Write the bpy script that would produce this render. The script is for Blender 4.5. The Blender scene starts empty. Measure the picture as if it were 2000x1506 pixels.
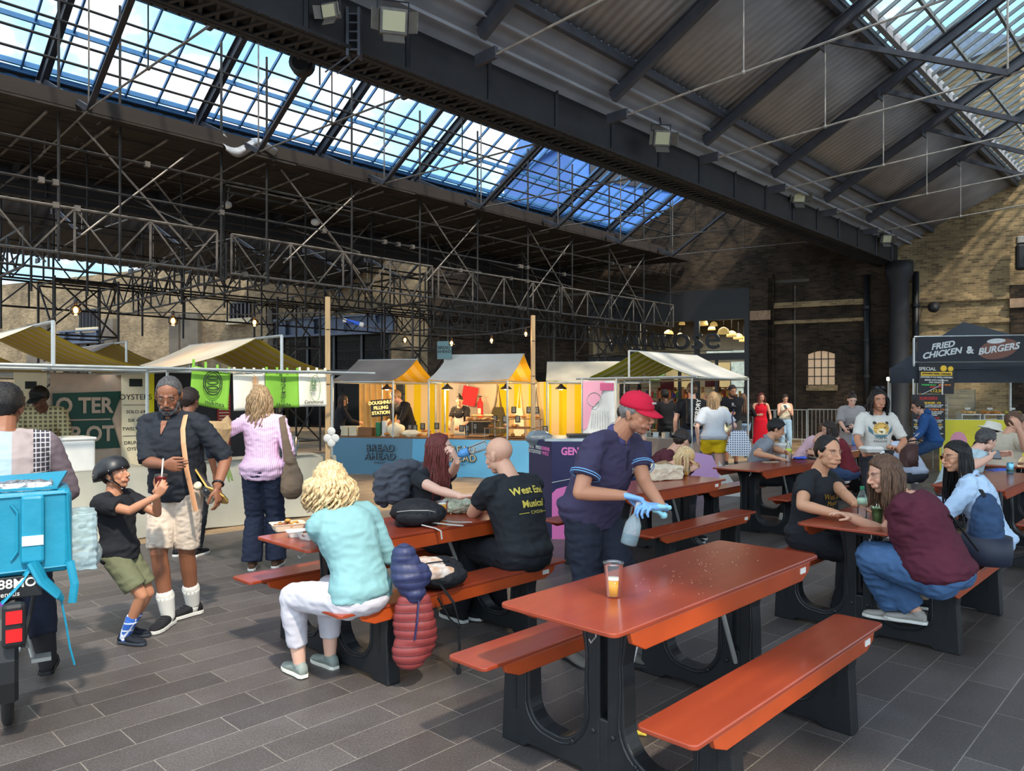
import bpy, bmesh, math, random
import numpy as np
from mathutils import Vector, Matrix, noise, Quaternion
random.seed(7)
SC = bpy.context.scene
COL = SC.collection
PI = math.pi
V3 = Vector
# ---------------------------------------------------------------- camera, sky, sun, exposure
F, EYE, CX, HY = 1450.0, 1.59, 1000.0, 770.0
TH = math.radians(44.0)
SN, CS = math.sin(TH), math.cos(TH)
cam_d = bpy.data.cameras.new('camera'); cam = bpy.data.objects.new('camera', cam_d); COL.objects.link(cam)
cam.location = (0, 0, EYE); cam.rotation_euler = (PI/2, 0, 0)
cam_d.sensor_width = 36; cam_d.lens = F/2000*36; cam_d.shift_y = (HY-753)/2000
cam_d.clip_end = 400; cam_d.clip_start = .05
SC.camera = cam
SC.view_settings.view_transform = 'Standard'; SC.view_settings.look = 'None'
SC.view_settings.gamma = 1; SC.view_settings.use_curve_mapping = False
SC.view_settings.exposure = 0.22
SC.cycles.max_bounces = 7; SC.cycles.diffuse_bounces = 4; SC.cycles.glossy_bounces = 3
SC.cycles.transparent_max_bounces = 12; SC.cycles.transmission_bounces = 5
SC.cycles.sample_clamp_indirect = 6
SC.cycles.use_denoising = True
w = bpy.data.worlds.new('sky'); SC.world = w; w.use_nodes = True
nt = w.node_tree; N = nt.nodes; L = nt.links; N.clear()
out = N.new('ShaderNodeOutputWorld'); bg = N.new('ShaderNodeBackground')
tc = N.new('ShaderNodeTexCoord'); mp = N.new('ShaderNodeMapping'); mp.inputs['Scale'].default_value = (1, 1, 1.6)
nz = N.new('ShaderNodeTexNoise'); nz.inputs['Scale'].default_value = 4.2; nz.inputs['Detail'].default_value = 7; nz.inputs['Roughness'].default_value = .55
rp = N.new('ShaderNodeValToRGB')
rp.color_ramp.elements[0].position = .38; rp.color_ramp.elements[0].color = (.27, .56, .82, 1)
rp.color_ramp.elements[1].position = .52; rp.color_ramp.elements[1].color = (.95, .97, 1, 1)
e = rp.color_ramp.elements.new(.46); e.color = (.42, .70, .92, 1)
L.new(tc.outputs['Generated'], mp.inputs['Vector']); L.new(mp.outputs['Vector'], nz.inputs['Vector']); L.new(nz.outputs['Fac'], rp.inputs['Fac'])
# unseen sky behind the viewer, near the sun, brightened to fill the foreground
dt = N.new('ShaderNodeVectorMath'); dt.operation = 'DOT_PRODUCT'
SUNV = Vector((CS*.62 - SN*.22, -SN*.62 - CS*.22, .78)).normalized()
dt.inputs[1].default_value = (0.15, -0.8, 0.55)
mr = N.new('ShaderNodeMapRange'); mr.inputs['From Min'].default_value = -.3; mr.inputs['From Max'].default_value = 1.0
mr.inputs['To Min'].default_value = 1.7; mr.inputs['To Max'].default_value = 2.9
L.new(tc.outputs['Generated'], dt.inputs[0]); L.new(dt.outputs['Value'], mr.inputs['Value'])
L.new(rp.outputs['Color'], bg.inputs['Color']); L.new(mr.outputs['Result'], bg.inputs['Strength'])
L.new(bg.outputs['Background'], out.inputs['Surface'])
sd = bpy.data.lights.new('sun', 'SUN'); sd.energy = 4.0; sd.angle = math.radians(2.5); sd.color = (1, .9, .74)
so = bpy.data.objects.new('sun', sd); COL.objects.link(so)
so.rotation_euler = SUNV.to_track_quat('Z', 'Y').to_euler()
# ---------------------------------------------------------------- measuring helpers
def UV(u, v, z=0.0): return Vector((u*SN+v*CS, u*CS-v*SN, z))
def P(px, py, d): return Vector(((px-CX)/F*d, d, EYE-(py-HY)/F*d))
def G(px, py, z=0.0):
    d = F*(EYE-z)/(py-HY); return P(px, py, d)
UDIR = Vector((SN, CS, 0)); VDIR = Vector((CS, -SN, 0)); ZA = Vector((0, 0, 1))
WR = Vector((.9004, -.435, 0)); WN = Vector((-.435, -.9004, 0)); W0 = Vector((10.04, 26.0, 0))
def WA(px):      # distance along the end wall of the point seen at image column px
    r = (px-CX)/F; s = (r*26-10.04)/(2.07+r); return s*2.2989
def WPT(a, z, out=0.0): return W0 + WR*a + WN*out + ZA*z
def WZ(px, py):
    a = WA(px); d = (W0+WR*a).y; return EYE-(py-HY)/F*d
# ---------------------------------------------------------------- materials
MATS = {}
def mat(name, col, rough=.6, metal=0.0, var=.0, vscale=8.0, bump=.0, bscale=40.0, emit=None, es=0.0, alpha=None, trans=0.0, sheen=0, col2=None, stretch=None, coat=0, spec=.5, ior=1.45):
    if name in MATS: return MATS[name]
    m = bpy.data.materials.new(name); m.use_nodes = True; MATS[name] = m
    nt = m.node_tree; b = nt.nodes['Principled BSDF']
    c = tuple(col)+(1,)
    b.inputs['Base Color'].default_value = c; b.inputs['Roughness'].default_value = rough; b.inputs['Metallic'].default_value = metal
    b.inputs['Specular IOR Level'].default_value = spec; b.inputs['IOR'].default_value = ior
    if coat: b.inputs['Coat Weight'].default_value = coat; b.inputs['Coat Roughness'].default_value = .12
    if trans: b.inputs['Transmission Weight'].default_value = trans
    if alpha is not None: b.inputs['Alpha'].default_value = alpha
    if emit: b.inputs['Emission Color'].default_value = tuple(emit)+(1,); b.inputs['Emission Strength'].default_value = es
    if var or bump:
        t = nt.nodes.new('ShaderNodeTexCoord'); mpn = nt.nodes.new('ShaderNodeMapping')
        if stretch: mpn.inputs['Scale'].default_value = stretch
        nt.links.new(t.outputs['Object'], mpn.inputs['Vector'])
    if var:
        n = nt.nodes.new('ShaderNodeTexNoise'); n.inputs['Scale'].default_value = vscale; n.inputs['Detail'].default_value = 5
        nt.links.new(mpn.outputs['Vector'], n.inputs['Vector'])
        r = nt.nodes.new('ShaderNodeValToRGB'); r.color_ramp.elements[0].position = .3; r.color_ramp.elements[1].position = .7
        d2 = col2 if col2 else tuple(max(0, x*(1-var)) for x in col)
        r.color_ramp.elements[0].color = tuple(d2)+(1,)
        r.color_ramp.elements[1].color = tuple(min(1, x*(1+var*.6)) for x in col)+(1,)
        nt.links.new(n.outputs['Fac'], r.inputs['Fac']); nt.links.new(r.outputs['Color'], b.inputs['Base Color'])
    if bump:
        n2 = nt.nodes.new('ShaderNodeTexNoise'); n2.inputs['Scale'].default_value = bscale; n2.inputs['Detail'].default_value = 4
        nt.links.new(mpn.outputs['Vector'], n2.inputs['Vector'])
        bp = nt.nodes.new('ShaderNodeBump'); bp.inputs['Strength'].default_value = bump; bp.inputs['Distance'].default_value = .01
        nt.links.new(n2.outputs['Fac'], bp.inputs['Height']); nt.links.new(bp.outputs['Normal'], b.inputs['Normal'])
    return m
def H(s):   # sRGB hex-like triple 0-255 to linear
    return tuple(((x/255)/12.92 if x/255 <= .04045 else (((x/255)+.055)/1.055)**2.4) for x in s)
def stripe_mat(name, c1, c2, period, axis='X', duty=.5, rough=.8, bump=.15, coord='Object', trans=0):
    if name in MATS: return MATS[name]
    m = mat(name, c1, rough); nt = m.node_tree; b = nt.nodes['Principled BSDF']
    t = nt.nodes.new('ShaderNodeTexCoord'); s = nt.nodes.new('ShaderNodeSeparateXYZ'); nt.links.new(t.outputs[coord], s.inputs[0])
    a = nt.nodes.new('ShaderNodeMath'); a.operation = 'DIVIDE'; a.inputs[1].default_value = period; nt.links.new(s.outputs[axis], a.inputs[0])
    fr = nt.nodes.new('ShaderNodeMath'); fr.operation = 'FRACT'; nt.links.new(a.outputs[0], fr.inputs[0])
    g = nt.nodes.new('ShaderNodeMath'); g.operation = 'GREATER_THAN'; g.inputs[1].default_value = duty; nt.links.new(fr.outputs[0], g.inputs[0])
    mx = nt.nodes.new('ShaderNodeMix'); mx.data_type = 'RGBA'
    mx.inputs[6].default_value = tuple(c1)+(1,); mx.inputs[7].default_value = tuple(c2)+(1,)
    nt.links.new(g.outputs[0], mx.inputs[0]); nt.links.new(mx.outputs[2], b.inputs['Base Color'])
    if trans:
        tr = nt.nodes.new('ShaderNodeBsdfTranslucent'); ms = nt.nodes.new('ShaderNodeMixShader'); ms.inputs[0].default_value = trans
        nt.links.new(mx.outputs[2], tr.inputs['Color']); nt.links.new(b.outputs[0], ms.inputs[1]); nt.links.new(tr.outputs[0], ms.inputs[2])
        nt.links.new(ms.outputs[0], nt.nodes['Material Output'].inputs['Surface'])
    return m
def grid_mat(name, c1, c2, px_, pz_, duty=.75, rough=.8, coord='Object', axes=('X', 'Z')):
    if name in MATS: return MATS[name]
    m = mat(name, c1, rough); nt = m.node_tree; b = nt.nodes['Principled BSDF']
    t = nt.nodes.new('ShaderNodeTexCoord'); s = nt.nodes.new('ShaderNodeSeparateXYZ'); nt.links.new(t.outputs[coord], s.inputs[0])
    o = []
    for ax, p_ in zip(axes, (px_, pz_)):
        a = nt.nodes.new('ShaderNodeMath'); a.operation = 'DIVIDE'; a.inputs[1].default_value = p_; nt.links.new(s.outputs[ax], a.inputs[0])
        fr = nt.nodes.new('ShaderNodeMath'); fr.operation = 'FRACT'; nt.links.new(a.outputs[0], fr.inputs[0])
        g = nt.nodes.new('ShaderNodeMath'); g.operation = 'GREATER_THAN'; g.inputs[1].default_value = duty; nt.links.new(fr.outputs[0], g.inputs[0]); o.append(g)
    mxx = nt.nodes.new('ShaderNodeMath'); mxx.operation = 'MAXIMUM'; nt.links.new(o[0].outputs[0], mxx.inputs[0]); nt.links.new(o[1].outputs[0], mxx.inputs[1])
    mx = nt.nodes.new('ShaderNodeMix'); mx.data_type = 'RGBA'
    mx.inputs[6].default_value = tuple(c1)+(1,); mx.inputs[7].default_value = tuple(c2)+(1,)
    nt.links.new(mxx.outputs[0], mx.inputs[0]); nt.links.new(mx.outputs[2], b.inputs['Base Color'])
    return m
def thin_clear(name, tint=(1, 1, 1), gloss=.12, rough=.02, body=0.0, bcol=(1, 1, 1)):
    """clear sheet: transparent with a glossy reflection, optionally partly diffuse"""
    if name in MATS: return MATS[name]
    m = bpy.data.materials.new(name); m.use_nodes = True; MATS[name] = m
    nt = m.node_tree; nt.nodes.remove(nt.nodes['Principled BSDF']); o = nt.nodes['Material Output']
    tr = nt.nodes.new('ShaderNodeBsdfTransparent'); tr.inputs[0].default_value = tuple(tint)+(1,)
    gl = nt.nodes.new('ShaderNodeBsdfGlossy'); gl.inputs['Roughness'].default_value = rough
    lw = nt.nodes.new('ShaderNodeLayerWeight'); lw.inputs['Blend'].default_value = gloss
    ms = nt.nodes.new('ShaderNodeMixShader'); nt.links.new(lw.outputs['Fresnel'], ms.inputs[0])
    nt.links.new(tr.outputs[0], ms.inputs[1]); nt.links.new(gl.outputs[0], ms.inputs[2]); last = ms
    if body:
        df = nt.nodes.new('ShaderNodeBsdfDiffuse'); df.inputs[0].default_value = tuple(bcol)+(1,)
        m2 = nt.nodes.new('ShaderNodeMixShader'); m2.inputs[0].default_value = body
        nt.links.new(ms.outputs[0], m2.inputs[1]); nt.links.new(df.outputs[0], m2.inputs[2]); last = m2
    nt.links.new(last.outputs[0], o.inputs['Surface']); return m
# ---------------------------------------------------------------- mesh building
class MB:
    def __init__(s): s.v = []; s.f = []; s.m = []; s.mi = 0
    def add(s, vs, fs):
        o = len(s.v); s.v.extend([Vector(x) for x in vs]); s.f.extend([tuple(i+o for i in f) for f in fs]); s.m.extend([s.mi]*len(fs)); return s
    def box(s, c, size, rot=None, bev=0.0):
        c = Vector(c); hx, hy, hz = [x/2 for x in size]
        R = rot if rot is not None else Matrix.Identity(3)
        if isinstance(R, (int, float)): R = Matrix.Rotation(R, 3, 'Z')
        if bev <= 0 or bev*2.2 > min(size):
            vs = [Vector((x, y, z)) for x in (-hx, hx) for y in (-hy, hy) for z in (-hz, hz)]
            fs = [(0, 1, 3, 2), (4, 6, 7, 5), (0, 4, 5, 1), (2, 3, 7, 6), (0, 2, 6, 4), (1, 5, 7, 3)]
            s.add([c+R @ v for v in vs], fs)
        else:
            bm = bmesh.new(); bmesh.ops.create_cube(bm, size=1)
            for v in bm.verts: v.co = Vector((v.co.x*size[0], v.co.y*size[1], v.co.z*size[2]))
            bmesh.ops.bevel(bm, geom=bm.edges[:], offset=bev, segments=2, affect='EDGES', profile=.5)
            bm.verts.index_update()
            s.add([c+R @ v.co for v in bm.verts], [tuple(v.index for v in f.verts) for f in bm.faces]); bm.free()
        return s
    def loft(s, rings, cap=True, closed=True):
        n = len(rings[0]); o = len(s.v)
        vs = [p for r in rings for p in r]; fs = []
        for i in range(len(rings)-1):
            for j in range(n if closed else n-1):
                k = (j+1) % n; fs.append((i*n+j, i*n+k, (i+1)*n+k, (i+1)*n+j))
        if cap: fs.append(tuple(reversed(range(n)))); fs.append(tuple((len(rings)-1)*n+j for j in range(n)))
        return s.add(vs, fs)
    def tube(s, pts, r, seg=8, cap=True, flat=1.0, up=None):
        pts = [Vector(p) for p in pts]
        if not isinstance(r, (list, tuple)): r = [r]*len(pts)
        rings = []; prev = None
        for i, p in enumerate(pts):
            if i == 0: t = pts[1]-pts[0]
            elif i == len(pts)-1: t = pts[-1]-pts[-2]
            else: t = (pts[i+1]-pts[i]).normalized()+(pts[i]-pts[i-1]).normalized()
            if t.length < 1e-9: t = ZA.copy()
            t.normalize()
            if prev is None:
                a = Vector(up) if up is not None else (ZA if abs(t.z) < .9 else Vector((0, 1, 0)))
                x = a.cross(t)
                if x.length < 1e-6: x = Vector((1, 0, 0)).cross(t)
                x.normalize()
            else:
                x = prev-t*prev.dot(t)
                if x.length < 1e-6: x = t.orthogonal()
                x.normalize()
            prev = x; y = t.cross(x)
            rings.append([p+x*(r[i]*math.cos(a))+y*(r[i]*flat*math.sin(a)) for a in [2*PI*k/seg for k in range(seg)]])
        return s.loft(rings, cap)
    def bar(s, a, b, wd, ht, up=None):
        a = Vector(a); b = Vector(b); t = (b-a); ln = t.length; t.normalize()
        upv = Vector(up) if up is not None else (ZA if abs(t.z) < .95 else Vector((0, 1, 0)))
        x = t.cross(upv).normalized(); z = x.cross(t).normalized()
        R = Matrix((x, t, z)).transposed()
        return s.box((a+b)/2, (wd, ln, ht), R)
    def ell(s, c, r, seg=16, rng=10, rot=None):
        c = Vector(c); r = Vector(r) if not isinstance(r, (int, float)) else Vector((r, r, r))
        R = rot if rot is not None else Matrix.Identity(3)
        vs = [c+R @ Vector((0, 0, -r.z))]
        for i in range(1, rng):
            ph = -PI/2+PI*i/rng
            for j in range(seg):
                a = 2*PI*j/seg; vs.append(c+R @ Vector((r.x*math.cos(ph)*math.cos(a), r.y*math.cos(ph)*math.sin(a), r.z*math.sin(ph))))
        vs.append(c+R @ Vector((0, 0, r.z))); fs = []
        for j in range(seg): fs.append((0, 1+(j+1) % seg, 1+j))
        for i in range(rng-2):
            for j in range(seg):
                k = (j+1) % seg; a = 1+i*seg; fs.append((a+j, a+k, a+seg+k, a+seg+j))
        e = 1+(rng-2)*seg; t = len(vs)-1
        for j in range(seg): fs.append((e+j, e+(j+1) % seg, t))
        return s.add(vs, fs)
    def lathe(s, c, prof, seg=20, rot=None):
        c = Vector(c); R = rot if rot is not None else Matrix.Identity(3)
        return s.loft([[c+R @ Vector((r*math.cos(2*PI*k/seg), r*math.sin(2*PI*k/seg), z)) for k in range(seg)] for r, z in prof])
    def prism(s, poly, d, flip=False):
        """poly: list of 3D points (planar), extruded by vector d"""
        d = Vector(d); n = len(poly); poly = [Vector(p) for p in poly]
        vs = poly+[p+d for p in poly]; fs = [tuple(reversed(range(n))), tuple(range(n, 2*n))]
        for i in range(n): k = (i+1) % n; fs.append((i, k, n+k, n+i))
        return s.add(vs, fs)
    def quad(s, a, b, c, d): return s.add([a, b, c, d], [(0, 1, 2, 3)])
    def sheet(s, fn, nu, nv, th=0.0):
        """grid surface from fn(u,v) in 0..1; thickness by duplicate shifted sheet"""
        vs = [Vector(fn(i/nu, j/nv)) for i in range(nu+1) for j in range(nv+1)]
        ix = lambda i, j: i*(nv+1)+j
        fs = [(ix(i, j), ix(i+1, j), ix(i+1, j+1), ix(i, j+1)) for i in range(nu) for j in range(nv)]
        s.add(vs, fs)
        return s
    def build(s, name, m, parent=None, smooth=False, loc=None, rotz=None):
        me = bpy.data.meshes.new(name); me.from_pydata([tuple(v) for v in s.v], [], s.f)
        ms = m if isinstance(m, (list, tuple)) else [m]
        for x in ms: me.materials.append(x)
        if len(ms) > 1: me.polygons.foreach_set('material_index', s.m)
        if smooth: me.polygons.foreach_set('use_smooth', [True]*len(me.polygons))
        bm = bmesh.new(); bm.from_mesh(me); bmesh.ops.recalc_face_normals(bm, faces=bm.faces[:]); bm.to_mesh(me); bm.free()
        return link(name, me, parent, loc, rotz)
def link(name, me, parent=None, loc=None, rotz=None):
    o = bpy.data.objects.new(name, me); COL.objects.link(o)
    if parent is not None: o.parent = parent
    if loc is not None: o.location = loc
    if rotz is not None: o.rotation_euler = (0, 0, rotz)
    return o
def smooth_by_angle(o, ang=40):
    me = o.data; me.polygons.foreach_set('use_smooth', [True]*len(me.polygons))
    bm = bmesh.new(); bm.from_mesh(me); a = math.radians(ang)
    for e in bm.edges:
        if len(e.link_faces) == 2 and e.calc_face_angle(0) > a: e.smooth = False
    bm.to_mesh(me); bm.free(); return o
def bevel(o, w_=.004, seg=2, ang=30):
    m = o.modifiers.new('bevel', 'BEVEL'); m.width = w_; m.segments = seg; m.limit_method = 'ANGLE'; m.angle_limit = math.radians(ang); return o
def solid(o, th):
    m = o.modifiers.new('thick', 'SOLIDIFY'); m.thickness = th; m.offset = 0; return o
def tag(o, label, cat, group=None, kind=None):
    o['label'] = label; o['category'] = cat
    if group: o['group'] = group
    if kind: o['kind'] = kind
    return o
def thing(name, label, cat, loc=(0, 0, 0), rotz=0.0, group=None):
    o = bpy.data.objects.new(name, None); COL.objects.link(o); o.location = loc; o.rotation_euler = (0, 0, rotz)
    o.empty_display_size = .1
    return tag(o, label, cat, group)
def struct(o): o['kind'] = 'structure'; return o
def dup(root, loc=None, rotz=None, label=None, group=None):
    r = root.copy(); COL.objects.link(r)
    if loc is not None: r.location = loc
    if rotz is not None: r.rotation_euler = (0, 0, rotz)
    if label: r['label'] = label
    if group: r['group'] = group
    for ch in list(root.children):
        c = ch.copy(); COL.objects.link(c); c.parent = r
        for g in list(ch.children):
            d = g.copy(); COL.objects.link(d); d.parent = c
    return r
DG = None
def text_mesh(txt, size, depth=.004, align='CENTER', bold=0.0, shear=0.0, sx=1.0, ls=1.0, cs=1.0):
    cu = bpy.data.curves.new('lettering', 'FONT'); cu.body = txt; cu.size = size; cu.extrude = depth/2; cu.align_x = align; cu.align_y = 'CENTER'
    cu.offset = bold; cu.shear = shear; cu.space_line = ls; cu.space_character = cs; cu.resolution_u = 3
    o = bpy.data.objects.new('t', cu); COL.objects.link(o)
    dg = bpy.context.evaluated_depsgraph_get(); me = bpy.data.meshes.new_from_object(o.evaluated_get(dg))
    bpy.data.objects.remove(o); bpy.data.curves.remove(cu)
    if sx != 1.0:
        for v in me.vertices: v.co.x *= sx
    return me
def text(txt, size, m, parent, origin, xdir, zdir, name='lettering', **k):
    """flat lettering placed with its baseline direction xdir and up direction zdir, in the parent's frame"""
    me = text_mesh(txt, size, **k); me.name = name
    x = Vector(xdir).normalized(); z = Vector(zdir).normalized(); n = x.cross(z)
    M = Matrix((x, z, n)).transposed().to_4x4(); M.translation = Vector(origin)
    me.transform(M); me.materials.clear(); me.materials.append(m)
    return link(name, me, parent)
def remesh_np(mb, voxel, smooth_it=2, disp=None):
    """union of the closed shapes in mb as one continuous surface"""
    me = bpy.data.meshes.new('tmp'); me.from_pydata([tuple(v) for v in mb.v], [], mb.f); me.update()
    bm = bmesh.new(); bm.from_mesh(me); bmesh.ops.recalc_face_normals(bm, faces=bm.faces[:]); bm.to_mesh(me); bm.free()
    o = bpy.data.objects.new('tmp', me); COL.objects.link(o)
    m = o.modifiers.new('r', 'REMESH'); m.mode = 'VOXEL'; m.voxel_size = voxel
    if smooth_it:
        m2 = o.modifiers.new('s', 'SMOOTH'); m2.iterations = smooth_it; m2.factor = .5
    dg = bpy.context.evaluated_depsgraph_get(); me2 = bpy.data.meshes.new_from_object(o.evaluated_get(dg))
    bpy.data.objects.remove(o); bpy.data.meshes.remove(me)
    if disp:
        nv = len(me2.vertices); co = np.empty(nv*3); me2.vertices.foreach_get('co', co); co = co.reshape(-1, 3)
        no = np.empty(nv*3); me2.vertices.foreach_get('normal', no); no = no.reshape(-1, 3)
        d = np.array([disp(Vector(c)) for c in co]); co = co+no*d[:, None]; me2.vertices.foreach_set('co', co.ravel()); me2.update()
    me2.polygons.foreach_set('use_smooth', [True]*len(me2.polygons))
    return me2
# ================================================================= the hall
def brick_mat(name, c1, c2, mort, bw=.225, bh=.075, dark=None, rot=0.0, soot=.5, along='wall'):
    m = bpy.data.materials.new(name); m.use_nodes = True; MATS[name] = m
    nt = m.node_tree; b = nt.nodes['Principled BSDF']; b.inputs['Roughness'].default_value = .9; b.inputs['Specular IOR Level'].default_value = .2
    t = nt.nodes.new('ShaderNodeTexCoord'); br = nt.nodes.new('ShaderNodeTexBrick')
    br.inputs['Scale'].default_value = 1; br.inputs['Brick Width'].default_value = bw; br.inputs['Row Height'].default_value = bh
    br.inputs['Mortar Size'].default_value = .008; br.inputs['Mortar Smooth'].default_value = .3
    br.inputs['Color1'].default_value = tuple(c1)+(1,); br.inputs['Color2'].default_value = tuple(c2)+(1,); br.inputs['Mortar'].default_value = tuple(mort)+(1,)
    sp = nt.nodes.new('ShaderNodeSeparateXYZ'); cb = nt.nodes.new('ShaderNodeCombineXYZ')
    nt.links.new(t.outputs['Object'], sp.inputs[0]); nt.links.new(sp.outputs['X'], cb.inputs['X']); nt.links.new(sp.outputs['Z'], cb.inputs['Y'])
    nt.links.new(cb.outputs[0], br.inputs['Vector'])
    n = nt.nodes.new('ShaderNodeTexNoise'); n.inputs['Scale'].default_value = .55; n.inputs['Detail'].default_value = 8; n.inputs['Roughness'].default_value = .65
    nt.links.new(cb.outputs[0], n.inputs['Vector'])
    r = nt.nodes.new('ShaderNodeValToRGB'); r.color_ramp.elements[0].position = .38; r.color_ramp.elements[1].position = .62
    r.color_ramp.elements[0].color = (1-soot, 1-soot, 1-soot*.95, 1); r.color_ramp.elements[1].color = (1, 1, 1, 1)
    nt.links.new(n.outputs['Fac'], r.inputs['Fac'])
    mx = nt.nodes.new('ShaderNodeMix'); mx.data_type = 'RGBA'; mx.blend_type = 'MULTIPLY'; mx.inputs[0].default_value = 1
    nt.links.new(br.outputs['Color'], mx.inputs[6]); nt.links.new(r.outputs['Color'], mx.inputs[7]); nt.links.new(mx.outputs[2], b.inputs['Base Color'])
    bp = nt.nodes.new('ShaderNodeBump'); bp.inputs['Strength'].default_value = .6; bp.inputs['Distance'].default_value = .01; bp.invert = True
    nt.links.new(br.outputs['Fac'], bp.inputs['Height']); nt.links.new(bp.outputs['Normal'], b.inputs['Normal'])
    return m
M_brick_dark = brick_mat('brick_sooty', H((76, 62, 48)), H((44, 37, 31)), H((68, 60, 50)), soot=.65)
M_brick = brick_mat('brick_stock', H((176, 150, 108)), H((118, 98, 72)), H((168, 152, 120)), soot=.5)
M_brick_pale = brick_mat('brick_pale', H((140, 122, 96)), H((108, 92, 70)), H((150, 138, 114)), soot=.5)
M_iron = mat('painted_iron', H((48, 50, 58)), .55, .0, var=.35, vscale=3, bump=.2, bscale=60)
M_iron_dk = mat('dark_iron', H((30, 30, 34)), .6, .0, var=.3, vscale=4, bump=.2)
M_truss = mat('truss_paint', H((66, 68, 76)), .5, .1, var=.25, vscale=5, bump=.1)
M_rod = mat('tie_rod_paint', H((150, 146, 140)), .5, .1, var=.3, vscale=9)
M_corr = mat('corrugated_sheet', H((160, 158, 160)), .6, .1, var=.25, vscale=1.2, bump=.05)
M_corr_dk = mat('corrugated_dark', H((46, 46, 50)), .6, .1, var=.3, vscale=1.2)
M_eave = mat('eave_panel', H((150, 152, 158)), .6, 0, var=.2, vscale=1.5)
M_bar_skylit = mat('glazing_bar_blue_skylit', H((62, 112, 160)), .5, .1, var=.2, vscale=3)  # blue tint of the sky put into the bar colour
M_bar_grey = mat('glazing_bar_grey', H((116, 124, 126)), .5, .1, var=.25, vscale=5)
M_glass = thin_clear('roof_glass', (.97, .985, 1), gloss=.04)
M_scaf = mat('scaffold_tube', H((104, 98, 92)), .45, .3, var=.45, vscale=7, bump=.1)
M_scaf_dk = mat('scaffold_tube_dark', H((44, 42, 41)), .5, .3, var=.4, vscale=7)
M_board = mat('scaffold_board', H((44, 38, 33)), .85, 0, var=.45, vscale=1.0, stretch=(1, 6, 6), bump=.2)
M_black = mat('black_paint', H((20, 21, 24)), .5, 0, var=.2, vscale=6)
# ---- floor: stone setts in courses along the hall
m = bpy.data.materials.new('stone_paving'); m.use_nodes = True; M_floor = m
nt = m.node_tree; b = nt.nodes['Principled BSDF']; t = nt.nodes.new('ShaderNodeTexCoord')
mpn = nt.nodes.new('ShaderNodeMapping'); mpn.inputs['Rotation'].default_value = (0, 0, -(PI/2-TH))
nt.links.new(t.outputs['Object'], mpn.inputs['Vector'])
def bricktex(bw, bh, ms, c1, c2, mo):
    br = nt.nodes.new('ShaderNodeTexBrick'); br.inputs['Scale'].default_value = 1; br.inputs['Brick Width'].default_value = bw; br.inputs['Row Height'].default_value = bh
    br.inputs['Mortar Size'].default_value = ms; br.inputs['Mortar Smooth'].default_value = .2; br.inputs['Bias'].default_value = 0
    br.offset = .37
    br.inputs['Color1'].default_value = tuple(c1)+(1,); br.inputs['Color2'].default_value = tuple(c2)+(1,); br.inputs['Mortar'].default_value = tuple(mo)+(1,)
    nt.links.new(mpn.outputs['Vector'], br.inputs['Vector']); return br
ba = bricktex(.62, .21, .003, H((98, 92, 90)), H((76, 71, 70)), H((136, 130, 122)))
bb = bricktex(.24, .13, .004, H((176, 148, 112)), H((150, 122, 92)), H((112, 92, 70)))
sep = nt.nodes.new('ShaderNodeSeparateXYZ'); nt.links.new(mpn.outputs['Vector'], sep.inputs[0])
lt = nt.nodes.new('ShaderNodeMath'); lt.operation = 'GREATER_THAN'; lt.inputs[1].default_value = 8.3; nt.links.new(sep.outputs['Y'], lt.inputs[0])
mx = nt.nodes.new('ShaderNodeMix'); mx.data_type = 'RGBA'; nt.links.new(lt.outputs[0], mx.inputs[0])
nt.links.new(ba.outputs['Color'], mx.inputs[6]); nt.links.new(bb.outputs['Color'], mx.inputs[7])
nz = nt.nodes.new('ShaderNodeTexNoise'); nz.inputs['Scale'].default_value = .9; nz.inputs['Detail'].default_value = 9; nz.inputs['Roughness'].default_value = .7
nt.links.new(mpn.outputs['Vector'], nz.inputs['Vector'])
rp = nt.nodes.new('ShaderNodeValToRGB'); rp.color_ramp.elements[0].position = .3; rp.color_ramp.elements[0].color = (.62, .56, .52, 1)
rp.color_ramp.elements[1].position = .7; rp.color_ramp.elements[1].color = (1.1, 1.1, 1.12, 1); nt.links.new(nz.outputs['Fac'], rp.inputs['Fac'])
m2 = nt.nodes.new('ShaderNodeMix'); m2.data_type = 'RGBA'; m2.blend_type = 'MULTIPLY'; m2.inputs[0].default_value = 1
nt.links.new(mx.outputs[2], m2.inputs[6]); nt.links.new(rp.outputs['Color'], m2.inputs[7])
ng = nt.nodes.new('ShaderNodeTexNoise'); ng.inputs['Scale'].default_value = 110; ng.inputs['Detail'].default_value = 3
nt.links.new(t.outputs['Object'], ng.inputs['Vector'])
rg = nt.nodes.new('ShaderNodeValToRGB'); rg.color_ramp.elements[0].position = .35; rg.color_ramp.elements[0].color = (.72, .72, .72, 1); rg.color_ramp.elements[1].position = .65; rg.color_ramp.elements[1].color = (1.25, 1.25, 1.25, 1)
nt.links.new(ng.outputs['Fac'], rg.inputs['Fac'])
m3 = nt.nodes.new('ShaderNodeMix'); m3.data_type = 'RGBA'; m3.blend_type = 'MULTIPLY'; m3.inputs[0].default_value = 1
nt.links.new(m2.outputs[2], m3.inputs[6]); nt.links.new(rg.outputs['Color'], m3.inputs[7])
nt.links.new(m3.outputs[2], b.inputs['Base Color'])
rr = nt.nodes.new('ShaderNodeMapRange'); rr.inputs['To Min'].default_value = .32; rr.inputs['To Max'].default_value = .62
nt.links.new(nz.outputs['Fac'], rr.inputs['Value']); nt.links.new(rr.outputs['Result'], b.inputs['Roughness'])
bp = nt.nodes.new('ShaderNodeBump'); bp.inputs['Strength'].default_value = .25; bp.inputs['Distance'].default_value = .006
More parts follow.
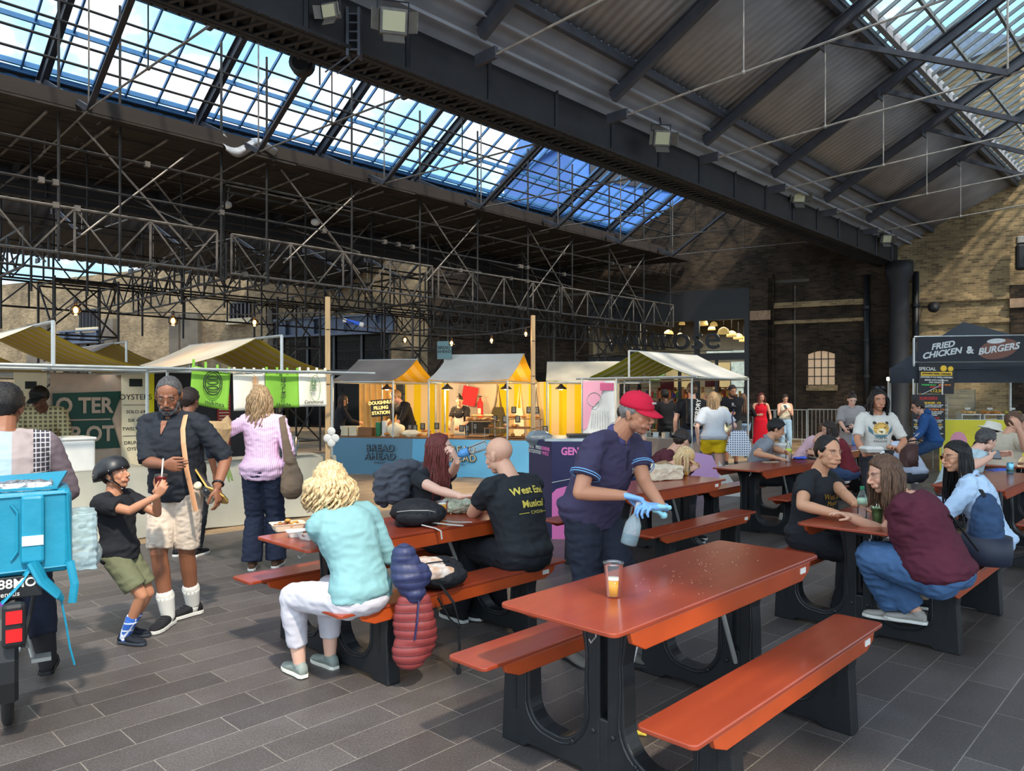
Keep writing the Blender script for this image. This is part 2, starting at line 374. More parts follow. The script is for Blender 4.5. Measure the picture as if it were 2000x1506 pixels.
ad = nt.nodes.new('ShaderNodeMath'); ad.operation = 'SUBTRACT'; nt.links.new(ng.outputs['Fac'], ad.inputs[0]); nt.links.new(ba.outputs['Fac'], ad.inputs[1])
nt.links.new(ad.outputs[0], bp.inputs['Height']); nt.links.new(bp.outputs['Normal'], b.inputs['Normal'])
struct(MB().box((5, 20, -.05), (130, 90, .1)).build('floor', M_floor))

# ---- roof geometry: bays parallel to the hall axis
def uw(v): return 25.68+.329*(v+10.84)
BAYS = [(-8.0, 3.0), (-19.0, -8.0)]
def roof_z(v):
    k = (v-3.0) % 11.0; return 6.42+.565*min(k, 11.0-k)
U0 = 1.2
def roof_sheet(name, v0, v1, m, corr=True, u0=U0, lift=0.0, per=.19, amp=.022):
    mb = MB(); n = int((uw(max(v0, v1))+.3-u0)/(per/4 if corr else 1.0)); rows = []
    for t in (0, 1):
        v = v0+(v1-v0)*t; ue = uw(v)+.25
        rows.append([UV(u0+(ue-u0)*i/n, v, roof_z(v-1e-6 if t == 1 and v1 > v0 else v)+lift+(amp*math.sin(i*PI/2) if corr else 0)) for i in range(n+1)])
    vs = rows[0]+rows[1]; mb.add(vs, [(i, i+1, n+2+i, n+1+i) for i in range(n)])
    o = mb.build(name, m, smooth=corr); solid(o, .01); return struct(o)
def glazing(name, v0, v1, mbar, step, u0=U0):
    # glass sheet plus one frame of bars
    mb = MB(); e0, e1 = uw(v0)+.25, uw(v1)+.25
    mb.quad(UV(u0, v0, roof_z(v0)+.06), UV(e0, v0, roof_z(v0)+.06), UV(e1, v1, roof_z(v1)+.06), UV(u0, v1, roof_z(v1)+.06))
    g = mb.build('window_'+name, M_glass); struct(g)
    fb = MB(); u = u0
    while u < max(e0, e1):
        fb.bar(UV(u, v0, roof_z(v0)+.02), UV(u, v1, roof_z(v1)+.02), .035, .07); u += step
    for tt in (0, .33, .66, 1):
        v = v0+(v1-v0)*tt
        fb.bar(UV(u0, v, roof_z(v)), UV(uw(v)+.2, v, roof_z(v)), .05, .09)
    o = fb.build('window_'+name+'_frame', mbar); struct(o)
e = 1e-4
roof_sheet('ceiling', -6.95, -4.73, M_corr)
o = roof_sheet('ceiling_eave', -8.0+e, -6.95, M_eave, corr=False)
glazing('1', -4.73, -2.5, M_bar_grey, .42)
glazing('2', -2.5, -.3, M_bar_grey, .9)
roof_sheet('ceiling', -.3, 3.0-e, M_corr)
roof_sheet('ceiling', 3.0+e, 8.4, M_corr_dk, corr=False); roof_sheet('ceiling', 8.4, 14.0-e, M_corr_dk, corr=False)  # unseen opaque bay added to keep the sun off the tables
roof_sheet('ceiling', -11.3, -8.0-e, M_corr_dk, per=.3, u0=-16)  # left roof sheets extended back out of view to block the sky behind
glazing('3', -13.5, -11.3, M_bar_skylit, .9)
glazing('4', -16.6, -13.5, M_bar_skylit, .62)
roof_sheet('ceiling', -19.0+e, -16.6, M_corr_dk, per=.3, u0=-16)
roof_sheet('ceiling', -22.2, -19.0-e, M_corr_dk, per=.35, u0=-16)
glazing('5', -24.5, -22.2, M_bar_skylit, 1.2)
glazing('6', -27.3, -24.5, M_bar_skylit, 1.2)
roof_sheet('ceiling', -30.0+e, -27.3, M_corr_dk, per=.35, u0=-16)
roof_sheet('ceiling', -34, -30.0-e, M_corr, per=.3, u0=-16)
# purlins
mb = MB()
for v in (-6.95, -4.78, -.3, 1.4):
    mb.bar(UV(U0, v, roof_z(v)-.09), UV(uw(v), v, roof_z(v)-.09), .09, .14)
struct(mb.build('ceiling_purlins', M_truss))
mb = MB()
for v in (-7.55, -7.25):
    mb.bar(UV(U0, v, roof_z(v)-.12), UV(uw(v), v, roof_z(v)-.12), .05, .05)
mb.bar(UV(U0, -4.6, roof_z(-4.7)+.12), UV(uw(-4.6), -4.6, roof_z(-4.7)+.12), .1, .22)
struct(mb.build('ceiling_battens', M_eave))
mb = MB()   # fascia of the far skylight and its gutter
for k, (v, dz) in enumerate(((-16.62, .0), (-16.75, -.12), (-16.5, .1))):
    mb.bar(UV(U0, v, 7.78+dz), UV(uw(v), v, 7.78+dz), .06, .1)
struct(mb.build('trim_1', M_bar_skylit))
# girders on the valley lines
def girder(v, name='roof_girder'):
    mb = MB(); ue = uw(v)-.1
    for dv in (-.27, .27):
        mb.bar(UV(U0, v+dv, 6.35), UV(ue, v+dv, 6.35), .03, 1.0)
        mb.bar(UV(U0, v+dv, 5.88), UV(ue, v+dv, 5.88), .16, .04)
        mb.bar(UV(U0, v+dv, 6.84), UV(ue, v+dv, 6.84), .16, .04)
    mb.bar(UV(U0, v, 5.95), UV(ue, v, 5.95), .5, .02)  # solid plate added above the lattice so no light shows through
    u = U0; k = 0          # lattice on the underside
    while u < ue-.3:
        mb.bar(UV(u, v-.27, 5.87), UV(u+.2, v+.27, 5.87), .045, .015, up=(0, 0, 1))
        mb.bar(UV(u, v+.27, 5.885), UV(u+.2, v-.27, 5.885), .045, .015, up=(0, 0, 1)); u += .2
    u = U0+.4
    while u < ue:
        for dv in (-.3, .3): mb.bar(UV(u, v+dv, 5.9), UV(u, v+dv, 6.83), .05, .05)
        u += 1.515
    for uu in (ue-.5,):
        mb.box(UV(uu, v, 6.35), (.5, .5, .9), rot=-TH)
    o = mb.build(name, M_iron_dk); struct(o)
    # rivets
    rb = MB(); u = U0+.1
    while u < ue:
        for dv in (-.34, .34):
            rb.box(UV(u, v+dv, 5.855), (.03, .03, .014), rot=-TH)
        u += .15
    r = rb.build('rivets', M_iron_dk, parent=o)
girder(-8.15); girder(-19.0)
# trusses: rafter, tie, hanger, strut, king rod; one object each
def truss(vL, vR, u, m_r, m_t, name):
    mid = (vL+vR)/2; mb = MB(); hw = (vR-vL)/2
    def z_(v): return roof_z(min(max(v, vL+.01), vR-.01))-.2
    for sgn, ve in ((-1, vL), (1, vR)):
        a = UV(u, ve-sgn*.35, z_(ve-sgn*.35)-.03); c = UV(u, mid, z_(mid))
        mb.bar(a, c, .11, .17)
        mb.bar(a+ZA*.1, c+ZA*.1, .2, .02)
        q = ve-sgn*(hw*.49)
        mb.bar(UV(u, q, z_(q)-.05), UV(u, mid, 6.38), .05, .09); mb.bar(UV(u, q, z_(q)-.09), UV(u, mid, 6.34), .09, .015)
        mb.box(UV(u, q, z_(q)-.16), (.03, .3, .18), rot=Matrix.Rotation(-TH, 3, 'Z'))
        mb.box(UV(u, ve-sgn*.45, 6.2), (.06, .4, .16), rot=-TH-PI/2)
    o = mb.build(name, m_r); struct(o)
    rb = MB()
    rb.tube([UV(u, vL+.55, 6.17), UV(u, mid, 6.36), UV(u, vR-.55, 6.17)], .017, 6)
    rb.tube([UV(u, mid, 6.34), UV(u, mid, z_(mid))], .016, 6)
    for q in (mid-hw*.5, mid+hw*.5):
        zt = 6.17+.19*(1-abs(q-mid)/(hw-.55)); rb.tube([UV(u, q, zt), UV(u, q, z_(q))], .012, 6)
        rb.ell(UV(u, q, zt), .035, 8, 6); rb.ell(UV(u, q, z_(q)-.1), .03, 8, 6)
    rb.build('tie_rods', m_t, parent=o)
k = 0
for i in range(8):
    u = 1.0+3.025*i+.9*0
    truss(-7.75, 3.0, u, M_truss, M_rod, 'roof_truss')
    truss(-19.0, -8.5, u+.0, M_iron, M_scaf, 'roof_truss')
for i in range(9):
    u = 1.0+3.025*i
    if u < 20: truss(-30.0, -19.5, u, M_iron, M_scaf, 'roof_truss')
# floodlights hanging along the girder
def floodlight(px, py, d, label, s=1.0, lit=True, yaw=0):
    c = P(px, py, d); t = thing('floodlight', label, 'floodlight', c, yaw, 'floodlights along the girder')
    R = Matrix.Rotation(.35, 3, 'X')
    MB().box((0, 0, 0), (.34*s, .2*s, .3*s), R, bev=.02).build('housing', mat('lamp_housing', H((112, 108, 102)), .5, .2, var=.2), t)
    MB().box(R @ Vector((0, -.105*s, 0)), (.27*s, .012, .22*s), R).build('lens', mat('lamp_lens', H((190, 186, 150)), .3), t)
    for sx in (-1, 1):
        MB().box(R @ Vector((sx*.23*s, -.15*s, 0)), (.012, .16*s, .24*s), R @ Matrix.Rotation(sx*.6, 3, 'Z')).build('barn_door', MATS['lamp_housing'], t)
    MB().box(R @ Vector((0, -.16*s, -.2*s)), (.26*s, .15*s, .012), R @ Matrix.Rotation(.6, 3, 'X')).build('barn_door', MATS['lamp_housing'], t)
    b = MB(); b.tube([(-.19*s, 0, 0), (-.19*s, 0, .26*s), (.19*s, 0, .26*s), (.19*s, 0, 0)], .012, 6); b.tube([(0, 0, .26*s), (0, .1, .5*s)], .015, 6)
    b.build('bracket', M_iron, t)
floodlight(768, 43, 9.1, 'square grey floodlight with open barn doors over the hall, largest of those on the girder', 1.0, yaw=.25)
floodlight(647, 22, 8.8, 'small grey floodlight at the top beside a ladder bracket', .6, yaw=-.3)
floodlight(1291, 270, 13.6, 'grey floodlight with four spread barn doors midway along the girder', .95, yaw=.1)
floodlight(1558, 384, 18.6, 'grey floodlight under the eave, second from the end wall', 1.0, yaw=.1)
floodlight(1730, 466, 23.0, 'grey floodlight nearest the end wall above the iron column', .9, yaw=.0)
# ladder-like bracket and motor on the girder
t = thing('cable_ladder', 'grey slotted bracket hanging beside the small floodlight on the girder', 'bracket', P(690, 62, 9.17))
b = MB()
for dx in (-.07, .07): b.box((dx, .06, 0), (.035, .16, .6))
for k in range(5): b.box((0, 0, -.22+k*.11), (.14, .02, .02))
b.tube([(-.07, 0, -.3), (-.35, 0, -.5)], .01, 6); b.tube([(.07, 0, -.3), (-.2, 0, -.52)], .01, 6)
b.build('frame', M_truss, t)
t = thing('hoist_motor', 'round black hoist motor under the girder against the skylight', 'hoist', P(590, 125, 10.5))
MB().lathe((0, 0, 0), [(.12, -.09), (.17, -.07), (.17, .07), (.12, .09)], 18, Matrix.Rotation(PI/2, 3, 'X')).build('drum', M_black, t)
MB().box((.2, 0, .06), (.2, .1, .1), bev=.02).build('gearbox', M_iron, t); MB().tube([(.25, 0, 0), (.25, 0, -.3)], .012, 6).build('hook', M_iron, t)

# ================================================================= end wall with openings
def wall_rects(a0, a1, z0, z1, holes):
    xs = sorted({a0, a1, *[h[0] for h in holes], *[h[1] for h in holes]}); zs = sorted({z0, z1, *[h[2] for h in holes], *[h[3] for h in holes]})
    xs = [x for x in xs if a0 <= x <= a1]; zs = [z for z in zs if z0 <= z <= z1]; r = []
    for i in range(len(xs)-1):
        for j in range(len(zs)-1):
            cx_, cz_ = (xs[i]+xs[i+1])/2, (zs[j]+zs[j+1])/2
            if not any(h[0] < cx_ < h[1] and h[2] < cz_ < h[3] for h in holes): r.append((xs[i], xs[i+1], zs[j], zs[j+1]))
    return r
WROT = math.atan2(WR.y, WR.x)
def wbox(mb, a0, a1, z0, z1, o0, o1):      # box in wall-local coordinates (x along, -y outwards to the viewer)
    return mb.box(((a0+a1)/2, -(o0+o1)/2, (z0+z1)/2), (abs(a1-a0), abs(o1-o0), abs(z1-z0)))
def wobj(mb, name, m, parent=None):
    if parent is None: return mb.build(name, m, loc=W0, rotz=WROT)
    return mb.build(name, m, parent)
aC = WA(1720)
hole_shop = (WA(1150), WA(1464), 0.0, WZ(1464, 562))
hole_win = (WA(1577), WA(1631), WZ(1603, 752), WZ(1603, 684))
hole_b = (WA(550), WA(762), 0.0, WZ(660, 655))
hole_c = (WA(128), WA(208), 0.0, WZ(170, 672))
def vv(a): q = W0+WR*a; return q.x*CS-q.y*SN
def gable(a0, a1, zb, m, name, holes=()):
    mb = MB()
    for r in wall_rects(a0, a1, 0, zb, holes): wbox(mb, r[0], r[1], r[2], r[3], -.5, 0)
    n = int((a1-a0)/.5); poly = [(a0, zb)]
    for i in range(n+1):
        a = a0+(a1-a0)*i/n; poly.append((a, max(zb+.01, roof_z(vv(a))+.03)))
    poly.append((a1, zb)); mb.prism([Vector((x, 0, z)) for x, z in poly], (0, .5, 0))
    return struct(wobj(mb, name, m))
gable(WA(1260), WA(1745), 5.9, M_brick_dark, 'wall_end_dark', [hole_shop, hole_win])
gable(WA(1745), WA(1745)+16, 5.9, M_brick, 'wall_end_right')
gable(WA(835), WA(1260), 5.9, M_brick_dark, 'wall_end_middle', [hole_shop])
mb = MB()
for r in wall_rects(WA(-250), WA(835), 0, 8.4, [hole_b, hole_c]): wbox(mb, *r, -.5, 0)
struct(wobj(mb, 'wall_end_left', M_brick_pale))
# string courses, plinth stones, piers
mb = MB()
for (p0, p1, py, hgt) in ((1464, 1692, 596, .14), (1500, 1690, 629, .06), (1792, 2060, 581, .16), (1792, 1972, 629, .12)):
    pm = (p0+p1)/2; z = WZ(pm, py); wbox(mb, WA(p0), WA(p1), z-hgt/2, z+hgt/2, 0, .1); wbox(mb, WA(p0), WA(p1), z+hgt/2, z+hgt/2+.06, 0, .05)
wbox(mb, WA(1575), WA(1636), WZ(1603, 763), WZ(1603, 752), 0, .1)
struct(wobj(mb, 'trim_2', M_brick))
mb = MB()
for (p0, p1, z1) in ((1464, 1510, 5.9), (1972, 2090, 5.0), (1500, 1512, 5.7)): wbox(mb, WA(p0), WA(p1), 0, z1, 0, .12)
struct(wobj(mb, 'wall_end_piers', M_brick_dark))
mb = MB(); wbox(mb, WA(1466), WA(1506), WZ(1480, 626), WZ(1480, 608), .12, .18); wbox(mb, WA(1970), WA(2010), WZ(1985, 602), WZ(1985, 584), .12, .2)
struct(wobj(mb, 'trim_3', mat('sandstone', H((150, 124, 100)), .9, var=.3)))
# iron column with flanking pipes where the girder meets the wall
mb = MB(); c = W0+WR*WA(1755)+WN*.5; c.z = 0
mb.lathe(c, [(.36, 0), (.36, .4), (.3, .5), (.3, 5.2), (.42, 5.5), (.42, 5.9)], 20)
struct(mb.build('pillar_iron', M_iron_dk, smooth=True))
for (px, nm) in ((1693, 'rainwater'), (1788, 'rainwater')):
    c = W0+WR*WA(px)+WN*.14
    t = thing('drainpipe', 'black cast iron drainpipe on the %s side of the iron column' % ('window' if px < 1750 else 'burger stall'), 'drainpipe', c)
    MB().tube([(0, 0, 0), (0, 0, 5.6)], .1, 12).build('pipe', M_black, t, smooth=True)
    for z in (1.2, 2.2, 3.4, 4.5): MB().lathe((0, 0, z), [(.13, -.05), (.13, .05)], 12).build('collar', M_black, t)
mb = MB(); wbox(mb, WA(1783), WA(1786), 0, 5.6, .02, .1); struct(wobj(mb, 'trim_4', M_rod))
# arched small window with glowing blind
t = thing('window_7', 'arched iron window with twelve panes glowing warm in dark brick', 'window', W0, WROT); t['kind'] = 'structure'
a0, a1, z0, z1 = hole_win
mb = MB(); mb.box(((a0+a1)/2, .16, (z0+z1)/2), (a1-a0, .02, z1-z0)); mb.build('window_pane', mat('blind_lit', H((190, 170, 140)), .6, emit=H((214, 176, 140)), es=.35, var=.15, vscale=1), t)
mb = MB()
for k in range(5): x = a0+(a1-a0)*k/4; mb.box((x, .12, (z0+z1)/2), (.03, .03, z1-z0))
for k in range(5): z = z0+(z1-z0)*k/4; mb.box(((a0+a1)/2, .12, z), (a1-a0, .03, .03))
mb.build('window_frame', M_black, t)
mb = MB(); n = 12; pts = [(a0, z1)]
for k in range(n+1): x = a0+(a1-a0)*k/n; pts.append((x, z1-.14+.12*math.sin(PI*k/n)))
pts.append((a1, z1)); mb.prism([Vector((x, 0.02, z)) for x, z in pts], (0, .14, 0)); mb.build('window_arch', M_brick_dark, t)
# wall lamps and fixtures
c = WPT(WA(1822), WZ(1822, 604), .45)
t = thing('wall_floodlight', 'round black floodlight on a bracket on the sunlit brick above the burger stall', 'floodlight', c, WROT)
MB().lathe((0, 0, 0), [(.06, .2), (.14, .1), (.17, -.05), (.18, -.12)], 16, Matrix.Rotation(PI/2+.3, 3, 'X')).build('housing', M_iron_dk, t, smooth=True)
MB().tube([(0, .1, 0), (-.3, .45, .1)], .02, 6).build('bracket', M_iron_dk, t)
c = WPT(WA(1990), WZ(1990, 500), .4)
t = thing('wall_speaker', 'long grey loudspeaker on a bracket high on the brick pier', 'loudspeaker', c, WROT)
MB().box((0, 0, -.1), (.3, .3, .8), bev=.08).build('housing', M_iron_dk, t); MB().box((0, 0, .42), (.25, .3, .22), bev=.02).build('mount', M_rod, t)
# ================================================================= shop behind the glass front, left openings
a0, a1, _, z1 = hole_shop
M_shopw = mat('shop_inner_wall', H((120, 116, 108)), .8, var=.2, vscale=2)
mb = MB(); D = 9.0
mb.box(((a0+a1)/2, D, 2.7), (a1-a0+4, .1, 5.4)); mb.box(((a0+a1)/2, D/2, z1+.15), (a1-a0+4, D, .1))
for x in (a0-1.5, a1+1.5): mb.box((x, D/2, 2.7), (.1, D, 5.4))
struct(wobj(mb, 'wall_shop', M_shopw))
mb = MB()
for k in range(9): mb.box(((a0+a1)/2, 1+k*.9, z1-.1), (a1-a0+3, .12, .35))
struct(wobj(mb, 'ceiling_shop_joists', mat('shop_joist', H((104, 108, 106)), .7)))
# windows at the back showing daylight greenery
t = thing('window_8', 'bright far windows of the shop with green trees beyond', 'window', W0, WROT); t['kind'] = 'structure'
def daypane(name, c1, c2, es):
    m = mat(name, c1, .5); nt = m.node_tree; b = nt.nodes['Principled BSDF']
    n = nt.nodes.new('ShaderNodeTexNoise'); n.inputs['Scale'].default_value = 5; n.inputs['Detail'].default_value = 6
    tcx = nt.nodes.new('ShaderNodeTexCoord'); nt.links.new(tcx.outputs['Object'], n.inputs['Vector'])
    r = nt.nodes.new('ShaderNodeValToRGB'); r.color_ramp.elements[0].position = .4; r.color_ramp.elements[1].position = .6
    r.color_ramp.elements[0].color = tuple(c1)+(1,); r.color_ramp.elements[1].color = tuple(c2)+(1,)
    nt.links.new(n.outputs['Fac'], r.inputs['Fac']); nt.links.new(r.outputs['Color'], b.inputs['Emission Color']); b.inputs['Emission Strength'].default_value = es; return m
M_day1 = daypane('daylit_trees', H((90, 130, 60)), H((190, 215, 170)), .8)
M_day2 = daypane('daylit_street', H((150, 165, 165)), H((215, 225, 222)), .7)
def backpt(px, py, dd):   # point on plane dd behind the wall seen at the pixel, wall-local
    n = -WN; r = Vector(((px-CX)/F, 1, -(py-HY)/F)); o = Vector((0, 0, EYE)); k = ((W0+n*dd)-o).dot(n)/r.dot(n); p = o+r*k-W0
    return Vector((p.dot(WR), dd, p.z))
def back_rect(mb, x0, y0, x1, y1, dd, th=.04):
    A = backpt(x0, y1, dd); B = backpt(x1, y0, dd); return mb.box(((A.x+B.x)/2, dd, (A.z+B.z)/2), (abs(B.x-A.x), th, abs(B.z-A.z)))
mb = MB(); back_rect(mb, 1268, 706, 1298, 745, 8.8); mb.build('window_pane', M_day1, t)
mb = MB(); back_rect(mb, 1428, 706, 1458, 790, 8.8); mb.build('window_pane', M_day2, t)
mb = MB(); back_rect(mb, 1340, 716, 1350, 760, 8.8); back_rect(mb, 1380, 684, 1458, 690, 8.8); mb.build('window_pane', M_day2, t)
t = thing('curtain_wall_panel', 'cream panel inside the shop beside the street window', 'panel', W0, WROT)
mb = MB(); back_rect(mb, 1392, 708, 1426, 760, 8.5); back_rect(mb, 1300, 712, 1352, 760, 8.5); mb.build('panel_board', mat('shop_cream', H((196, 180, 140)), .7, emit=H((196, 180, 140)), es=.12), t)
# pendant lamps
M_pend = mat('pendant_shade', H((214, 180, 110)), .5, emit=H((245, 200, 120)), es=.55)
pend = None
for i, (px, py, dd, s) in enumerate(((1306, 652, 3, 1), (1413, 648, 2.2, 1.1), (1429, 654, 3.2, 1), (1442, 659, 4.2, 1), (1452, 664, 5.2, .9), (1394, 634, 5, .8), (1373, 632, 3, 1.0), (1390, 642, 6, .8), (1332, 632, 6, .7), (1328, 655, 6, .7))):
    c = backpt(px, py, dd); wc = W0+WR*c.x-WN*dd+ZA*c.z
    if pend is None:
        pend = thing('pendant_lamp', 'dome shaped yellow pendant lamp glowing inside the shop', 'lamp', wc, 0, 'pendant lamps inside the shop')
        MB().lathe((0, 0, 0), [(.21, -.08), (.2, 0), (.165, .09), (.08, .15), (.02, .17)], 16).build('shade', M_pend, pend, smooth=True)
        MB().tube([(0, 0, .25), (0, 0, .7)], .008, 5).build('cord', M_black, pend)
    else:
        d = dup(pend, wc); d.scale = (s, s, s)
for k, (x, y) in enumerate(((-1.5, 3), (1.8, 3.5), (0, 6))):
    ld = bpy.data.lights.new('shop_light', 'AREA'); ld.energy = 170; ld.size = 2.0; ld.color = (1, .86, .64)
    lo = bpy.data.objects.new('shop_light', ld); COL.objects.link(lo); q = W0+WR*((a0+a1)/2+x)-WN*y; lo.location = (q.x, q.y, 4.6)
# shelves with goods, counter
M_shelf = mat('shop_shelf', H((120, 84, 54)), .7, var=.3); cols = [H((150, 40, 40)), H((60, 110, 60)), H((200, 160, 60)), H((220, 214, 200)), H((70, 50, 120)), H((190, 110, 60))]
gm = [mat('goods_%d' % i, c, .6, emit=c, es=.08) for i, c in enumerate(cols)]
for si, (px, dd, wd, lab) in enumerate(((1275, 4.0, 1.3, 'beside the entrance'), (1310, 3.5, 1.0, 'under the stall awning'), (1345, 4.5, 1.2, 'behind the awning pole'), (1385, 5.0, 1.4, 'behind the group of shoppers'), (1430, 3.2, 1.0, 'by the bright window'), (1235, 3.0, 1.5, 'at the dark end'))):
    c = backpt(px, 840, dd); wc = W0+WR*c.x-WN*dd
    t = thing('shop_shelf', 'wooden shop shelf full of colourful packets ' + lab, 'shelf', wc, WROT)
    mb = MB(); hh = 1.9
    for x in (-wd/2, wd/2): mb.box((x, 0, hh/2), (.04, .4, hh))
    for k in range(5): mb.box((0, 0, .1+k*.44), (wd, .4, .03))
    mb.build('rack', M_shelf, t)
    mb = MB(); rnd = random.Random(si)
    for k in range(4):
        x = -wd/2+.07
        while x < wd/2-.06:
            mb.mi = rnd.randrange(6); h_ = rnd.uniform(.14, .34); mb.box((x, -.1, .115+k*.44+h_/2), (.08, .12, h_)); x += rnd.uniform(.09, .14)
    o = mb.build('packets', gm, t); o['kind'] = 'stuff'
# red poster signs hanging in shop
for (px, py, s_, lab) in ((1303, 748, .55, 'nearest the awning pole'), (1391, 742, .55, 'by the doorway')):
    c = backpt(px, py, 1.6); wc = W0+WR*c.x-WN*1.6+ZA*c.z
    o = MB().box((0, 0, 0), (.55, .03, s_)).build('hanging_sign', mat('dull_red', H((120, 34, 34)), .6), loc=wc, rotz=WROT); tag(o, 'dark red hanging sign inside the shop ' + lab, 'sign')
# shopfront frame
M_frame = mat('shopfront_black', H((14, 15, 18)), .4)
t = thing('door_1', 'black framed glass shopfront with tall panes', 'shopfront', W0, WROT); t['kind'] = 'structure'
mb = MB(); zt = WZ(1400, 625); zm = WZ(1400, 697)
wbox(mb, a0, a1, zt, z1, -.15, .02)
for px in (1361, 1459): wbox(mb, WA(px)-.09, WA(px)+.09, 0, zt, -.12, .03)
for px in (1172, 1212, 1248, 1327, 1399): wbox(mb, WA(px)-.05, WA(px)+.05, 0, zm, -.12, .03)
wbox(mb, WA(1248)-.05, WA(1248)+.05, 0, zt, -.12, .03)
wbox(mb, a0, a1, zm-.12, zm+.12, -.12, .04); wbox(mb, a0, a1, -.0, .12, -.1, .03)
mb.build('door_frame', M_frame, t)
mb = MB(); wbox(mb, a0, a1, .1, zt, -.05, -.045); mb.build('door_glass', thin_clear('shop_glass', (.82, .85, .85), gloss=.1), t)
c = backpt(1291, 664, -.22)
t = thing('shop_sign', 'large black lowercase lettering across the glass of the shopfront', 'sign', W0+WR*c.x+WN*.2+ZA*c.z, WROT)
text('waitrose', 1.25, M_frame, t, (0, 0, 0), (1, 0, 0), (0, 0, 1), bold=.012, depth=.1, sx=1.0)
MB().bar((-2.6, .1, -.45), (2.6, .1, -.45), .03, .03).build('rail', M_frame, t)
# steel lintel and glazed opening of the left shop
def lintel(hole, px0, px1, pyt, pyb, nm, lab, stiff):
    t = thing(nm, lab, 'shopfront', W0, WROT); t['kind'] = 'structure'
    b0, b1, _, zt = hole; pm = (px0+px1)/2
    mb = MB(); zz0, zz1 = WZ(pm, pyb), WZ(pm, pyt)
    wbox(mb, WA(px0), WA(px1), zz0, zz1, 0, .12); wbox(mb, WA(px0), WA(px1), zz0-.1, zz0, 0, .4); wbox(mb, WA(px0), WA(px1), zz1, zz1+.08, 0, .3)
    for k in range(stiff): x = WA(px0)+(WA(px1)-WA(px0))*(k+.5)/stiff; wbox(mb, x-.03, x+.03, zz0, zz1, .1, .3)
    mb.build('door_lintel', mat('blue_grey_steel', H((66, 76, 96)), .5, .2, var=.2), t)
    mb = MB()
    for k in range(5): x = b0+(b1-b0)*k/4; wbox(mb, x-.06, x+.06, 0, zt, -.15, .0)
    wbox(mb, b0, b1, 2.6, 2.75, -.15, 0); mb.build('door_frame', M_frame, t)
    mb = MB(); wbox(mb, b0, b1, 0, zt, -.1, -.09); mb.build('door_glass', thin_clear('shop_glass', (.82, .85, .85)), t)
    mb = MB(); wbox(mb, b0-6, b1+.7, 0, zt+.1, -3.2, -3.1); wbox(mb, b0-6, b1+.7, zt, zt+.1, -3.2, -.5); wbox(mb, b1+.6, b1+.7, 0, zt, -3.2, -.5); wbox(mb, b0-6, b0-5.9, 0, zt, -3.2, -.5)
    for k in range(9): z = .4+k*.42; wbox(mb, b0+.4, b1-.2, z, z+.05, -2.4, -2.0)
    for k in range(12): z = .4+(k % 9)*.42; wbox(mb, b0+.5+k*.4, b0+.75+k*.4, z+.05, z+.3, -2.3, -2.1)
    mb.build('door_interior', mat('dark_interior', H((40, 44, 48)), .8, var=.3), t)
lintel(hole_b, 538, 770, 622, 652, 'door_2', 'dark glazed shopfront under a riveted blue grey steel beam', 4)
lintel(hole_c, 120, 212, 648, 668, 'door_3', 'small dark shopfront under a blue grey steel beam at the far corner', 3)
# barred windows high on the pale wall
for i, (px0, px1, py0, py1) in enumerate(((158, 192, 604, 640), (452, 490, 590, 622))):
    t = thing('window_%d' % (9+i), 'dark barred window with a pale stone sill', 'window', W0, WROT); t['kind'] = 'structure'
    pm = (px0+px1)/2; A, B, zb, zt = WA(px0), WA(px1), WZ(pm, py1), WZ(pm, py0)
    mb = MB(); wbox(mb, A, B, zb, zt, 0, .02); mb.build('window_pane', mat('dark_pane', H((30, 28, 34)), .2), t)
    mb = MB()
    for k in range(6): x = A+(B-A)*k/5; wbox(mb, x-.03, x+.03, zb, zt, .05, .1)
    wbox(mb, A, B, zt-.08, zt, .0, .1); mb.build('window_bars', M_black, t)
    mb = MB(); wbox(mb, A-.2, B+.2, zb-.3, zb, 0, .2); mb.build('window_sill', mat('pale_stone', H((176, 164, 140)), .9, var=.2), t)
# piers and stained recesses on the pale wall
mb = MB()
for (px0, px1, py0) in ((60, 100, 580), (205, 228, 585), (338, 356, 580), (360, 394, 600), (530, 540, 590)):
    wbox(mb, WA(px0), WA(px1), 0, 5.8, 0, .25)
struct(wobj(mb, 'wall_end_left_piers', mat('stained_render', H((84, 78, 70)), .9, var=.5, vscale=.8)))
# a building seen over the roof and blue panels beyond the skylight
def farbuild(px, py, d, sx_, sz_, m, label, roofm):
    c = P(px, py, d); t = thing('far_building', label, 'building', (c.x, c.y, 0), .45)
    MB().box((0, 0, (c.z)/2), (sx_, 8, c.z)).build('walls', m, t)
    MB().prism([(-sx_/2-.3, -4.3, c.z), (-sx_/2-.3, 4.3, c.z), (-sx_/2-.3, 0, c.z+2.4)], (sx_+.6, 0, 0)).build('roof', roofm, t)
    MB().box((0, -4.05, c.z-1.3), (sx_*.8, .1, 1.0)).build('window_band', mat('dark_pane', H((30, 28, 34)), .2), t)
M_slate = mat('slate_roof', H((120, 132, 146)), .6, var=.2)
farbuild(2080, 225, 40, 22, 3, M_brick, 'brick building with grey slate roof seen through the roof glass above the burger stall', M_slate)
farbuild(1205, 345, 44, 11, 3, mat('blue_cladding', H((58, 104, 176)), .5, var=.15), 'blue clad building beyond the far end of the long skylight', mat('blue_roof', H((84, 128, 190)), .5, var=.2))
